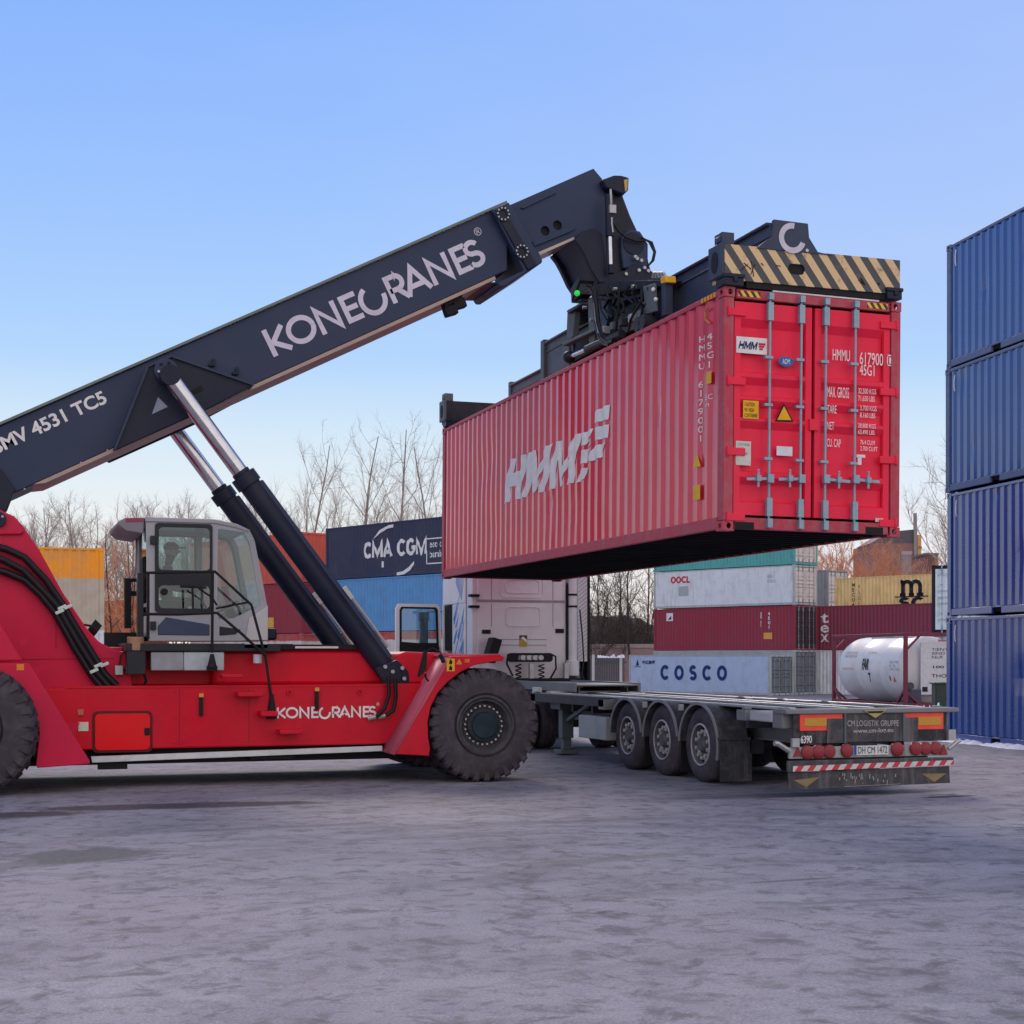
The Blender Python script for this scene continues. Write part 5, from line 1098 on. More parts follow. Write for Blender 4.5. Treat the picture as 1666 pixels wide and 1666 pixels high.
# driver
def skin_body(name, joints, edges, mat, parent=None, sub=2):
    me = bpy.data.meshes.new(name); me.from_pydata([j[:3] for j in joints], edges, []); me.update()
    o = bpy.data.objects.new(name, me); COL.objects.link(o)
    sk_ = o.modifiers.new('skin', 'SKIN'); o.modifiers.new('sub', 'SUBSURF').levels = sub; o.modifiers['sub'].render_levels = sub
    for i, j in enumerate(joints): me.skin_vertices[0].data[i].radius = (j[3], j[4] if len(j) > 4 else j[3])
    me.skin_vertices[0].data[0].use_root = True
    me.materials.append(mat)
    if parent: o.parent = parent
    return o
hx_, hz_ = A(280, 975)
J = [(0, 0, 0, .15, .12), (-.02, 0, .22, .15, .12), (.0, 0, .42, .17, .12), (.03, 0, .52, .07), (.06, 0, .60, .055), (.08, 0, .70, .085, .095), (.085, 0, .78, .075, .085),
     (.03, -.19, .46, .06), (.12, -.24, .20, .045), (.36, -.18, .16, .036), (.44, -.16, .17, .032), (.03, .19, .46, .06), (.12, .24, .20, .045), (.36, .18, .16, .036), (.44, .16, .17, .032),
     (.06, -.1, -.02, .09), (.44, -.12, .0, .07), (.50, -.12, -.36, .05), (.62, -.12, -.40, .04), (.06, .1, -.02, .09), (.44, .12, .0, .07), (.50, .12, -.36, .05), (.62, .12, -.40, .04)]
Eg = [(0, 1), (1, 2), (2, 3), (3, 4), (4, 5), (5, 6), (2, 7), (7, 8), (8, 9), (9, 10), (2, 11), (11, 12), (12, 13), (13, 14), (0, 15), (15, 16), (16, 17), (17, 18), (0, 19), (19, 20), (20, 21), (21, 22)]
JACK = plain('dark_green_jacket', (.03, .05, .05), .8); SKINM = plain('skin', (.42, .26, .20), .5)
man = thing('person', 'driver in dark jacket and cap sitting at the wheel inside the silver cab', 'person', (hx_, YC, hz_), local=True)
skin_body('body', J, Eg, JACK, man)
m = MB(); m.ball((.085, 0, .735), .098, 8, (1.05, .85, 1.15)); m.ball((.195, 0, .73), .022, 5); m.ball((.10, -.088, .735), .028, 5, (.8, .4, 1.2)); m.ball((.10, .088, .735), .028, 5, (.8, .4, 1.2)); obj('face', m, SKINM, man)
m = MB(); m.ball((.08, 0, .785), .108, 8, (1.05, .9, .75)); m.prism([(.15, -.07), (.27, -.05), (.29, 0), (.27, .05), (.15, .07)], .775, .79, 'z'); obj('cap', m, plain('dark_cap', (.03, .035, .04), .8), man)
for s_ in (-1, 1):
    m = MB(); m.ball((.47, s_ * .155, .175), .042, 6, (1.3, .7, .8))
    for k in range(4): m.tube([(.50, s_ * (.135 + k * .015), .19), (.535, s_ * (.133 + k * .015), .185), (.545, s_ * (.133 + k * .015), .160), (.52, s_ * (.135 + k * .015), .145)], .009, 6)
    m.tube([(.475, s_ * .125, .185), (.505, s_ * .112, .165), (.525, s_ * .122, .15)], .010, 6); obj('hand', m, SKINM, man)
# ------------------------------------------------------------------ spreader
TOPZ = CZ0 + RH + .012
sp_ = thing('container_spreader', 'dark telescopic spreader with striped end beam clamped on top of the lifted container', 'spreader', (9.5, 22.72, TOPZ))
def S(px, py, X=8.62): return atx(px, py, X)
SGREY = paint('weathered_grey_steel', (.11, .13, .145), .5, (.06, .06, .065), .4, scale=2); SBLK = paint('black_machinery', (.016, .018, .030), .42, (.08, .075, .08), .35, scale=2.4)
SBEAM = paint('blue_slate_beam', (.034, .050, .092), .42, (.10, .11, .12), .3, scale=1.2, streak=.2)
EYL = 16.60; xl, xr_ = 8.29, 10.71; zb_, zt_ = TOPZ + .075, TOPZ + .50
SAND = stripes('sand_slate_stripes', (.66, .47, .25), (.045, .055, .065), .188, R(37), (0, 2), .22, .75)
slot = at(1296, 438, EYL)
def endbeam(Y0, front):
    m = MB(); m.mesh(wall_plate([[(xl, zb_), (xr_, zb_), (xr_, zt_), (xl, zt_)]], [rrect(slot[0] - .115, slot[0] + .115, slot[1] - .065, slot[1] + .065, .06)], Y0, .03))
    m.box(xl, xr_, Y0 + .30, Y0 + .33, zb_, zt_); m.box(xl, xr_, Y0 + .03, Y0 + .30, zb_, zb_ + .025); m.box(xl, xl + .30, Y0 + .03, Y0 + .3, zb_ + .03, zt_); m.box(xr_ - .3, xr_, Y0 + .03, Y0 + .3, zb_ + .03, zt_)
    m.box(xl + .3, xr_ - .3, Y0 + .03, Y0 + .3, zt_ - .03, zt_)
    return obj('end_beam', m, SAND if front else SBLK, sp_, smooth=0)
eb = endbeam(EYL, True); obj('slot_back', MB().box(slot[0] - .16, slot[0] + .16, EYL + .031, EYL + .05, slot[1] - .09, slot[1] + .09), BLACK, eb)
EF = 28.50; eb2 = endbeam(EF, False)
# hump plate with the ring mark
hump = [at(a, b, EYL) for a, b in ((1230, 409), (1256, 384), (1258, 357), (1314, 364), (1316, 387), (1330, 410), (1354, 430))]
hump = [(max(p[0], xl), p[1]) for p in hump]; hump[0] = (hump[0][0], zt_ - .02); hump[-1] = (hump[-1][0], zt_ - .02)
hp = obj('hump_plate', MB().prism(hump, EYL - .012, EYL + .04), SBEAM, eb, bevel=.006)
c0 = at(1288, 388, EYL); m = MB(); vs = []; n = 24
for i in range(n + 1):
    an = R(80 + 262 * i / n); vs += [(c0[0] + .185 * math.cos(an), EYL - .02, c0[1] + .185 * math.sin(an)), (c0[0] + .115 * math.cos(an), EYL - .02, c0[1] + .115 * math.sin(an))]
m.add(vs, [(2 * i, 2 * i + 2, 2 * i + 3, 2 * i + 1) for i in range(n)]); q = at(1312, 408, EYL); m.add([(q[0] + .022 * math.cos(k * .785), EYL - .02, q[1] + .022 * math.sin(k * .785)) for k in range(8)], [tuple(range(8))])
obj('ring_mark', m, plain('pale_ring', (.58, .57, .68), .5), hp, smooth=0)
for e_, Y0 in ((eb, EYL), (eb2, EF)):
    for sx, xx in ((-1, xl), (1, xr_)):
        m = MB(); xa, xb = (xx - .02, xx + .24) if sx < 0 else (xx - .20, xx + .01)
        m.box(xa, xb, Y0 - .03, Y0 + .20, TOPZ + .005, TOPZ + .10); m.box(xa - .012, xb + .012, Y0 - .045, Y0 + .21, TOPZ + .10, TOPZ + .145); m.box((xa + xb) / 2 - .01, (xa + xb) / 2 + .04, Y0 - .05, Y0 - .02, TOPZ + .05, TOPZ + .11)
        obj('twistlock', m, DARK, e_, bevel=.006)
    m = MB(); m.box(xl - .045, xl + .002, Y0 + .0, Y0 + .36, TOPZ + .12, zt_ + .02); m.box(xl - .03, xl + .14, Y0 + .02, Y0 + .22, zt_, zt_ + .15); m.box(xl - .05, xl + .02, Y0 + .04, Y0 + .16, zt_ + .03, zt_ + .10); ep = obj('corner_post', m, SGREY if Y0 > 20 else SBEAM, e_, bevel=.01)
    m = MB(); me = plate([circ(0, 0, .09, 20, .13)], [], .004); me.transform(Matrix(((0, 0, 1, xl - .05), (1, 0, 0, Y0 + .18), (0, 1, 0, TOPZ + .31), (0, 0, 0, 1)))); obj('post_slot', me, BLACK, ep)
m = MB(); m.box(xl + .3, xr_ - .2, EYL + .02, EYL + .28, TOPZ + .0, zb_); obj('beam_foot', m, BLACK, eb)
# scratches on the striped plate
m = MB()
for a, b in (((1210, 428), (1222, 438)), ((1222, 425), (1226, 450)), ((1228, 430), (1221, 447)), ((1238, 428), (1242, 432)), ((1262, 432), (1270, 433)), ((1396, 455), (1404, 462)), ((1400, 452), (1407, 464)), ((1428, 460), (1431, 463)), ((1205, 440), (1216, 430))):
    p, q = at(*a, EYL), at(*b, EYL); m.bar((p[0], EYL - .003, p[1]), (q[0], EYL - .003, q[1]), .006, .014, (0, 1, 0))
obj('scratches', m, BLACK, eb)['kind'] = 'stuff'
# telescopic beams
X0, X1 = 8.92, 9.40
def hollow(name, Ya, Yb, xa, xb, za, zb, mat):
    m = MB(); m.box(xa, xb, Ya, Yb, za, zb); m.box(xa - .05, xb + .05, Ya + .01, Yb - .01, zb - .012, zb + .025); m.box(xa - .02, xa, Ya, Yb, zb - .16, zb - .13); return obj(name, m, mat, sp_, bevel=.012)
hollow('telescopic_beam', EYL + .04, 20.1, X0, X1, TOPZ + .12, TOPZ + .80, SBEAM)
hollow('telescopic_beam', 26.4, EF + .02, X0 + .1, X1 - .05, TOPZ + .05, TOPZ + .26, SBLK)
mb_ = hollow('main_beam', 20.0, 23.4, X0 - .02, X1 + .65, TOPZ + .10, TOPZ + .80, SBLK); hollow('main_beam', 23.4, 24.55, X0 - .04, X1 + .25, TOPZ + .10, TOPZ + .86, SGREY)
hollow('sliding_sleeve', 24.55, 26.5, X0, X1 + .1, TOPZ + .08, TOPZ + .47, SGREY)
m = MB(); m.box(X0 - .10, X1 + .3, 24.45, 24.62, TOPZ + .08, TOPZ + .93); m.box(X0 - .04, X1 + .1, 26.40, 26.52, TOPZ + .08, TOPZ + .55); obj('sleeve_collar', m, SGREY, sp_, bevel=.012)
def sp_plate(name, pts, X, t, mat, parent=None, bev=.01):
    p = [S(a, b, X) for a, b in pts]; return obj(name, MB().prism(p, X, X + t, 'x'), mat, parent or sp_, bevel=bev)
XA = 8.60
sp_plate('frame_post', [(923, 504), (936, 497), (932, 548), (921, 556)], XA, .10, SGREY)
sp_plate('frame_post', [(1075, 455), (1082, 452), (1082, 512), (1076, 516)], XA, .12, SBEAM); sp_plate('yellow_cap', [(1074, 452), (1082, 448), (1083, 459), (1075, 462)], XA - .02, .16, YEL)
sp_plate('frame_post', [(956, 487), (966, 483), (967, 556), (958, 560)], XA, .10, SGREY)
sp_plate('top_arm', [(921, 506), (946, 491), (947, 495), (924, 510)], XA - .06, .35, SBLK); sp_plate('bracket_arm', [(928, 490), (945, 485), (946, 490), (930, 493)], XA - .04, .3, SBLK)
sp_plate('cross_rail', [(914, 558), (966, 534), (967, 538), (915, 563)], XA - .10, .12, SGREY)
sp_plate('cross_rail', [(968, 480), (1012, 484), (1046, 478), (1046, 483), (1012, 490), (968, 486)], XA, .10, DARK)
sp_plate('upper_frame', [(970, 468), (985, 458), (1082, 455), (1078, 466), (1010, 474), (970, 482)], XA + .05, 1.5, SBLK)
sp_plate('gusset_plate', [(966, 488), (988, 487), (990, 512), (984, 540), (986, 560), (966, 562)], XA + .04, .08, SBEAM)
sp_plate('gusset_plate', [(1046, 466), (1064, 461), (1067, 506), (1050, 512)], XA - .06, .04, SGREY)
sp_plate('side_frame', [(990, 512), (1043, 487), (1045, 520), (1000, 548), (990, 548)], XA + .10, .08, SBLK); sp_plate('lower_plate', [(1004, 522), (1050, 500), (1056, 512), (1050, 528), (1002, 548)], XA + .04, .06, SGREY)
sp_plate('side_frame', [(938, 552), (966, 540), (1004, 530), (1003, 550), (930, 590)], XA + .2, .10, BLACK)
# slewing bearing and rotator
m = MB(); m.lathe([(0, .01), (0, .80), (.16, .80), (.16, .62), (.30, .62), (.30, .01)], (9.5, 22.72, TOPZ + .92), (0, 0, 1), 40); obj('slewing_ring', m, SBLK, sp_, bevel=.01)
YH_ = 22.30
hb_ = [(980, 293), (990, 288), (1022, 290), (1021, 311), (1014, 318), (1026, 350), (1040, 380), (1052, 398), (1056, 425), (1060, 440), (1084, 453), (1083, 458), (986, 461), (987, 330)]
p = outl(hb_, YH_); m = MB(); m.prism(p, YH_ + .02, YH_ + .10); m.prism(p, MIR(YH_) - .10, MIR(YH_) - .02); m.prism(outl([(990, 330), (1010, 330), (1045, 392), (1048, 456), (990, 458)], YH_), YH_ + .1, MIR(YH_) - .1); rot = obj('head_link', m, SBLK, sp_, bevel=.015)
m = MB(); m.prism(outl([(979, 293), (998, 286), (1010, 286.5), (1022, 290), (1021, 311), (1012, 317), (984, 306)], YH_ - .12), YH_ - .16, MIR(YH_) + .16); obj('head_bracket', m, DARK, sp_, bevel=.02)
x, z = at(1028, 398, YH_); m = MB(); m.lathe([(-.07, .01), (-.07, .17), (-.05, .19), (0, .20), (.1, .20)], (x, YH_, z), (0, 1, 0), 32); obj('link_pin', m, DARK, rot)
m = MB(); m.prism(outl([(1009, 386), (1022, 374), (1040, 377), (1053, 398), (1053, 436), (1012, 438), (1009, 410)], YH_ - .02), YH_ - .06, YH_ + .03); obj('cheek_plate', m, BOOM, rot, bevel=.02)
m = MB(); m.prism(outl([(985, 446), (1015, 441), (1030, 430), (1048, 432), (1060, 442), (1084, 454), (1083, 459), (986, 462)], YH_ - .1), YH_ - .12, YH_ + .02); obj('lower_yoke', m, DARK, rot, bevel=.012)
m = MB()
for px, py in ((1036, 421), (1043, 424), (1039, 440), (1054, 441), (1018, 446), (1033, 418), (1048, 436)): x, z = at(px, py, YH_ - .12); m.cyl((x, YH_ - .15, z), (x, YH_ - .11, z), .028, n=8)
obj('bolts', m, STEEL, rot)
m = MB(); x, z = at(1019, 308, YH_ - .2); m.prism(outl([(1015, 293), (1021, 291), (1020, 310), (1017, 312)], YH_ - .17), YH_ - .18, YH_ - .14); obj('edge_mark', m, plain('dull_gold', (.5, .38, .12), .5), sp_)
# sway damping cylinder
a, b, c = at(989, 318, YH_ - .2), at(990.5, 386, YH_ - .2), at(992, 440, YH_ - .2); Yd = YH_ - .24
m = MB(); m.cyl((a[0], Yd, a[1]), (b[0], Yd, b[1]), .065, n=16); m.cyl((c[0], Yd, c[1] - .06), (c[0], Yd, c[1] + .08), .05, n=10); dm = obj('damping_cylinder', m, DARK, sp_, bevel=.008)
obj('piston_rod', MB().cyl((b[0], Yd, b[1]), (c[0], Yd, c[1]), .035, n=14), CHROME, dm)
x, z = at(993, 344, Yd); m = MB(); m.box(x - .05, x + .06, Yd - .1, Yd - .02, z - .05, z + .08); m.cyl((x - .02, Yd - .08, z + .08), (x - .03, Yd - .08, z + .32), .02, n=8); obj('valve_block', m, STEEL, dm, bevel=.006)
obj('control_pipe', MB().tube([(at(a_, b_, Yd)[0], Yd - .08, at(a_, b_, Yd)[1]) for a_, b_ in ((992, 356), (992, 366), (994, 380))], .014, 6), STEEL, dm)
# hoses
def hose_xz(pts, r=.022, Y=YH_ - .14): obj('hose', MB().tube([(at(a_, b_, Y)[0], Y, at(a_, b_, Y)[1]) for a_, b_ in pts], r, 8), HOSE, sp_)
hose_xz([(998, 362), (1005, 375), (1018, 386), (1034, 392), (1048, 392)], .018)
for o_ in (0, 4, 8): hose_xz([(1044 + o_ * .4, 386 + o_ * .3), (1056 + o_ * .6, 394), (1064 + o_ * .3, 410), (1061 + o_ * .3, 424), (1054, 433)], .014, YH_ - .1 + o_ * .03)
for pts in ([(946, 472), (956, 467), (964, 470), (968, 492), (970, 525), (976, 548), (984, 559), (992, 561)], [(952, 474), (961, 470), (967, 476), (970, 495), (973, 525), (980, 549), (990, 558), (998, 554)]):
    obj('hose', MB().tube([(8.46, *S(a_, b_, 8.46)) for a_, b_ in pts], .036, 8), HOSE, sp_)
obj('hose_sleeve', MB().tube([(8.44, *S(a_, b_, 8.44)) for a_, b_ in ((963, 474), (967, 495), (969, 520), (974, 542))], .012, 6), plain('pale_cable', (.55, .55, .6), .5), sp_)
for pts in ([(1008, 458), (1007, 480), (1006, 505), (1002, 535), (998, 552), (990, 560)], [(1044, 470), (1044, 490), (1034, 505), (1026, 520), (1022, 540)], [(1046, 500), (1043, 515), (1044, 528)]):
    obj('cable', MB().tube([(8.48, *S(a_, b_, 8.48)) for a_, b_ in pts], .018, 6), HOSE, sp_)
m = MB(); p, q, r_ = S(926, 581, 8.5), S(955, 568, 8.5), S(1012, 543, 8.5); m.cyl((8.5, *q), (8.5, *r_), .06, n=14); ex = obj('side_shift_cylinder', m, SBLK, sp_); obj('piston_rod', MB().cyl((8.5, *p), (8.5, *q), .032, n=12), CHROME, ex); obj('rod_clevis', MB().ball((8.5, *p), .10, 7), SBLK, ex)
for px, py in ((1044, 529), (1052, 526)): obj('hydraulic_motor', MB().cyl((8.42, *S(px, py, 8.5)), (8.62, *S(px, py, 8.5)), .11, n=18), SBLK, sp_, bevel=.012)
m = MB(); p = S(941, 474, 8.55); m.bar((8.62, p[0] - .15, p[1] + .03), (8.62, p[0] + .2, p[1] - .02), .2, .22); m.prism([(p[0] + .18, p[1] - .12), (p[0] + .22, p[1] + .08), (p[0] - .1, p[1] + .18), (p[0] - .2, p[1] + .13)], 8.5, 8.75, 'x'); lh = obj('signal_lamp', m, SBLK, sp_, bevel=.01)
q = S(939, 477, 8.48); obj('green_lens', MB().ball((8.48, q[0], q[1]), .045, 8), plain('lit_green_lens', (.02, .5, .08), .3, 0, (.05, 1, .15, .3)), lh)
m = MB(); q = S(1068, 447, 8.7)
for k in range(3): m.tube([(8.7, S(1062 + k * 5, 452, 8.7)[0], S(1062 + k * 5, 452, 8.7)[1]), (8.7, S(1064 + k * 5, 445, 8.7)[0], S(1064 + k * 5, 444, 8.7)[1]), (8.7, S(1070 + k * 5, 443, 8.7)[0], S(1070 + k * 5, 444, 8.7)[1]), (8.7, S(1074 + k * 5, 450, 8.7)[0], S(1074 + k * 5, 452, 8.7)[1])], .02, 6)
obj('pipe_bend', m, STEEL, sp_)
m = MB()
for px, py in ((1063, 471), (1067, 487)): q = S(px, py, 8.52); m.ball((8.52, *q), .03, 5)
obj('bolts', m, WHITE, sp_)

# more pipework on the carriage
rnd5 = random.Random(17)
for k in range(7):
    a0 = 972 + k * 12; pts = [(a0, 470 - k * 1.5), (a0 + rnd5.uniform(-3, 5), 488 - k * 2), (a0 + rnd5.uniform(-8, 8), 505 - k * 3), (a0 + 8 + rnd5.uniform(-6, 6), 520 - k * 4)]
    obj('hose', MB().tube([(8.56 + rnd5.uniform(-.04, .04), *S(p[0], p[1], 8.56)) for p in pts], rnd5.choice((.012, .018, .024)), 6), HOSE, sp_)
for k in range(5):
    q = S(985 + k * 15, 538 - k * 6.5, 8.54); obj('valve', MB().box(8.48, 8.60, q[0] - .05, q[0] + .05, q[1] - .05, q[1] + .06), (STEEL, SGREY, SBLK)[k % 3], sp_, bevel=.008)
for px, py in ((950, 500), (962, 520), (1000, 470), (1030, 466), (1056, 470)):
    q = S(px, py, 8.56); obj('bolt', MB().cyl((8.54, *q), (8.60, *q), .026, n=8), STEEL, sp_)
for Y_ in (20.6, 22.0, 23.2): obj('stiffener', MB().box(X0 - .06, X0 - .02, Y_ - .04, Y_ + .04, TOPZ + .12, TOPZ + .78), SBLK, sp_)
# ------------------------------------------------------------------ container semi-trailer
TY = 17.12; XL, XR = 9.40, 11.84; TC = (XL + XR) / 2
tr_ = thing('container_trailer', 'empty dark container chassis trailer with three axles under the lifted container', 'trailer', (TC, 22.5, 0))
TDK = paint('dark_grey_chassis', (.030, .036, .044), .5, (.12, .115, .12), .5, scale=1.5, streak=.3); TTOP = paint('dusty_deck_steel', (.20, .21, .225), .45, (.14, .13, .13), .4, scale=1.4, metal=.2)
MUD = paint('dusty_black_plastic', (.040, .042, .052), .5, (.17, .165, .175), .55, scale=3, streak=.5); TT = lambda px, py: at(px, py, TY)
for xc in (TC - .48, TC + .48):
    m = MB(); m.box(xc - .07, xc + .07, TY + .15, 26.6, 1.04, 1.065); m.box(xc - .07, xc + .07, TY + .15, 26.6, .62, .645); m.box(xc - .012, xc + .012, TY + .15, 26.6, .645, 1.04)
    m.box(xc - .07, xc + .07, 26.2, 29.3, 1.20, 1.225); m.box(xc - .07, xc + .07, 26.2, 29.3, 1.06, 1.08); m.box(xc - .012, xc + .012, 26.2, 29.3, 1.08, 1.2)
    obj('main_beam', m, TTOP, tr_)
for y, za, zb2 in ((17.35, .86, 1.085), (18.35, .92, 1.06), (23.3, .90, 1.07), (26.65, .90, 1.09)):
    m = MB(); m.box(XL + .02, XR - .02, y - .10, y + .10, za + .06, zb2 - .01); m.box(XL, XL + .22, y - .13, y + .13, za, zb2); m.box(XR - .22, XR, y - .13, y + .13, za, zb2); m.box(XL + .04, XL + .14, y - .05, y + .05, zb2, zb2 + .04); m.box(XR - .14, XR - .04, y - .05, y + .05, zb2, zb2 + .04); obj('bolster', m, TTOP, tr_, bevel=.01)
m = MB(); m.box(XL - .02, XR + .07, TY - .04, TY + .30, 1.045, 1.105); obj('rear_crossbar', m, TTOP, tr_, bevel=.012)
m = MB(); m.box(XL - .02, XL + .45, TY + .35, TY + .95, .93, 1.06); obj('corner_bolster', m, paint('pale_bolster', (.42, .43, .46), .45, (.15, .14, .14), .4), tr_, bevel=.02)
m = MB(); m.box(XL, XL + .08, 23.2, 26.8, .95, 1.08); m.box(XL, XL + .16, 23.2, 26.8, 1.08, 1.10); obj('side_beam', m, TDK, tr_); m = MB(); m.box(XR - .08, XR, 18.4, 26.8, .95, 1.08); obj('side_beam', m, TDK, tr_)
m = MB(); m.box(XL + .25, XR - .25, 18.5, 23.1, 1.068, 1.078); m.box(TC - .9, TC + .9, 23.5, 26.4, 1.068, 1.08); obj('deck_plate', m, TDK, tr_)
for k in range(9): obj('cross_member', MB().box(XL + .3, XR - .3, 18.7 + k * .95, 18.8 + k * .95, .80, 1.062), TDK, tr_)
for x_ in (TC - .95, TC - .2, TC + .2, TC + .95): obj('deck_rail', MB().box(x_ - .04, x_ + .04, TY + .3, 26.4, 1.08, 1.115), paint('polished_rail', (.55, .55, .57), .3, metal=.5), tr_, bevel=.008)
m = MB(); m.box(TC - .62, TC + .62, 26.0, 29.5, 1.225, 1.26); m.box(TC - .66, TC - .60, 26.0, 29.5, 1.12, 1.29); m.box(TC + .60, TC + .66, 26.0, 29.5, 1.12, 1.29); m.box(XL + .05, XR - .05, 29.3, 29.55, 1.1, 1.25); obj('gooseneck', m, TTOP, tr_, bevel=.01)
m = MB(); m.box(XL + .08, XL + .16, 26.6, 26.9, 1.08, 1.2); m.box(XL + .3, XR - .3, 26.5, 26.75, 1.06, 1.13); obj('front_bolster', m, plain('pale_bolster2', (.6, .6, .6)), tr_)
for x_ in (XL + .28, XR - .42):
    m = MB(); m.box(x_, x_ + .22, 25.85, 26.05, .30, 1.03); m.box(x_ + .03, x_ + .19, 25.88, 26.02, .09, .32); m.box(x_ - .06, x_ + .28, 25.75, 26.15, .02, .09); m.bar((x_ + .1, 25.85, .62), (x_ + .1, 24.7, .95), .07, .07); m.box(x_ - .1, x_ + .4, 25.7, 26.2, .82, 1.03); obj('landing_leg', m, SGREY, tr_, bevel=.01)
ya, za = atx(985, 1205, XL); yb, zb2 = atx(941, 1163, XL); obj('tool_box', MB().box(XL, XL + .5, ya, yb, za, zb2), paint('pale_tool_box', (.36, .39, .41), .4, (.16, .16, .16), .4, streak=.4), tr_, bevel=.015)
m = MB(); m.cyl((TC - .3, 24.0, .62), (TC - .3, 23.0, .62), .16, n=16); m.cyl((TC + .4, 24.2, .62), (TC + .4, 23.2, .62), .2, n=16); obj('air_tank', m, TDK, tr_)
# wheels
def road_wheel(dual=False):
    t = MB(); w_ = .385; Rw = .53
    t.lathe([(.03, .29), (.0, .33), (-.008, .40), (.01, .47), (.04, .515), (.06, .53), (.13, .533), (.135, .52), (.145, .52), (.15, .533), (.235, .533), (.24, .52), (.25, .52), (.255, .533), (w_ - .06, .53), (w_ - .03, .51), (w_, .40), (w_ - .03, .29)], (0, 0, 0), (1, 0, 0), 48)
    r = MB(); r.lathe([(.03, .30), (.005, .295), (.0, .28), (.02, .265), (.09, .25), (.10, .22), (.075, .15), (.075, .115), (.02, .10), (.0, .085), (.0, 0)], (0, 0, 0), (1, 0, 0), 36); r.lathe([(.30, 0), (.30, .28), (.36, .30)], (0, 0, 0), (1, 0, 0), 24)
    b = MB()
    for k in range(10): an = k * .6283; c = (.185 * math.cos(an), .185 * math.sin(an)); b.cyl((.10, *c), (.02, *c), .030, n=6)
    for k in range(5): an = k * 1.2566 + .3; c = (.20 * math.cos(an), .20 * math.sin(an)); b.ball((.07, *c), .05, 5, (.5, 1, 1))
    return t, r, b
t_, r_, b_ = road_wheel(); RIM2 = paint('dusty_rim', (.085, .082, .09), .55, (.22, .21, .22), .5, scale=7); NUTM = paint('bright_wheel_nut', (.48, .47, .48), .4, (.15, .14, .15), .5, scale=9, metal=.3)
rc_ = MB()
for k in range(10):
    an = k * .6283 + .31; cc = (.228 * math.cos(an), .228 * math.sin(an)); rc_.cyl((.085, *cc), (.10, *cc), .030, n=10)
rc_.lathe([(.088, .245), (.082, .235), (.090, .215)], (0, 0, 0), (1, 0, 0), 32)  # black discs for hand holes; the black ring paints the recess shade
w0 = obj('wheel', r_, RIM2, None); obj('rim_hole_shade', rc_, BLACK, w0); obj('tyre', t_, TYRE, w0); obj('wheel_nuts', b_, NUTM, w0); obj('rim_lip', MB().lathe([(.03, .305), (.002, .30), (-.004, .288), (.004, .275), (.03, .268)], (0, 0, 0), (1, 0, 0), 40), NUTM, w0)
first = True
def put_wheel(root, x, y, flip, z=.53, sc=1.0):
    global first
    o = w0 if first else copy_tree(w0); first = False
    o.parent = root; o.location = Vector((x, y, z)) - ORG[root.name]; o.rotation_euler = (random.uniform(0, 6), 0, math.pi if flip else 0); o.scale = (sc, sc, sc)
WY = (19.62, 20.93, 22.24)
for y in WY: put_wheel(tr_, XL + .01, y, False); put_wheel(tr_, XR - .01, y, True)
for y in WY: m = MB(); m.cyl((XL + .3, y, .53), (XR - .3, y, .53), .075, n=14); m.box(XL + .55, XL + .75, y - .5, y + .2, .42, .62); obj('axle', m, TDK, tr_)
for x0 in (XL - .015, XR - .445):
    for i, y in enumerate(WY):
        m = MB(); Rf = .625; prof = []; a0, a1 = (-18, 178) if i == 0 else (8, 178)
        for k in range(19): an = R(a0 + (a1 - a0) * k / 18); prof.append((y - Rf * math.cos(an), .53 + Rf * .93 * math.sin(an)))
        q = [(a + (.022 if False else 0), b) for a, b in prof]; inn = [(y + (a - y) * .965, .53 + (b - .53) * .965) for a, b in prof]
        m.prism(prof + inn[::-1], x0, x0 + .46, 'x'); rim_ = [(y + (a - y) * 1.03, .53 + (b - .53) * 1.03) for a, b in prof]
        mg = obj('mudguard', m, MUD, tr_, smooth=40)
        m = MB(); m.prism(rim_ + inn[::-1], x0 - .014, x0 + .012, 'x'); m.box(x0, x0 + .46, y - .63, y - .60, .40 if i else .36, .60) if i == 0 else None; obj('guard_lip', m, paint('scuffed_grey_edge', (.22, .22, .24), .5), mg)
        if i == 0:
            m = MB(); m.box(x0 - .01, x0 + .48, y - .672, y - .62, .62, .665); m.box(x0 - .005, x0 + .475, y - .655, y - .632, .36, .63); obj('guard_tray', m, MUD, mg, bevel=.012)
            m = MB(); m.box(x0 + .01, x0 + .49, y - .672, y - .658, .06, .44); obj('mud_flap', m, MUD, mg)
        else:
            m = MB(); m.box(x0 + .06, x0 + .45, y - .625, y - .61, .10, .58); obj('mud_flap', m, BLACK, mg)
for y in (20.28, 21.58): obj('side_lamp', MB().box(XL - .005, XL + .06, y - .02, y + .02, .99, 1.08), STEEL, tr_)
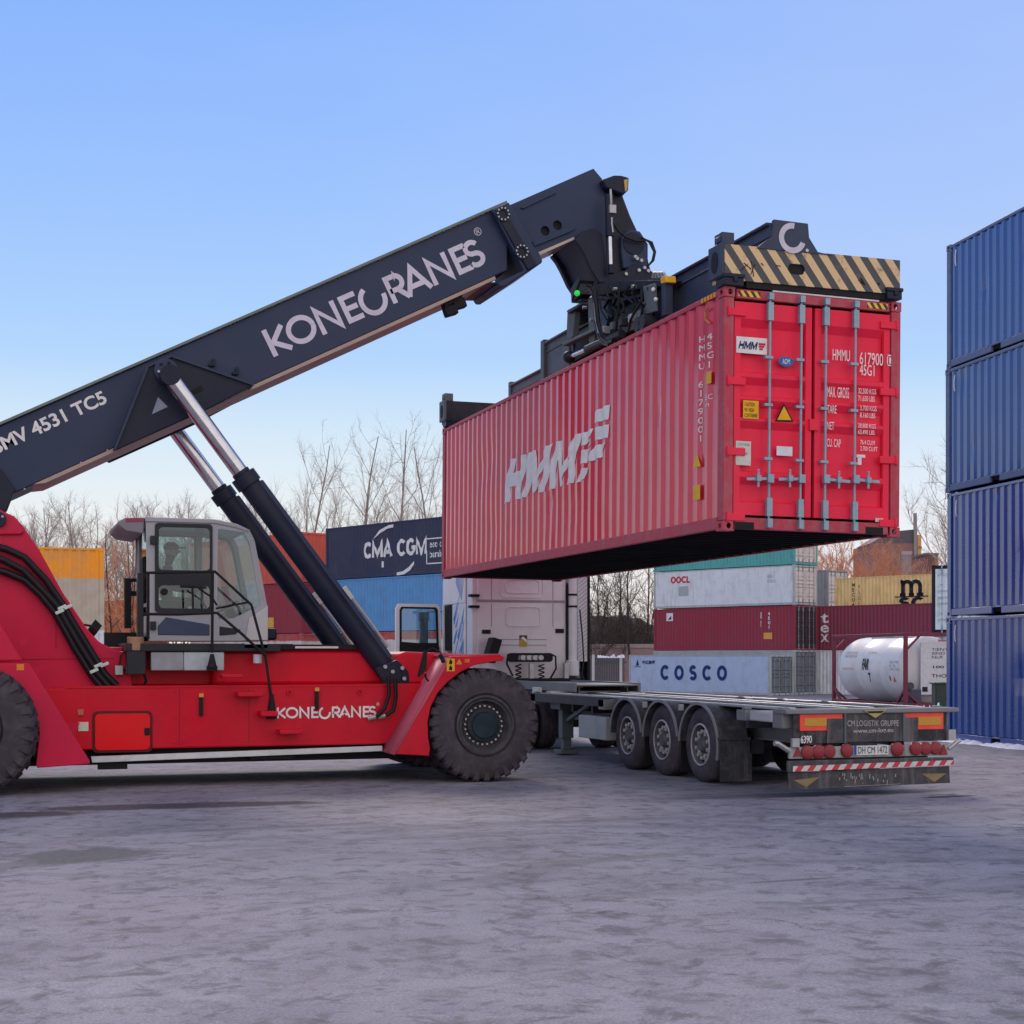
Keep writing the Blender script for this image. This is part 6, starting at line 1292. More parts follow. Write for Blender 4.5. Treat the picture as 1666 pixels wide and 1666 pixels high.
# rear end
def rr(name, x0, y0, x1, y1, Y, t, mat, parent=tr_, bev=0):
    a, b = at(x0, y1, TY), at(x1, y0, TY); return obj(name, MB().box(a[0], b[0], Y, Y + t, a[1], b[1]), mat, parent, bevel=bev)
BKP = paint('grimy_black_panel', (.022, .024, .032), .5, (.17, .16, .16), .6, scale=4, streak=.9); GRYP = paint('grimy_grey_panel', (.050, .052, .062), .5, (.17, .165, .17), .55, scale=4, streak=.9)
FLR = plain('fluorescent_red', (.85, .09, .06), .4); FLY = paint('dull_reflex_yellow', (.56, .30, .045), .45, (.2, .14, .05), .5, scale=12); LAMP = paint('red_lamp_lens', (.26, .035, .045), .3, (.2, .1, .1), .4, scale=20)
bkp = rr('rear_panel', 1291, 1158, 1540, 1210, TY, .03, BKP)
for x0, x1, c0, c1, g0, g1, yo in ((1301, 1370, 1308, 1344, 1344.5, 1371, 0), (1472, 1534, 1493, 1530, 1469, 1492, -2)):
    mk = rr('marker_board', x0, 1161.5 + yo, x1, 1189 + yo, TY - .012, .012, FLR); rr('reflector', c0, 1168 + yo, c1, 1181.5 + yo, TY - .018, .006, FLY, mk); rr('cover_plate', g0, 1169 + yo, g1, 1209 + yo, TY - .022, .02, GRYP, bkp)
cpn = rr('name_panel', 1377, 1160, 1470, 1207, TY - .014, .014, GRYP, bkp)
rr('panel_edge', 1372, 1158, 1375.5, 1209, TY - .03, .03, SGREY, bkp); rr('panel_edge', 1467.5, 1157, 1471, 1205, TY - .03, .03, SGREY, bkp)
def rtext(s, x0, y0, x1, y1, mat, Y, parent, bold=.015):
    me, _ = text_mesh(s, bold, 0); a, b, c = at(x0, y1[0], TY), at(x1, y1[1], TY), at(x0, y0, TY); put(me, (a[0], Y, a[1]), (b[0] - a[0], 0, b[1] - a[1]), (0, 0, c[1] - a[1]), .002); obj('lettering', me, mat, parent, smooth=0)
GYW = plain('grimy_white', (.42, .42, .43), .5)
rtext('CM LOGISTIK GRUPPE', 1377.5, 1172, 1461, (1181.5, 1181), GYW, TY - .016, cpn, 0); rtext('www.cm-log.eu', 1387, 1185.5, 1452, (1195, 1193), GYW, TY - .016, cpn); rtext('6390', 1302.5, 1197, 1320.5, (1209.5, 1209), WHITE, TY - .003, bkp)
m = MB(); m.prism(outl([(1401, 1155.5), (1439.5, 1154.5), (1420.5, 1168)], TY), TY - .06, TY - .035); em = obj('shield_emblem', m, plain('tan_emblem', (.42, .36, .16), .5), tr_); m = MB(); m.prism(outl([(1406, 1157), (1434, 1156.3), (1430, 1159.5), (1410, 1160)], TY), TY - .066, TY - .058); obj('emblem_band', m, BLACK, em)
lb = rr('lamp_bar', 1284, 1210.5, 1541, 1235, TY - .01, .05, paint('pale_grimy_bar', (.36, .36, .37), .5, (.12, .11, .12), .6, scale=5, streak=.8), tr_, .008)
for px, py, r_ in ((1312, 1224, .088), (1330, 1223, .088), (1347.5, 1222.3, .085), (1376, 1221, .085), (1458, 1218.6, .09), (1488, 1217.8, .085), (1504, 1217.5, .085), (1520, 1217, .085)):
    x, z = TT(px, py); obj('tail_lamp', MB().lathe([(.02, r_), (-.03, r_), (-.045, r_ * .85), (-.055, r_ * .4), (-.057, 0)], (x, TY - .01, z), (0, 1, 0), 22), LAMP, lb)
for a_, b_, c_ in (((1289, 1231), (1303, 1230), (1297, 1215)), ((1527, 1228), (1540, 1227), (1534, 1211))): obj('triangle_reflector', MB().prism(outl([a_, b_, c_], TY), TY - .03, TY - .01), LAMP, lb)
npl = rr('number_plate', 1386.5, 1212, 1443, 1228.5, TY - .035, .02, plain('plate_white', (.62, .66, .68), .4)); rr('country_band', 1387, 1212.5, 1391, 1228, TY - .039, .004, plain('plate_blue', (.02, .08, .40), .4), npl)
rtext('DH CM 1472', 1393.5, 1215, 1441, (1226, 1224.5), BLACK, TY - .036, npl, 0)
m = MB(); m.prism(outl([(1279, 1237.5), (1547.5, 1231.5), (1547.5, 1238), (1279, 1256.5)], TY), TY - .06, TY - .0); bmp = obj('bumper', m, GRYP, tr_, bevel=.012)
RWS = stripes('red_white_stripes', (.52, .03, .055), (.58, .57, .55), .136, R(-38), (0, 2), .1, .55)
m = MB(); m.prism(outl([(1286, 1246), (1547, 1236), (1547, 1243.5), (1286, 1255)], TY), TY - .066, TY - .058); obj('reflective_strip', m, RWS, bmp, smooth=0)
m = MB(); m.prism(outl([(1280.5, 1256.5), (1542, 1246), (1543.5, 1273.5), (1282, 1284.8)], TY), TY - .03, TY - .015); fl = obj('rear_flap', m, GRYP, tr_)
for tri in ([(1289, 1269), (1331, 1264), (1310, 1280)], [(1497, 1258.5), (1537, 1258), (1518, 1272)]): obj('shield_emblem', MB().prism(outl(tri, TY), TY - .034, TY - .029), plain('faded_tan_emblem', (.26, .20, .10), .6), fl)
m = MB()
random.seed(4)
for k in range(26):
    px, py = random.uniform(1362, 1405) if k < 18 else random.uniform(1410, 1455), random.uniform(1256, 1270); x, z = TT(px, py); m.box(x - .006, x + .006, TY - .033, TY - .029, z - random.uniform(.02, .07), z)
a, b = TT(1371, 1279.5), TT(1462, 1275); m.bar((a[0], TY - .031, a[1]), (b[0], TY - .031, b[1]), .005, .03, (0, 1, 0)); sc_ = obj('scrape_marks', m, plain('scraped_pale', (.33, .33, .34), .6), fl); sc_['kind'] = 'stuff'
m = MB(); x, z = TT(1284, 1222); m.tube([(x, TY, z), (x - .18, TY - .02, z + .10), (x - .22, TY - .02, z + .10)], .035, 8); m.box(x + .02, x + .12, TY - .05, TY, z + .05, z + .16); obj('marker_arm', m, STEEL, tr_)
m = MB(); x, z = TT(1543, 1212); m.tube([(x, TY, z - .05), (x + .10, TY - .02, z + .03), (x + .16, TY - .02, z + .06)], .03, 8); m.box(x - .03, x + .08, TY - .05, TY, z + .06, z + .20); obj('marker_arm', m, STEEL, tr_)
m = MB(); m.box(XL + .35, XR - .35, TY + .05, TY + .25, .46, .62); m.box(TC - .55, TC - .4, TY + .1, TY + .25, .4, 1.0); m.box(TC + .4, TC + .55, TY + .1, TY + .25, .4, 1.0); obj('rear_subframe', m, TDK, tr_)

# ------------------------------------------------------------------ truck tractor
CYB = 30.10; tk = thing('truck', 'white truck tractor with blue slashed side and open driver door, coupled to the trailer', 'truck', (10.6, 31.0, 0)); K = lambda px, py: at(px, py, CYB)
LIL = paint('lilac_white_cab', (.64, .63, .68), .38, (.28, .27, .30), .25, scale=.8, streak=.12, bump=.004, coat=.2); LILS = plain('cab_seam', (.30, .27, .31), .5); TWH = paint('white_cab_side', (.66, .67, .70), .35, (.4, .4, .42), .2, bump=.004, coat=.25)
xa, xb = K(776, 1000)[0], K(921, 1000)[0]
m = MB(); m.box(xa, xb, CYB, CYB + .12, 1.15, 3.62); m.box(9.36, xb + .45, CYB + .12, 32.35, 3.3, 3.7); m.prism([(32.35, 3.7), (32.5, 3.4), (32.55, 1.0), (30.4, 1.0), (30.4, 1.2), (32.2, 1.2), (32.2, 3.3)], 9.36, xb + .45, 'x'); m.box(xb + .35, xb + .45, CYB + .3, 32.4, 1.0, 3.7); m.box(9.36, xb + .45, CYB + .15, 32.4, .95, 1.15)
cabt = obj('cab_body', m, LIL, tk, bevel=.03)
m = MB(); m.box(xa - .09, xa, CYB + .02, CYB + .4, 1.0, 3.6); obj('rear_corner', m, LIL, cabt); m = MB(); m.box(9.345, 9.43, CYB + .35, CYB + .5, 1.0, 3.6); obj('side_gap', m, BLACK, cabt)
for py in (969, 987): a, b = K(764, py + 2), K(779, py - 2); obj('corner_bracket', MB().box(a[0], b[0], CYB - .06, CYB + .1, a[1], b[1]), BLACK, cabt)
# side with slashes: graphic as slim blue bars on the white panel
yA, yB_ = CYB + .50, 32.1
m = MB(); m.box(9.30, 9.36, yA, yB_ - .55, 1.0, 2.88); m.box(9.30, 9.36, yA, yB_ + .1, 2.88, 3.6); side = obj('side_panel', m, TWH, tk, bevel=.02)
random.seed(11); m = MB(); BLUEG = plain('slash_blue', (.05, .22, .62), .4)
for k in range(38):
    y = random.uniform(yA + .15, yB_ - .72); z = 1.05 + random.random() ** 1.9 * 1.5; l = random.uniform(.2, .6); wd__ = random.uniform(.03, .11)
    y2 = max(yA + .03, y - l * .8); m.prism([(y, z), (y + wd__, z), (y2 + wd__ * .5, z + l)], 9.296, 9.299, 'x')
for k in range(9):
    y = yA + .05 + k * .05; z = 2.95 + k * .045; m.prism([(y + .2, z), (y + .23, z), (y + .02, z + .5)], 9.296, 9.299, 'x')
obj('slash_graphic', m, BLUEG, side, smooth=0)
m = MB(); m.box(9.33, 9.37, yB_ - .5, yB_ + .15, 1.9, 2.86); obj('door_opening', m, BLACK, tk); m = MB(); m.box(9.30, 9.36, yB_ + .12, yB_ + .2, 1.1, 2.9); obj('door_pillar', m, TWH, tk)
# back wall relief
m = MB()
for a_ in ((822, 987, 879, 1019), (821.5, 943, 878, 965), (813, 938, 884, 972)):
    p, q = K(a_[0], a_[3]), K(a_[2], a_[1]); r1 = rrect(p[0], q[0], p[1], q[1], .09); r2 = rrect(p[0] + .02, q[0] - .02, p[1] + .02, q[1] - .02, .075); m.mesh(wall_plate([r1], [r2], CYB - .018, .018))
obj('pressed_rib', m, LIL, cabt)
m = MB()
for x0, y0, x1, y1 in ((776, 977, 921, 979.5), (812, 1040, 889, 1041), (812, 1049, 889, 1050), (799, 940, 800, 976), (799, 982, 800, 1020), (899, 940, 900, 976), (899, 982, 900, 1020)):
    a, b = K(x0, y1), K(x1, y0); m.box(a[0], b[0], CYB - .006, CYB + .002, a[1], b[1])
obj('panel_line', m, LILS, cabt)
for x0, y0, x1, y1 in ((784, 1024.5, 798, 1031), (903.5, 1023, 917, 1030)): a, b = K(x0, y1), K(x1, y0); obj('vent', MB().box(a[0], b[0], CYB - .025, CYB, a[1], b[1]), BLACK, cabt, bevel=.008)
a, b = K(845, 1052), K(857.5, 1033.5); sk = obj('warning_sticker', MB().box(a[0], b[0], CYB - .01, CYB, a[1], b[1]), plain('sticker_ochre', (.45, .33, .05), .5), cabt); m = MB(); m.box(a[0], b[0], CYB - .014, CYB - .009, a[1] + .15, b[1]); obj('sticker_picture', m, plain('sticker_brown', (.10, .05, .05), .5), sk)
m = MB(); m.prism([(a[0] + .02, b[1] - .06), (a[0] + .08, b[1] - .03), (b[0] - .01, b[1] - .09), (b[0] - .01, b[1] - .15)], CYB - .018, CYB - .013); obj('sticker_symbol', m, WHITE, sk)
# intake stack and hatched side fairing
a, b = K(922, 1076), K(936, 940); xc = (a[0] + b[0]) / 2; m = MB(); m.cyl((xc, CYB - .10, a[1]), (xc, CYB - .10, 3.6), .088, n=20); m.cyl((xc - .02, CYB - .14, a[1] - .30), (xc - .02, CYB - .14, a[1] + .02), .14, n=20); stk = obj('intake_stack', m, TWH, tk, bevel=.01)
for py in (968, 987, 1076): x, z = K(929, py); obj('strap', MB().cyl((xc, CYB - .10, z - .02), (xc, CYB - .10, z + .02), .10, n=20), BLACK, stk)
a, b = K(938, 1076), K(954, 940); m = MB(); m.box(a[0], b[0], CYB - .05, CYB + .3, a[1], 3.6); ff_ = obj('side_fairing', m, LIL, tk); m = MB()
for k in range(22): z = a[1] + k * .085; m.bar((a[0] + .01, CYB - .052, z), (b[0] - .01, CYB - .052, z + .16), .01, .012, (0, 1, 0))
obj('hatch_line', m, LILS, ff_); m = MB(); m.box(b[0], b[0] + .06, CYB - .06, CYB + .5, 1.2, 3.6); obj('fairing_edge', m, BLACK, ff_)
m = MB(); m.tube([(xc + .12, CYB - .2, 2.75), (xc + .17, CYB - .22, 2.2), (xc + .20, CYB - .22, 1.7), (xc + .12, CYB - .2, 1.1)], .016, 6); m.tube([(xc + .12, CYB - .2, 1.5), (xc + .30, CYB - .2, 1.05)], .016, 6); obj('air_line', m, HOSE, tk)
# coupling bracket, coils, posts
a, b = K(818, 1077), K(890, 1064); YK2 = CYB - .35; m = MB(); m.mesh(wall_plate([rrect(a[0], b[0], a[1], b[1] + .02, .07)], [rrect(a[0] + .22, b[0] - .18, a[1] + .04, b[1] - .03, .04)], YK2, .05)); m.tube([(b[0] - .05, YK2, b[1]), (b[0] + .06, YK2, b[1] - .05), (b[0] + .07, YK2, b[1] - .3), (b[0] - .05, YK2, b[1] - .5), (b[0] - .15, YK2, b[1] - .6)], .02, 6); m.tube([(a[0], YK2, b[1]), (a[0] - .03, YK2, b[1] - .2), (a[0] + .1, YK2, b[1] - .45)], .02, 6); cb_ = obj('coupling_bracket', m, BLACK, tk)
for k in range(4): x = a[0] + .30 + k * .13; obj('coupling', MB().cyl((x, YK2 - .06, a[1] + .09), (x, YK2 + .04, a[1] + .09), .05, n=12), STEEL, cb_)
for x in (a[0] + .22, b[0] - .25):
    m = MB(); pts = [(x + .06 * math.cos(t * .9), YK2 + .06 * math.sin(t * .9), a[1] - .05 - t * .012) for t in range(50)]; m.tube(pts, .014, 5); obj('coiled_hose', m, HOSE, cb_)
for px in (856, 912): x, z = K(px, 1080); obj('bracket_post', MB().box(x - .05, x + .05, YK2 - .02, YK2 + .08, 1.0, z + .02), STEEL, tk, bevel=.01)
m = MB(); m.box(TC - .95, TC + .9, 29.65, CYB - .02, 1.0, 1.32); m.box(9.6, 10.1, 29.5, 30.0, .5, 1.0); m.box(11.2, 11.7, 29.2, 30.0, .5, 1.0); obj('engine_cover', m, BLACK, tk)
x, z = K(795, 1055); m = MB(); m.bar((x - .1, CYB - .3, z - .28), (x + .05, CYB - .3, z + .2), .2, .36, (0, 1, 0)); obj('work_lamp', m, BLACK, tk, bevel=.02)
m = MB()
for xc in (TC - .4, TC + .4): m.box(xc - .05, xc + .05, 26.4, 32.2, .70, .95)
m.box(TC - .5, TC + .5, 27.6, 28.5, .95, 1.12); m.cyl((9.8, 27.8, .5), (11.4, 27.8, .5), .1, n=12); m.cyl((9.7, 31.4, .5), (11.5, 31.4, .5), .08, n=12); obj('chassis_frame', m, TDK, tk)
for (x, y, f_) in ((9.42, 27.8, 0), (9.44 + .37, 27.8, 0), (11.82, 27.8, 1), (11.80 - .37, 27.8, 1), (9.44, 31.45, 0), (11.80, 31.45, 1)): put_wheel(tk, x, y, bool(f_), .51, .95)
m = MB(); m.box(9.45, 10.0, 28.5, 28.52, .25, .95); obj('mud_flap', m, BLACK, tk)
# open door, swung forward across the view
Yd_ = 32.30; D = lambda px, py: at(px, py, Yd_)
po = [D(644, 1064), D(644, 990), D(648, 982), D(711, 983), D(716, 988), D(719, 1064)]; pi = [D(650, 1062), D(650, 992), D(653, 987), D(709, 988), D(712, 992), D(714, 1062)]
lowp = [(po[0][0], 1.0), po[0], po[-1], (po[-1][0], 1.0)]
m = MB().mesh(wall_plate([po], [pi], Yd_, .07)); m.prism(lowp, Yd_, Yd_ + .07); dd = obj('door', m, TWH, tk, bevel=.01)
pi2 = [D(653.5, 1046), D(653.5, 993), D(656, 990), D(706, 991), D(709, 994), D(711, 1046)]; m = MB().mesh(wall_plate([pi], [pi2], Yd_ - .01, .06)); obj('window_seal', m, BLACK, dd)
obj('pane', MB().prism(pi2, Yd_ + .02, Yd_ + .026), GLASS, dd, smooth=0)
m = MB(); q = [D(652, 1064), D(652, 1044), D(690, 1047), D(714, 1052), D(714, 1064)]; m.prism(q, Yd_ - .05, Yd_ + .02); obj('door_trim', m, BLACK, dd)
m = MB(); a, b = D(689, 1046), D(702, 1010); m.box(a[0], b[0], Yd_ + .25, Yd_ + .40, a[1], b[1]); a, b = D(687, 1010), D(703, 995); m.box(a[0], b[0], Yd_ + .25, Yd_ + .38, a[1], b[1]); m.bar((b[0] - .05, Yd_ + .3, b[1]), (b[0] + .5, Yd_ + .1, b[1] + .02), .03, .03); obj('wing_mirror', m, plain('dark_teal_mirror', (.04, .08, .09), .4), tk, bevel=.03)

# ------------------------------------------------------------------ tank container
bd_w = math.atan2(-.211 * _s - .977 * _c, .211 * _c - .977 * _s)
e_ = (13.50, 52.8); cx_, cd_ = e_[0] - .211 * 3.029 + .977 * 1.219, e_[1] + .977 * 3.029 + .211 * 1.219
tn = thing('tank_container', 'white cylindrical tank in a maroon frame standing behind the trailer', 'tank container', (*wd(cx_, cd_), 0), bd_w, local=True)
MFR = paint('maroon_frame', (.17, .030, .055), .5, (.10, .07, .07), .35); TKW = paint('white_tank_shell', (.66, .66, .66), .35, (.40, .38, .34), .5, scale=.5, streak=.15, bump=.004, coat=.2)
L2, W2, H2 = 3.029, 1.219, 2.591; m = MB()
for sx in (-1, 1):
    for sy in (-1, 1): m.box(sx * L2 - (.14 if sx > 0 else 0), sx * L2 + (.14 if sx < 0 else 0), sy * W2 - (.12 if sy > 0 else 0), sy * W2 + (.12 if sy < 0 else 0), 0, H2)
for sy in (-1, 1):
    y0, y1 = sorted((sy * W2, sy * (W2 - .10)))
    m.box(-L2 + .14, L2 - .14, y0, y1, .02, .16); m.box(-L2 + .14, L2 - .14, y0, y1, H2 - .12, H2 - .01)
    for sx in (-1, 1):
        m.bar((sx * (L2 - .1), sy * (W2 - .05), .62), (sx * (L2 - .75), sy * (W2 - .05), .10), .09, .09)
for sx in (-1, 1):
    x0, x1 = sorted((sx * L2, sx * (L2 - .12)))
    m.box(x0, x1, -W2 + .12, W2 - .12, .02, .15); m.box(x0, x1, -W2 + .12, W2 - .12, H2 - .13, H2)
    for sy in (-1, 1): m.bar((sx * (L2 - .06), sy * (W2 - .06), H2 - .62), (sx * (L2 - .06), sy * (W2 - .62), H2 - .06), .07, .07); m.bar((sx * (L2 - .06), sy * (W2 - .06), .55), (sx * (L2 - .06), sy * (W2 - .62), .08), .07, .07)
obj('frame', m, MFR, tn, bevel=.01)
m = MB(); rt = 1.185; prof = [(-2.90, .02)] + [(-2.45 - .45 * math.cos(R(a)), rt * math.sin(R(a)) ** .8 if a else .02) for a in (12, 25, 40, 55, 70, 80)] + [(-2.3, rt), (-.9, rt), (-.89, rt + .006), (-.87, rt), (1.0, rt), (1.01, rt + .006), (1.03, rt), (2.3, rt)] + [(2.35 + .37 * math.cos(R(a)), rt * math.sin(R(a)) ** .8) for a in (80, 70, 55, 40, 25, 12)] + [(2.72, .02)]
m.lathe(prof, (0, 0, 1.30), (1, 0, 0), 56); tank = obj('tank', m, TKW, tn, smooth=50)
m = MB(); m.box(-1.4, 1.9, -.35, .35, 2.42, 2.47); m.box(-.3, .3, -.3, .3, 2.4, 2.56); obj('walkway', m, STEEL, tn)
def tank_text(s, x, ang_, w_, h_, mat, bold=.02, name='lettering'):
    me, _ = text_mesh(s, bold, 0); bm = bmesh.new(); bm.from_mesh(me)
    for k in range(1, 4): bmesh.ops.bisect_plane(bm, geom=bm.verts[:] + bm.edges[:] + bm.faces[:], plane_co=(0, k / 4, 0), plane_no=(0, 1, 0))
    for v in bm.verts:
        a = R(ang_) + v.co.y * h_ / rt; v.co = Vector((x + v.co.x * w_, -(rt + .008) * math.cos(a), 1.32 + (rt + .008) * math.sin(a)))
    bm.to_mesh(me); bm.free(); obj(name, me, mat, tank, smooth=0)
FNT = plain('faint_print', (.32, .33, .36), .5)
tank_text('TRIFLEET LEASING\nTANK CONTAINER', -2.1, 20, 1.05, .26, FNT, 0); tank_text('FOODSTUFFS ONLY', -2.1, -2, 1.0, .08, plain('pink_print', (.55, .30, .32), .5), 0); tank_text('45 00 00', -.2, 28, .65, .07, FNT, 0)
tank_text('FAR', -.45, -2, .55, .42, plain('black_print', (.03, .03, .03), .5), .05); tank_text('7', .05, -24, .18, .36, BLACK, .04); tank_text('?', -.05, -52, .25, .30, BLACK, 0); tank_text('UN 1993\n33  30\n1 MC 7105', 1.75, -2, .8, .34, FNT, 0)
tank_text('▲', 1.95, -22, .26, .24, plain('salmon_print', (.60, .18, .10), .5), 0); tank_text('▮', 1.72, -20, .1, .18, plain('brown_print', (.25, .06, .05), .5), 0)
m = MB(); m.box(L2 - .20, L2 - .14, -.55, 1.05, .45, 2.25); pl = obj('data_panel', m, plain('pale_panel', (.58, .60, .64), .45), tn)
def end_text(s, y, z, w_, h_, bold=.02):
    me, _ = text_mesh(s, bold, 0); put(me, (L2 - .138, y, z), (0, w_, 0), (0, 0, h_), .003); obj('lettering', me, DINK, pl, smooth=0)
end_text('TIENTSIN\nSIND L\nNLR', -.15, 1.70, .95, .36, 0); end_text('THORPE', -.15, 1.04, 1.0, .12, .01); end_text('100   U', -.1, 1.36, .9, .09); end_text('CAPACITY 26000 L', -.25, .82, 1.2, .06, 0); end_text('BOWEN\nCAPACITE', -.15, .52, .6, .20, .03)
m = MB(); m.box(L2 - .135, L2 - .13, -.5, -.3, .55, .72); obj('pictogram', m, DINK, pl); m = MB(); m.cyl((L2 - .3, -.95, .75), (L2 - .1, -.95, .75), .13, n=16); m.box(L2 - .35, L2 - .12, -.95, -.55, .1, .62); obj('outlet_valve', m, plain('dark_valve', (.06, .07, .10), .4), tn); m = MB(); m.box(L2 - .15, L2 - .13, .1, .7, 2.28, 2.36); obj('name_strip', m, plain('dusky_pink', (.40, .22, .26), .5), tn)
# ------------------------------------------------------------------ bare winter trees
def grow_tree(seed, H, spread=.5, nb=17, upr=.55, thin=.8, base=.22, dens=1.0):
    rnd = random.Random(seed); tr, cr = MB(), MB()
    def rv(k): return Vector((rnd.gauss(0, k), rnd.gauss(0, k), rnd.gauss(0, k)))
    def limb(mb, p, d, L, r, segs, sides, curl, up):
        pts = [p.copy()]; rs = [r]; q = p.copy(); d = d.normalized()
        for i in range(segs):
            d = (d + rv(curl) + Vector((0, 0, up))).normalized(); q = q + d * (L / segs); pts.append(q.copy()); rs.append(r * (1 - .8 * (i + 1) / segs))
        mb.tube(pts, rs, sides, False); return pts, rs
    tp, trr = limb(tr, Vector((0, 0, 0)), Vector((rnd.gauss(0, .05), rnd.gauss(0, .05), 1)), H * .97, H * .0085, 9, 7, .05, .05)
    def on(pts, f):
        k = f * (len(pts) - 1); i = min(int(k), len(pts) - 2); return pts[i].lerp(pts[i + 1], k - i), (pts[i + 1] - pts[i]).normalized()
    for b in range(nb):
        f = base + (.95 - base) * ((b + rnd.random()) / nb); p, td = on(tp, f); a = b * 2.4 + rnd.random()
        out_ = Vector((math.cos(a), math.sin(a), 0)); d = out_ * spread + Vector((0, 0, upr + rnd.random() * .3))
        L = H * (.42 * (1 - f) + .09) * rnd.uniform(.75, 1.25); r = H * .0032 * (1.25 - f)
        bp, br = limb(tr, p, d, L, r, 5, 5, .10, .08)
        ns = max(3, int(8 * dens * L / (H * .25)))
        for s in range(ns):
            g = .22 + .78 * (s + rnd.random()) / ns; p2, d2 = on(bp, min(.99, g)); d3 = (d2 + rv(.55)).normalized(); L2 = L * (.50 - .25 * g) * rnd.uniform(.7, 1.3) + H * .012
            sp2, _ = limb(cr, p2, d3, L2, .016 * thin + .004 * L2, 3, 4, .14, .10)
            nt_ = max(3, int(6 * dens * L2 / (H * .06)))
            for t in range(min(nt_, 9)):
                p3, d4 = on(sp2, min(.99, .2 + .8 * (t + rnd.random()) / nt_)); limb(cr, p3, (d4 + rv(.55)), L2 * rnd.uniform(.30, .60) + .25, .0105 * thin, 2, 3, .16, .12)
                if rnd.random() < .6: limb(cr, p3, (d4 + rv(.7)), L2 * rnd.uniform(.15, .35) + .2, .009 * thin, 1, 3, .1, .1)
    return tr, cr
BARK1 = paint('grey_tan_bark', (.30, .26, .23), .8, (.10, .085, .08), .4, scale=1.2, spec=.2); TW1 = plain('tan_twigs', (.40, .33, .285), .8)
BARK2 = paint('sunlit_rust_bark', (.48, .24, .15), .8, (.14, .07, .05), .4, scale=1.2, spec=.2); TW2 = plain('sunlit_and_brown_twigs', (.62, .27, .15), .8)  # evening sun put into the colour; the twigs also serve brown bushes
BARK3 = paint('dark_bark', (.055, .042, .040), .8, (.10, .08, .07), .3, scale=1.2, spec=.2); TW3 = plain('dark_twigs', (.085, .062, .052), .8)
PROTO = {}
def proto(key, seed, H, bark, twig, **kw):
    tr, cr = grow_tree(seed, H, **kw); PROTO[key] = (tr, cr, H, bark, twig, [None])
for key, seed, H, bark, twig, kw in (('tall1', 3, 18, BARK1, TW1, dict(spread=.5, nb=14, dens=.85, thin=.55)), ('tall2', 8, 18, BARK1, TW1, dict(spread=.62, nb=13, dens=.85, thin=.55)), ('tall3', 21, 18, BARK1, TW1, dict(spread=.55, nb=14, dens=.8, thin=.55)),
        ('low1', 31, 12, BARK1, TW1, dict(spread=.6, nb=16, base=.10, dens=.85, thin=.65)), ('low2', 36, 12, BARK1, TW1, dict(spread=.5, nb=16, base=.12, upr=.8, dens=.85, thin=.65)), ('brown1', 41, 11, BARK3, TW2, dict(spread=.7, nb=9, base=.10, thin=1.0, dens=.5)),
        ('sunlit1', 51, 12, BARK2, TW2, dict(spread=.7, nb=15, base=.06, thin=1.1, dens=.8)), ('sunlit2', 55, 12, BARK2, TW2, dict(spread=.6, nb=16, base=.05, thin=1.1, dens=.8)), ('dark1', 61, 15, BARK3, TW3, dict(spread=.6, nb=10, base=.25, dens=.6)), ('dark2', 66, 9, BARK3, TW3, dict(spread=.9, nb=14, base=.03, thin=1.1, dens=.6)), ('grey1', 71, 17, BARK1, TW1, dict(spread=.8, nb=18, base=.25))):
    proto(key, seed, H, bark, twig, **kw)
rot_rnd = random.Random(5)
def plant(key, px, ytop, d, label, group=None, name='bare_tree', cat='tree'):
    tr, cr, H0, bark, twig, slot = PROTO[key]
    x, y = wd((px - 833) / F * d, d); g = gz(x, y) - .05; H = EYE + (HOR - ytop) * d / F - g; s = H / H0
    if slot[0] is None:
        r = thing(name, label, cat, (x, y, g), rot_rnd.random() * 6.28, group, local=True); t_ = obj('trunk', tr, bark, r, smooth=60); obj('crown', cr, twig, r, smooth=0); slot[0] = r
    else:
        r = copy_tree(slot[0]); r.location = (x, y, g); r.rotation_euler = (0, 0, rot_rnd.random() * 6.28); r['label'] = label; r['category'] = cat; r.name = name
        if group: r['group'] = group
    r.scale = (s, s, s); return r
GA = 'tall bare trees behind the CMA CGM stack'; LA = 'tall bare tree rising above the CMA CGM and orange red containers'
for k, px, yt, d in (('tall1', 468, 705, 118), ('tall2', 553, 694, 116), ('tall3', 640, 688, 114), ('tall1', 706, 700, 112)): plant(k, px, yt, d, LA, GA)
GB = 'bare trees in the thicket behind the red machine'; LB = 'slender bare tree in the thicket between the machine hull and the lift cylinders'
for k, px, yt, d in (('low1', 18, 832, 98), ('low2', 55, 818, 96), ('low1', 92, 812, 100), ('low2', 128, 806, 96), ('low1', 160, 826, 98), ('low2', 196, 812, 100), ('low1', 232, 818, 104), ('low2', 262, 808, 100), ('low1', 298, 806, 98), ('low2', 330, 810, 102), ('low1', 362, 818, 98), ('low2', 392, 808, 104), ('low1', 70, 845, 110), ('low2', 210, 850, 112), ('low1', 340, 840, 112), ('low2', 20, 850, 115), ('low1', 405, 830, 116), ('low2', 145, 850, 115), ('low2', 280, 845, 116)): plant(k, px, yt, d, LB, GB)
for k, px, yt, d in (('brown1', 186, 850, 84), ('brown1', 208, 862, 82), ('brown1', 222, 840, 88), ('brown1', 164, 880, 90)): plant(k, px, yt, d, 'brown bushy tree in the gap between the two tone container and the cab', 'brown bushy trees left of the cab')
for k, px, yt, d in (('tall1', 400, 800, 180), ('low1', 450, 815, 175), ('low2', 500, 815, 175), ('low1', 545, 822, 178), ('low2', 590, 815, 175), ('low1', 635, 820, 178), ('low2', 675, 812, 175), ('low1', 712, 818, 178)): plant(k, px, yt, d, 'small far bare tree low behind the tall trees and the CMA CGM container', 'far small trees')
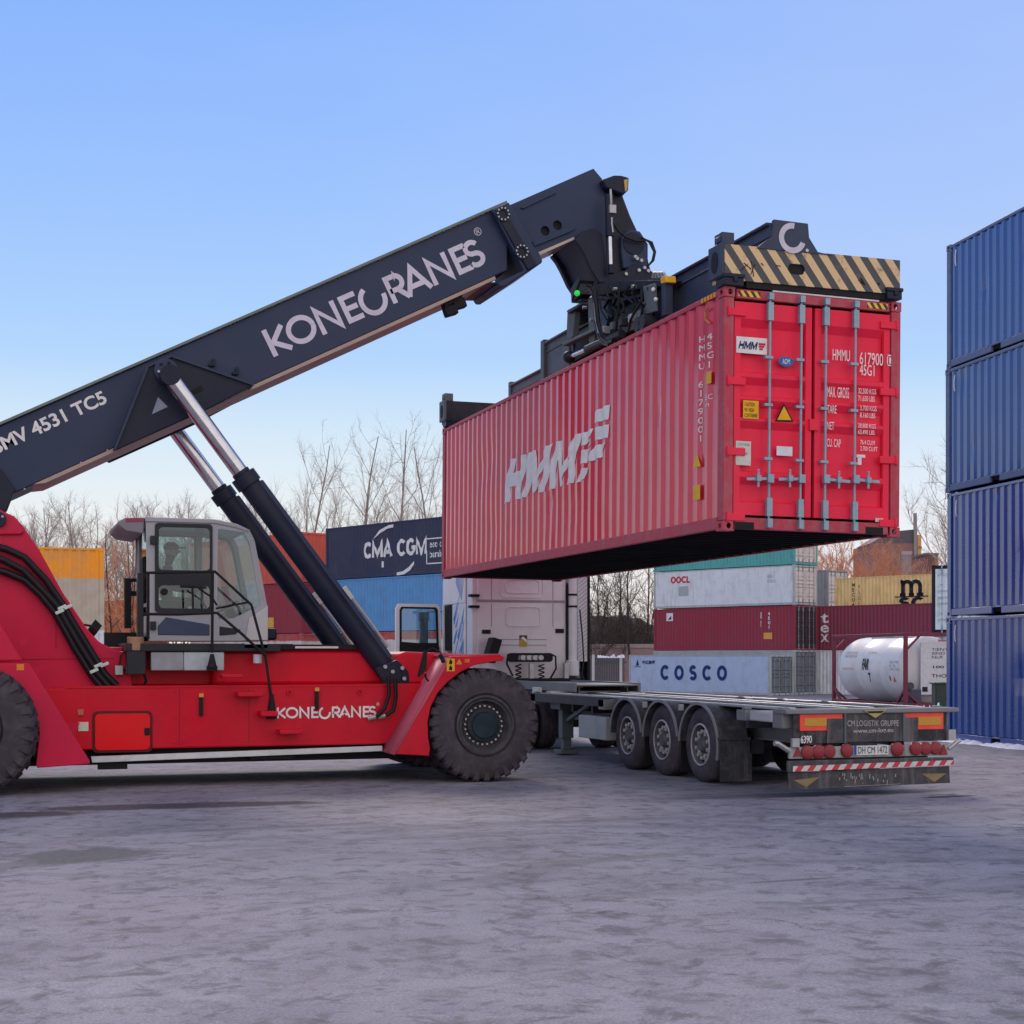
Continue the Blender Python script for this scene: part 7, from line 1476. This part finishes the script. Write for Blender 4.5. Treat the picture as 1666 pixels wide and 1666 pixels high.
for k, px, yt, d, lb in (('dark1', 1027, 850, 112, 'dark leaning trunk bare tree nearest the gap between truck and white containers'), ('dark1', 1004, 862, 128, 'dark bare tree in the gap, left of the leaning one'), ('dark1', 1054, 858, 132, 'dark bare tree close against the OOCL container end'), ('dark1', 978, 870, 134, 'dark bare tree close to the truck fairing in the gap')): plant(k, px, yt, d, lb, 'dark trees in the gap behind the truck')
for px, yt, d in ((966, 925, 122), (985, 960, 124), (1010, 985, 126), (1040, 965, 128), (1058, 945, 126), (952, 935, 118), (972, 905, 124), (998, 930, 127), (1022, 950, 125), (1048, 930, 129), (962, 960, 121), (1066, 960, 128)): plant('dark2', px, yt, d, 'low dark shrub on the mound in the gap behind the truck', 'dark shrubs on the mound', 'shrub', 'shrub')
for k, px, yt, d in (('sunlit1', 1340, 872, 132), ('sunlit2', 1362, 862, 135), ('sunlit1', 1384, 868, 138), ('sunlit2', 1404, 878, 136), ('sunlit1', 1378, 900, 128), ('sunlit2', 1350, 900, 128), ('sunlit1', 1325, 870, 136)): plant(k, px, yt, d, 'bare tree with evening sun painted as rust colour, between the hanging container and the mustard one', 'rust coloured trees behind the mustard container')
for k, px, yt, d in (('sunlit2', 1424, 880, 150), ('sunlit1', 1440, 884, 152), ('sunlit2', 1456, 890, 150), ('sunlit1', 1474, 900, 154), ('sunlit2', 1508, 912, 156), ('sunlit1', 1526, 920, 150)): plant(k, px, yt, d, 'bare tree with evening sun painted as rust colour, standing in front of the brick building', 'rust coloured trees before the brick building')
plant('grey1', 1556, 690, 100, 'grey bare tree partly hidden by the tall blue stack'); plant('grey1', 1600, 740, 108, 'second grey bare tree almost wholly behind the tall blue stack')

# ------------------------------------------------------------------ far buildings, mound, fence, snow
def bwd(px, d): return wd((px - 833) / F * d, d)
def bz(py, d): return EYE + (HOR - py) * d / F
BRICK = paint('dusk_brick', (.27, .145, .125), .8, (.09, .06, .08), .5, scale=.25); D1 = 215
def block(name, label, cat, px0, px1, ytop, d, depth, mat, parts):
    x, y = bwd((px0 + px1) / 2, d); r = thing(name, label, cat, (x, y, gz(x, y)), -YAW, local=True); wdt = (px1 - px0) * d / F; h = bz(ytop, d) - gz(x, y)
    m = MB().box(-wdt / 2, wdt / 2, 0, depth, 0, h); obj('wall', m, mat, r); parts(r, wdt, h); return r
def p1(r, w_, h):
    m = MB(); m.prism([(-w_ / 2 - .2, h), (-w_ * .12, h + 1.6), (w_ / 2 + .2, h + 2.0), (w_ / 2 + .2, h)], 0, 9); obj('roof', m, plain('slate_roof', (.12, .10, .12), .7), r)
    m = MB(); m.box(w_ / 2 - .35, w_ / 2 + .05, -.4, 0, 0, h + 4.2); obj('chimney', m, plain('grey_chimney', (.28, .26, .25), .7), r)
    m = MB(); m.box(w_ / 2 - 1.9, w_ / 2 - .6, -.05, .1, h - 5.2, h - 1.6); f = obj('window', m, plain('blue_grey_window', (.20, .23, .30), .3), r); m = MB(); m.box(w_ / 2 - 2.0, w_ / 2 - .5, -.12, .1, h - 1.6, h - 1.1); obj('lintel', m, plain('pale_lintel', (.42, .34, .36), .7), f)
block('brick_building', 'tall dusky brick building with thin grey chimney beyond the mustard container', 'building', 1419, 1490, 884, D1, 12, BRICK, p1)
def p2(r, w_, h):
    m = MB()
    for k in range(5): m.box(-w_ / 2 - .06, w_ / 2 + .06, -.06, .2, h * (.3 + k * .15), h * (.3 + k * .15) + .35)
    obj('band', m, plain('rust_band', (.40, .16, .08), .7), r)
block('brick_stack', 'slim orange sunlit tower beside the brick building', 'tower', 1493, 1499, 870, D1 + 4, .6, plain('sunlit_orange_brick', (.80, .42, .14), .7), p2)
def p3(r, w_, h):
    obj('roof', MB().box(-w_ / 2 - .1, w_ / 2 + .1, -.1, 6.1, h, h + .25), plain('slate_roof', (.12, .10, .12), .7), r); obj('annex', MB().box(-w_ / 2 - 1.6, -w_ / 2, .5, 5, 0, h * .85), BRICK, r)
block('brick_house', 'small dark brick block between the orange tower and the blue stack', 'building', 1504, 1526, 903, D1 - 20, 6, paint('brown_brick', (.15, .085, .08), .8, (.08, .05, .05), .5, scale=.4), p3)
# mound of dark earth
x, y = bwd(1002, 142); m = MB(); n = 28
for j in range(15):
    for i in range(n + 1):
        u, v = i / n * 2 - 1, j / 14 * 2 - 1; h = max(0, (1 - u * u) ** 1.2) * max(0, 1 - v * v) * 6.3 * (1 - .18 * u) + .25 * math.sin(u * 19 + v * 7) * (1 - u * u) * (1 - v * v)
        m.v.append((x + u * 13, y + v * 8, gz(x, y) - .1 + h))
m.f = [(j * (n + 1) + i, j * (n + 1) + i + 1, (j + 1) * (n + 1) + i + 1, (j + 1) * (n + 1) + i) for j in range(14) for i in range(n)]
obj('hill', m, paint('dark_earth', (.060, .045, .045), .9, (.12, .08, .06), .6, scale=.8, bump=.05, spec=.1), kind='structure')
def wallrun(name, label, cat, pxa, pxb, d, z0_, z1_, th, mat):
    xa_, ya_ = bwd(pxa, d); xb_, yb_ = bwd(pxb, d); r = thing(name, label, cat, (xa_, ya_, gz(xa_, ya_)), math.atan2(yb_ - ya_, xb_ - xa_), local=True); L = math.hypot(xb_ - xa_, yb_ - ya_); return r, L
r, L = wallrun('low_wall', 'long pinkish low wall in front of the dark mound', 'wall', 955, 1064, 122, 0, 0, 0, None); m = MB(); m.box(0, L, 0, .3, 0, 3.1); obj('panel', m, paint('pink_grey_wall', (.40, .28, .27), .8, (.2, .14, .14), .4), r); obj('coping', MB().box(-.05, L + .05, -.06, .36, 3.1, 3.4), plain('pale_coping', (.46, .38, .36), .7), r)
FEN = paint('dark_grey_slats', (.10, .10, .115), .6, (.14, .13, .14), .4); r, L = wallrun('slat_fence', 'dark grey slat fence with snow on top, left of the COSCO container', 'fence', 948, 1019, 92, 0, 0, 0, None)
m = MB()
for k in range(int(L / .14)): m.box(k * .14, k * .14 + .125, 0, .03, .15, 2.28 + .05 * math.sin(k * 1.7))
m.box(0, L, .03, .07, .5, .6); m.box(0, L, .03, .07, 1.9, 2.0); obj('slats', m, FEN, r); 
for xx in (.55, 2.2): obj('post', MB().box(xx, xx + .16, -.06, .1, 0, 2.42), plain('white_post', (.55, .56, .58), .5), r)
def snow_strip(name, label, pts, wdt, hgt, seed, n=46):
    rnd = random.Random(seed); m = MB(); a, b = Vector((*pts[0], 0)), Vector((*pts[1], 0)); d = (b - a); L = d.length; d.normalize(); nn = Vector((-d.y, d.x, 0)); cols = 6
    for i in range(n + 1):
        w_ = wdt * (.45 + .55 * rnd.random()); hh = hgt * (.3 + .7 * rnd.random())
        if rnd.random() < .12: w_ *= .3; hh *= .2
        for j in range(cols):
            v = j / (cols - 1); p = a + d * (L * i / n) + nn * (v - .5) * w_ * 2; z = pts[2] + hh * math.sin(math.pi * v) * rnd.uniform(.6, 1.2); m.v.append((p.x, p.y, z - (.02 if j in (0, cols - 1) else 0)))
    m.f = [(i * cols + j, i * cols + j + 1, (i + 1) * cols + j + 1, (i + 1) * cols + j) for i in range(n) for j in range(cols - 1)]
    o = obj(name, m, SNOW, smooth=60, kind='stuff'); o['label'] = label; o['category'] = 'snow'; return o
SNOW = paint('old_snow', (.74, .78, .86), .6, (.30, .30, .33), .5, scale=3, bump=.05)
X0_, Y0_ = wd(bx - .12, bdp); X1_, Y1_ = wd(bx + .211 * 6.1 - .16, bdp - .977 * 6.1); snow_strip('snow', 'thin old snow lying along the foot of the tall blue stack', ((X0_, Y0_), (X1_, Y1_), .0), .30, .10, 3)
xa_, ya_ = wd((1486 - 833) / F * 44, 44); xb_, yb_ = wd((1545 - 833) / F * 44, 44); snow_strip('snow', 'heaped patchy snow on the ground right of the tank container', ((xa_, ya_), (xb_, yb_), 0), .55, .42, 9, 26)
xa_, ya_ = bwd(972, 91.7); xb_, yb_ = bwd(1016, 91.7); snow_strip('snow', 'snow lying on top of the dark slat fence', ((xa_, ya_), (xb_, yb_), gz(xa_, ya_) + 2.30), .12, .22, 12, 24)
# green cabinet by the tank
x, y = bwd(1533, 47); cb2 = thing('electric_cabinet', 'small dark green cabinet standing between the tank and the blue stack', 'cabinet', (x, y, 0), -YAW, local=True)
GRN = paint('dark_green_cabinet', (.035, .055, .045), .5, (.1, .1, .09), .4); obj('body', MB().box(-.22, .22, 0, .4, .0, .92), GRN, cb2, bevel=.01); obj('lid', MB().box(-.25, .25, -.03, .43, .92, .97), GRN, cb2, bevel=.01); obj('door', MB().box(-.18, .18, -.015, 0, .1, .86), GRN, cb2);
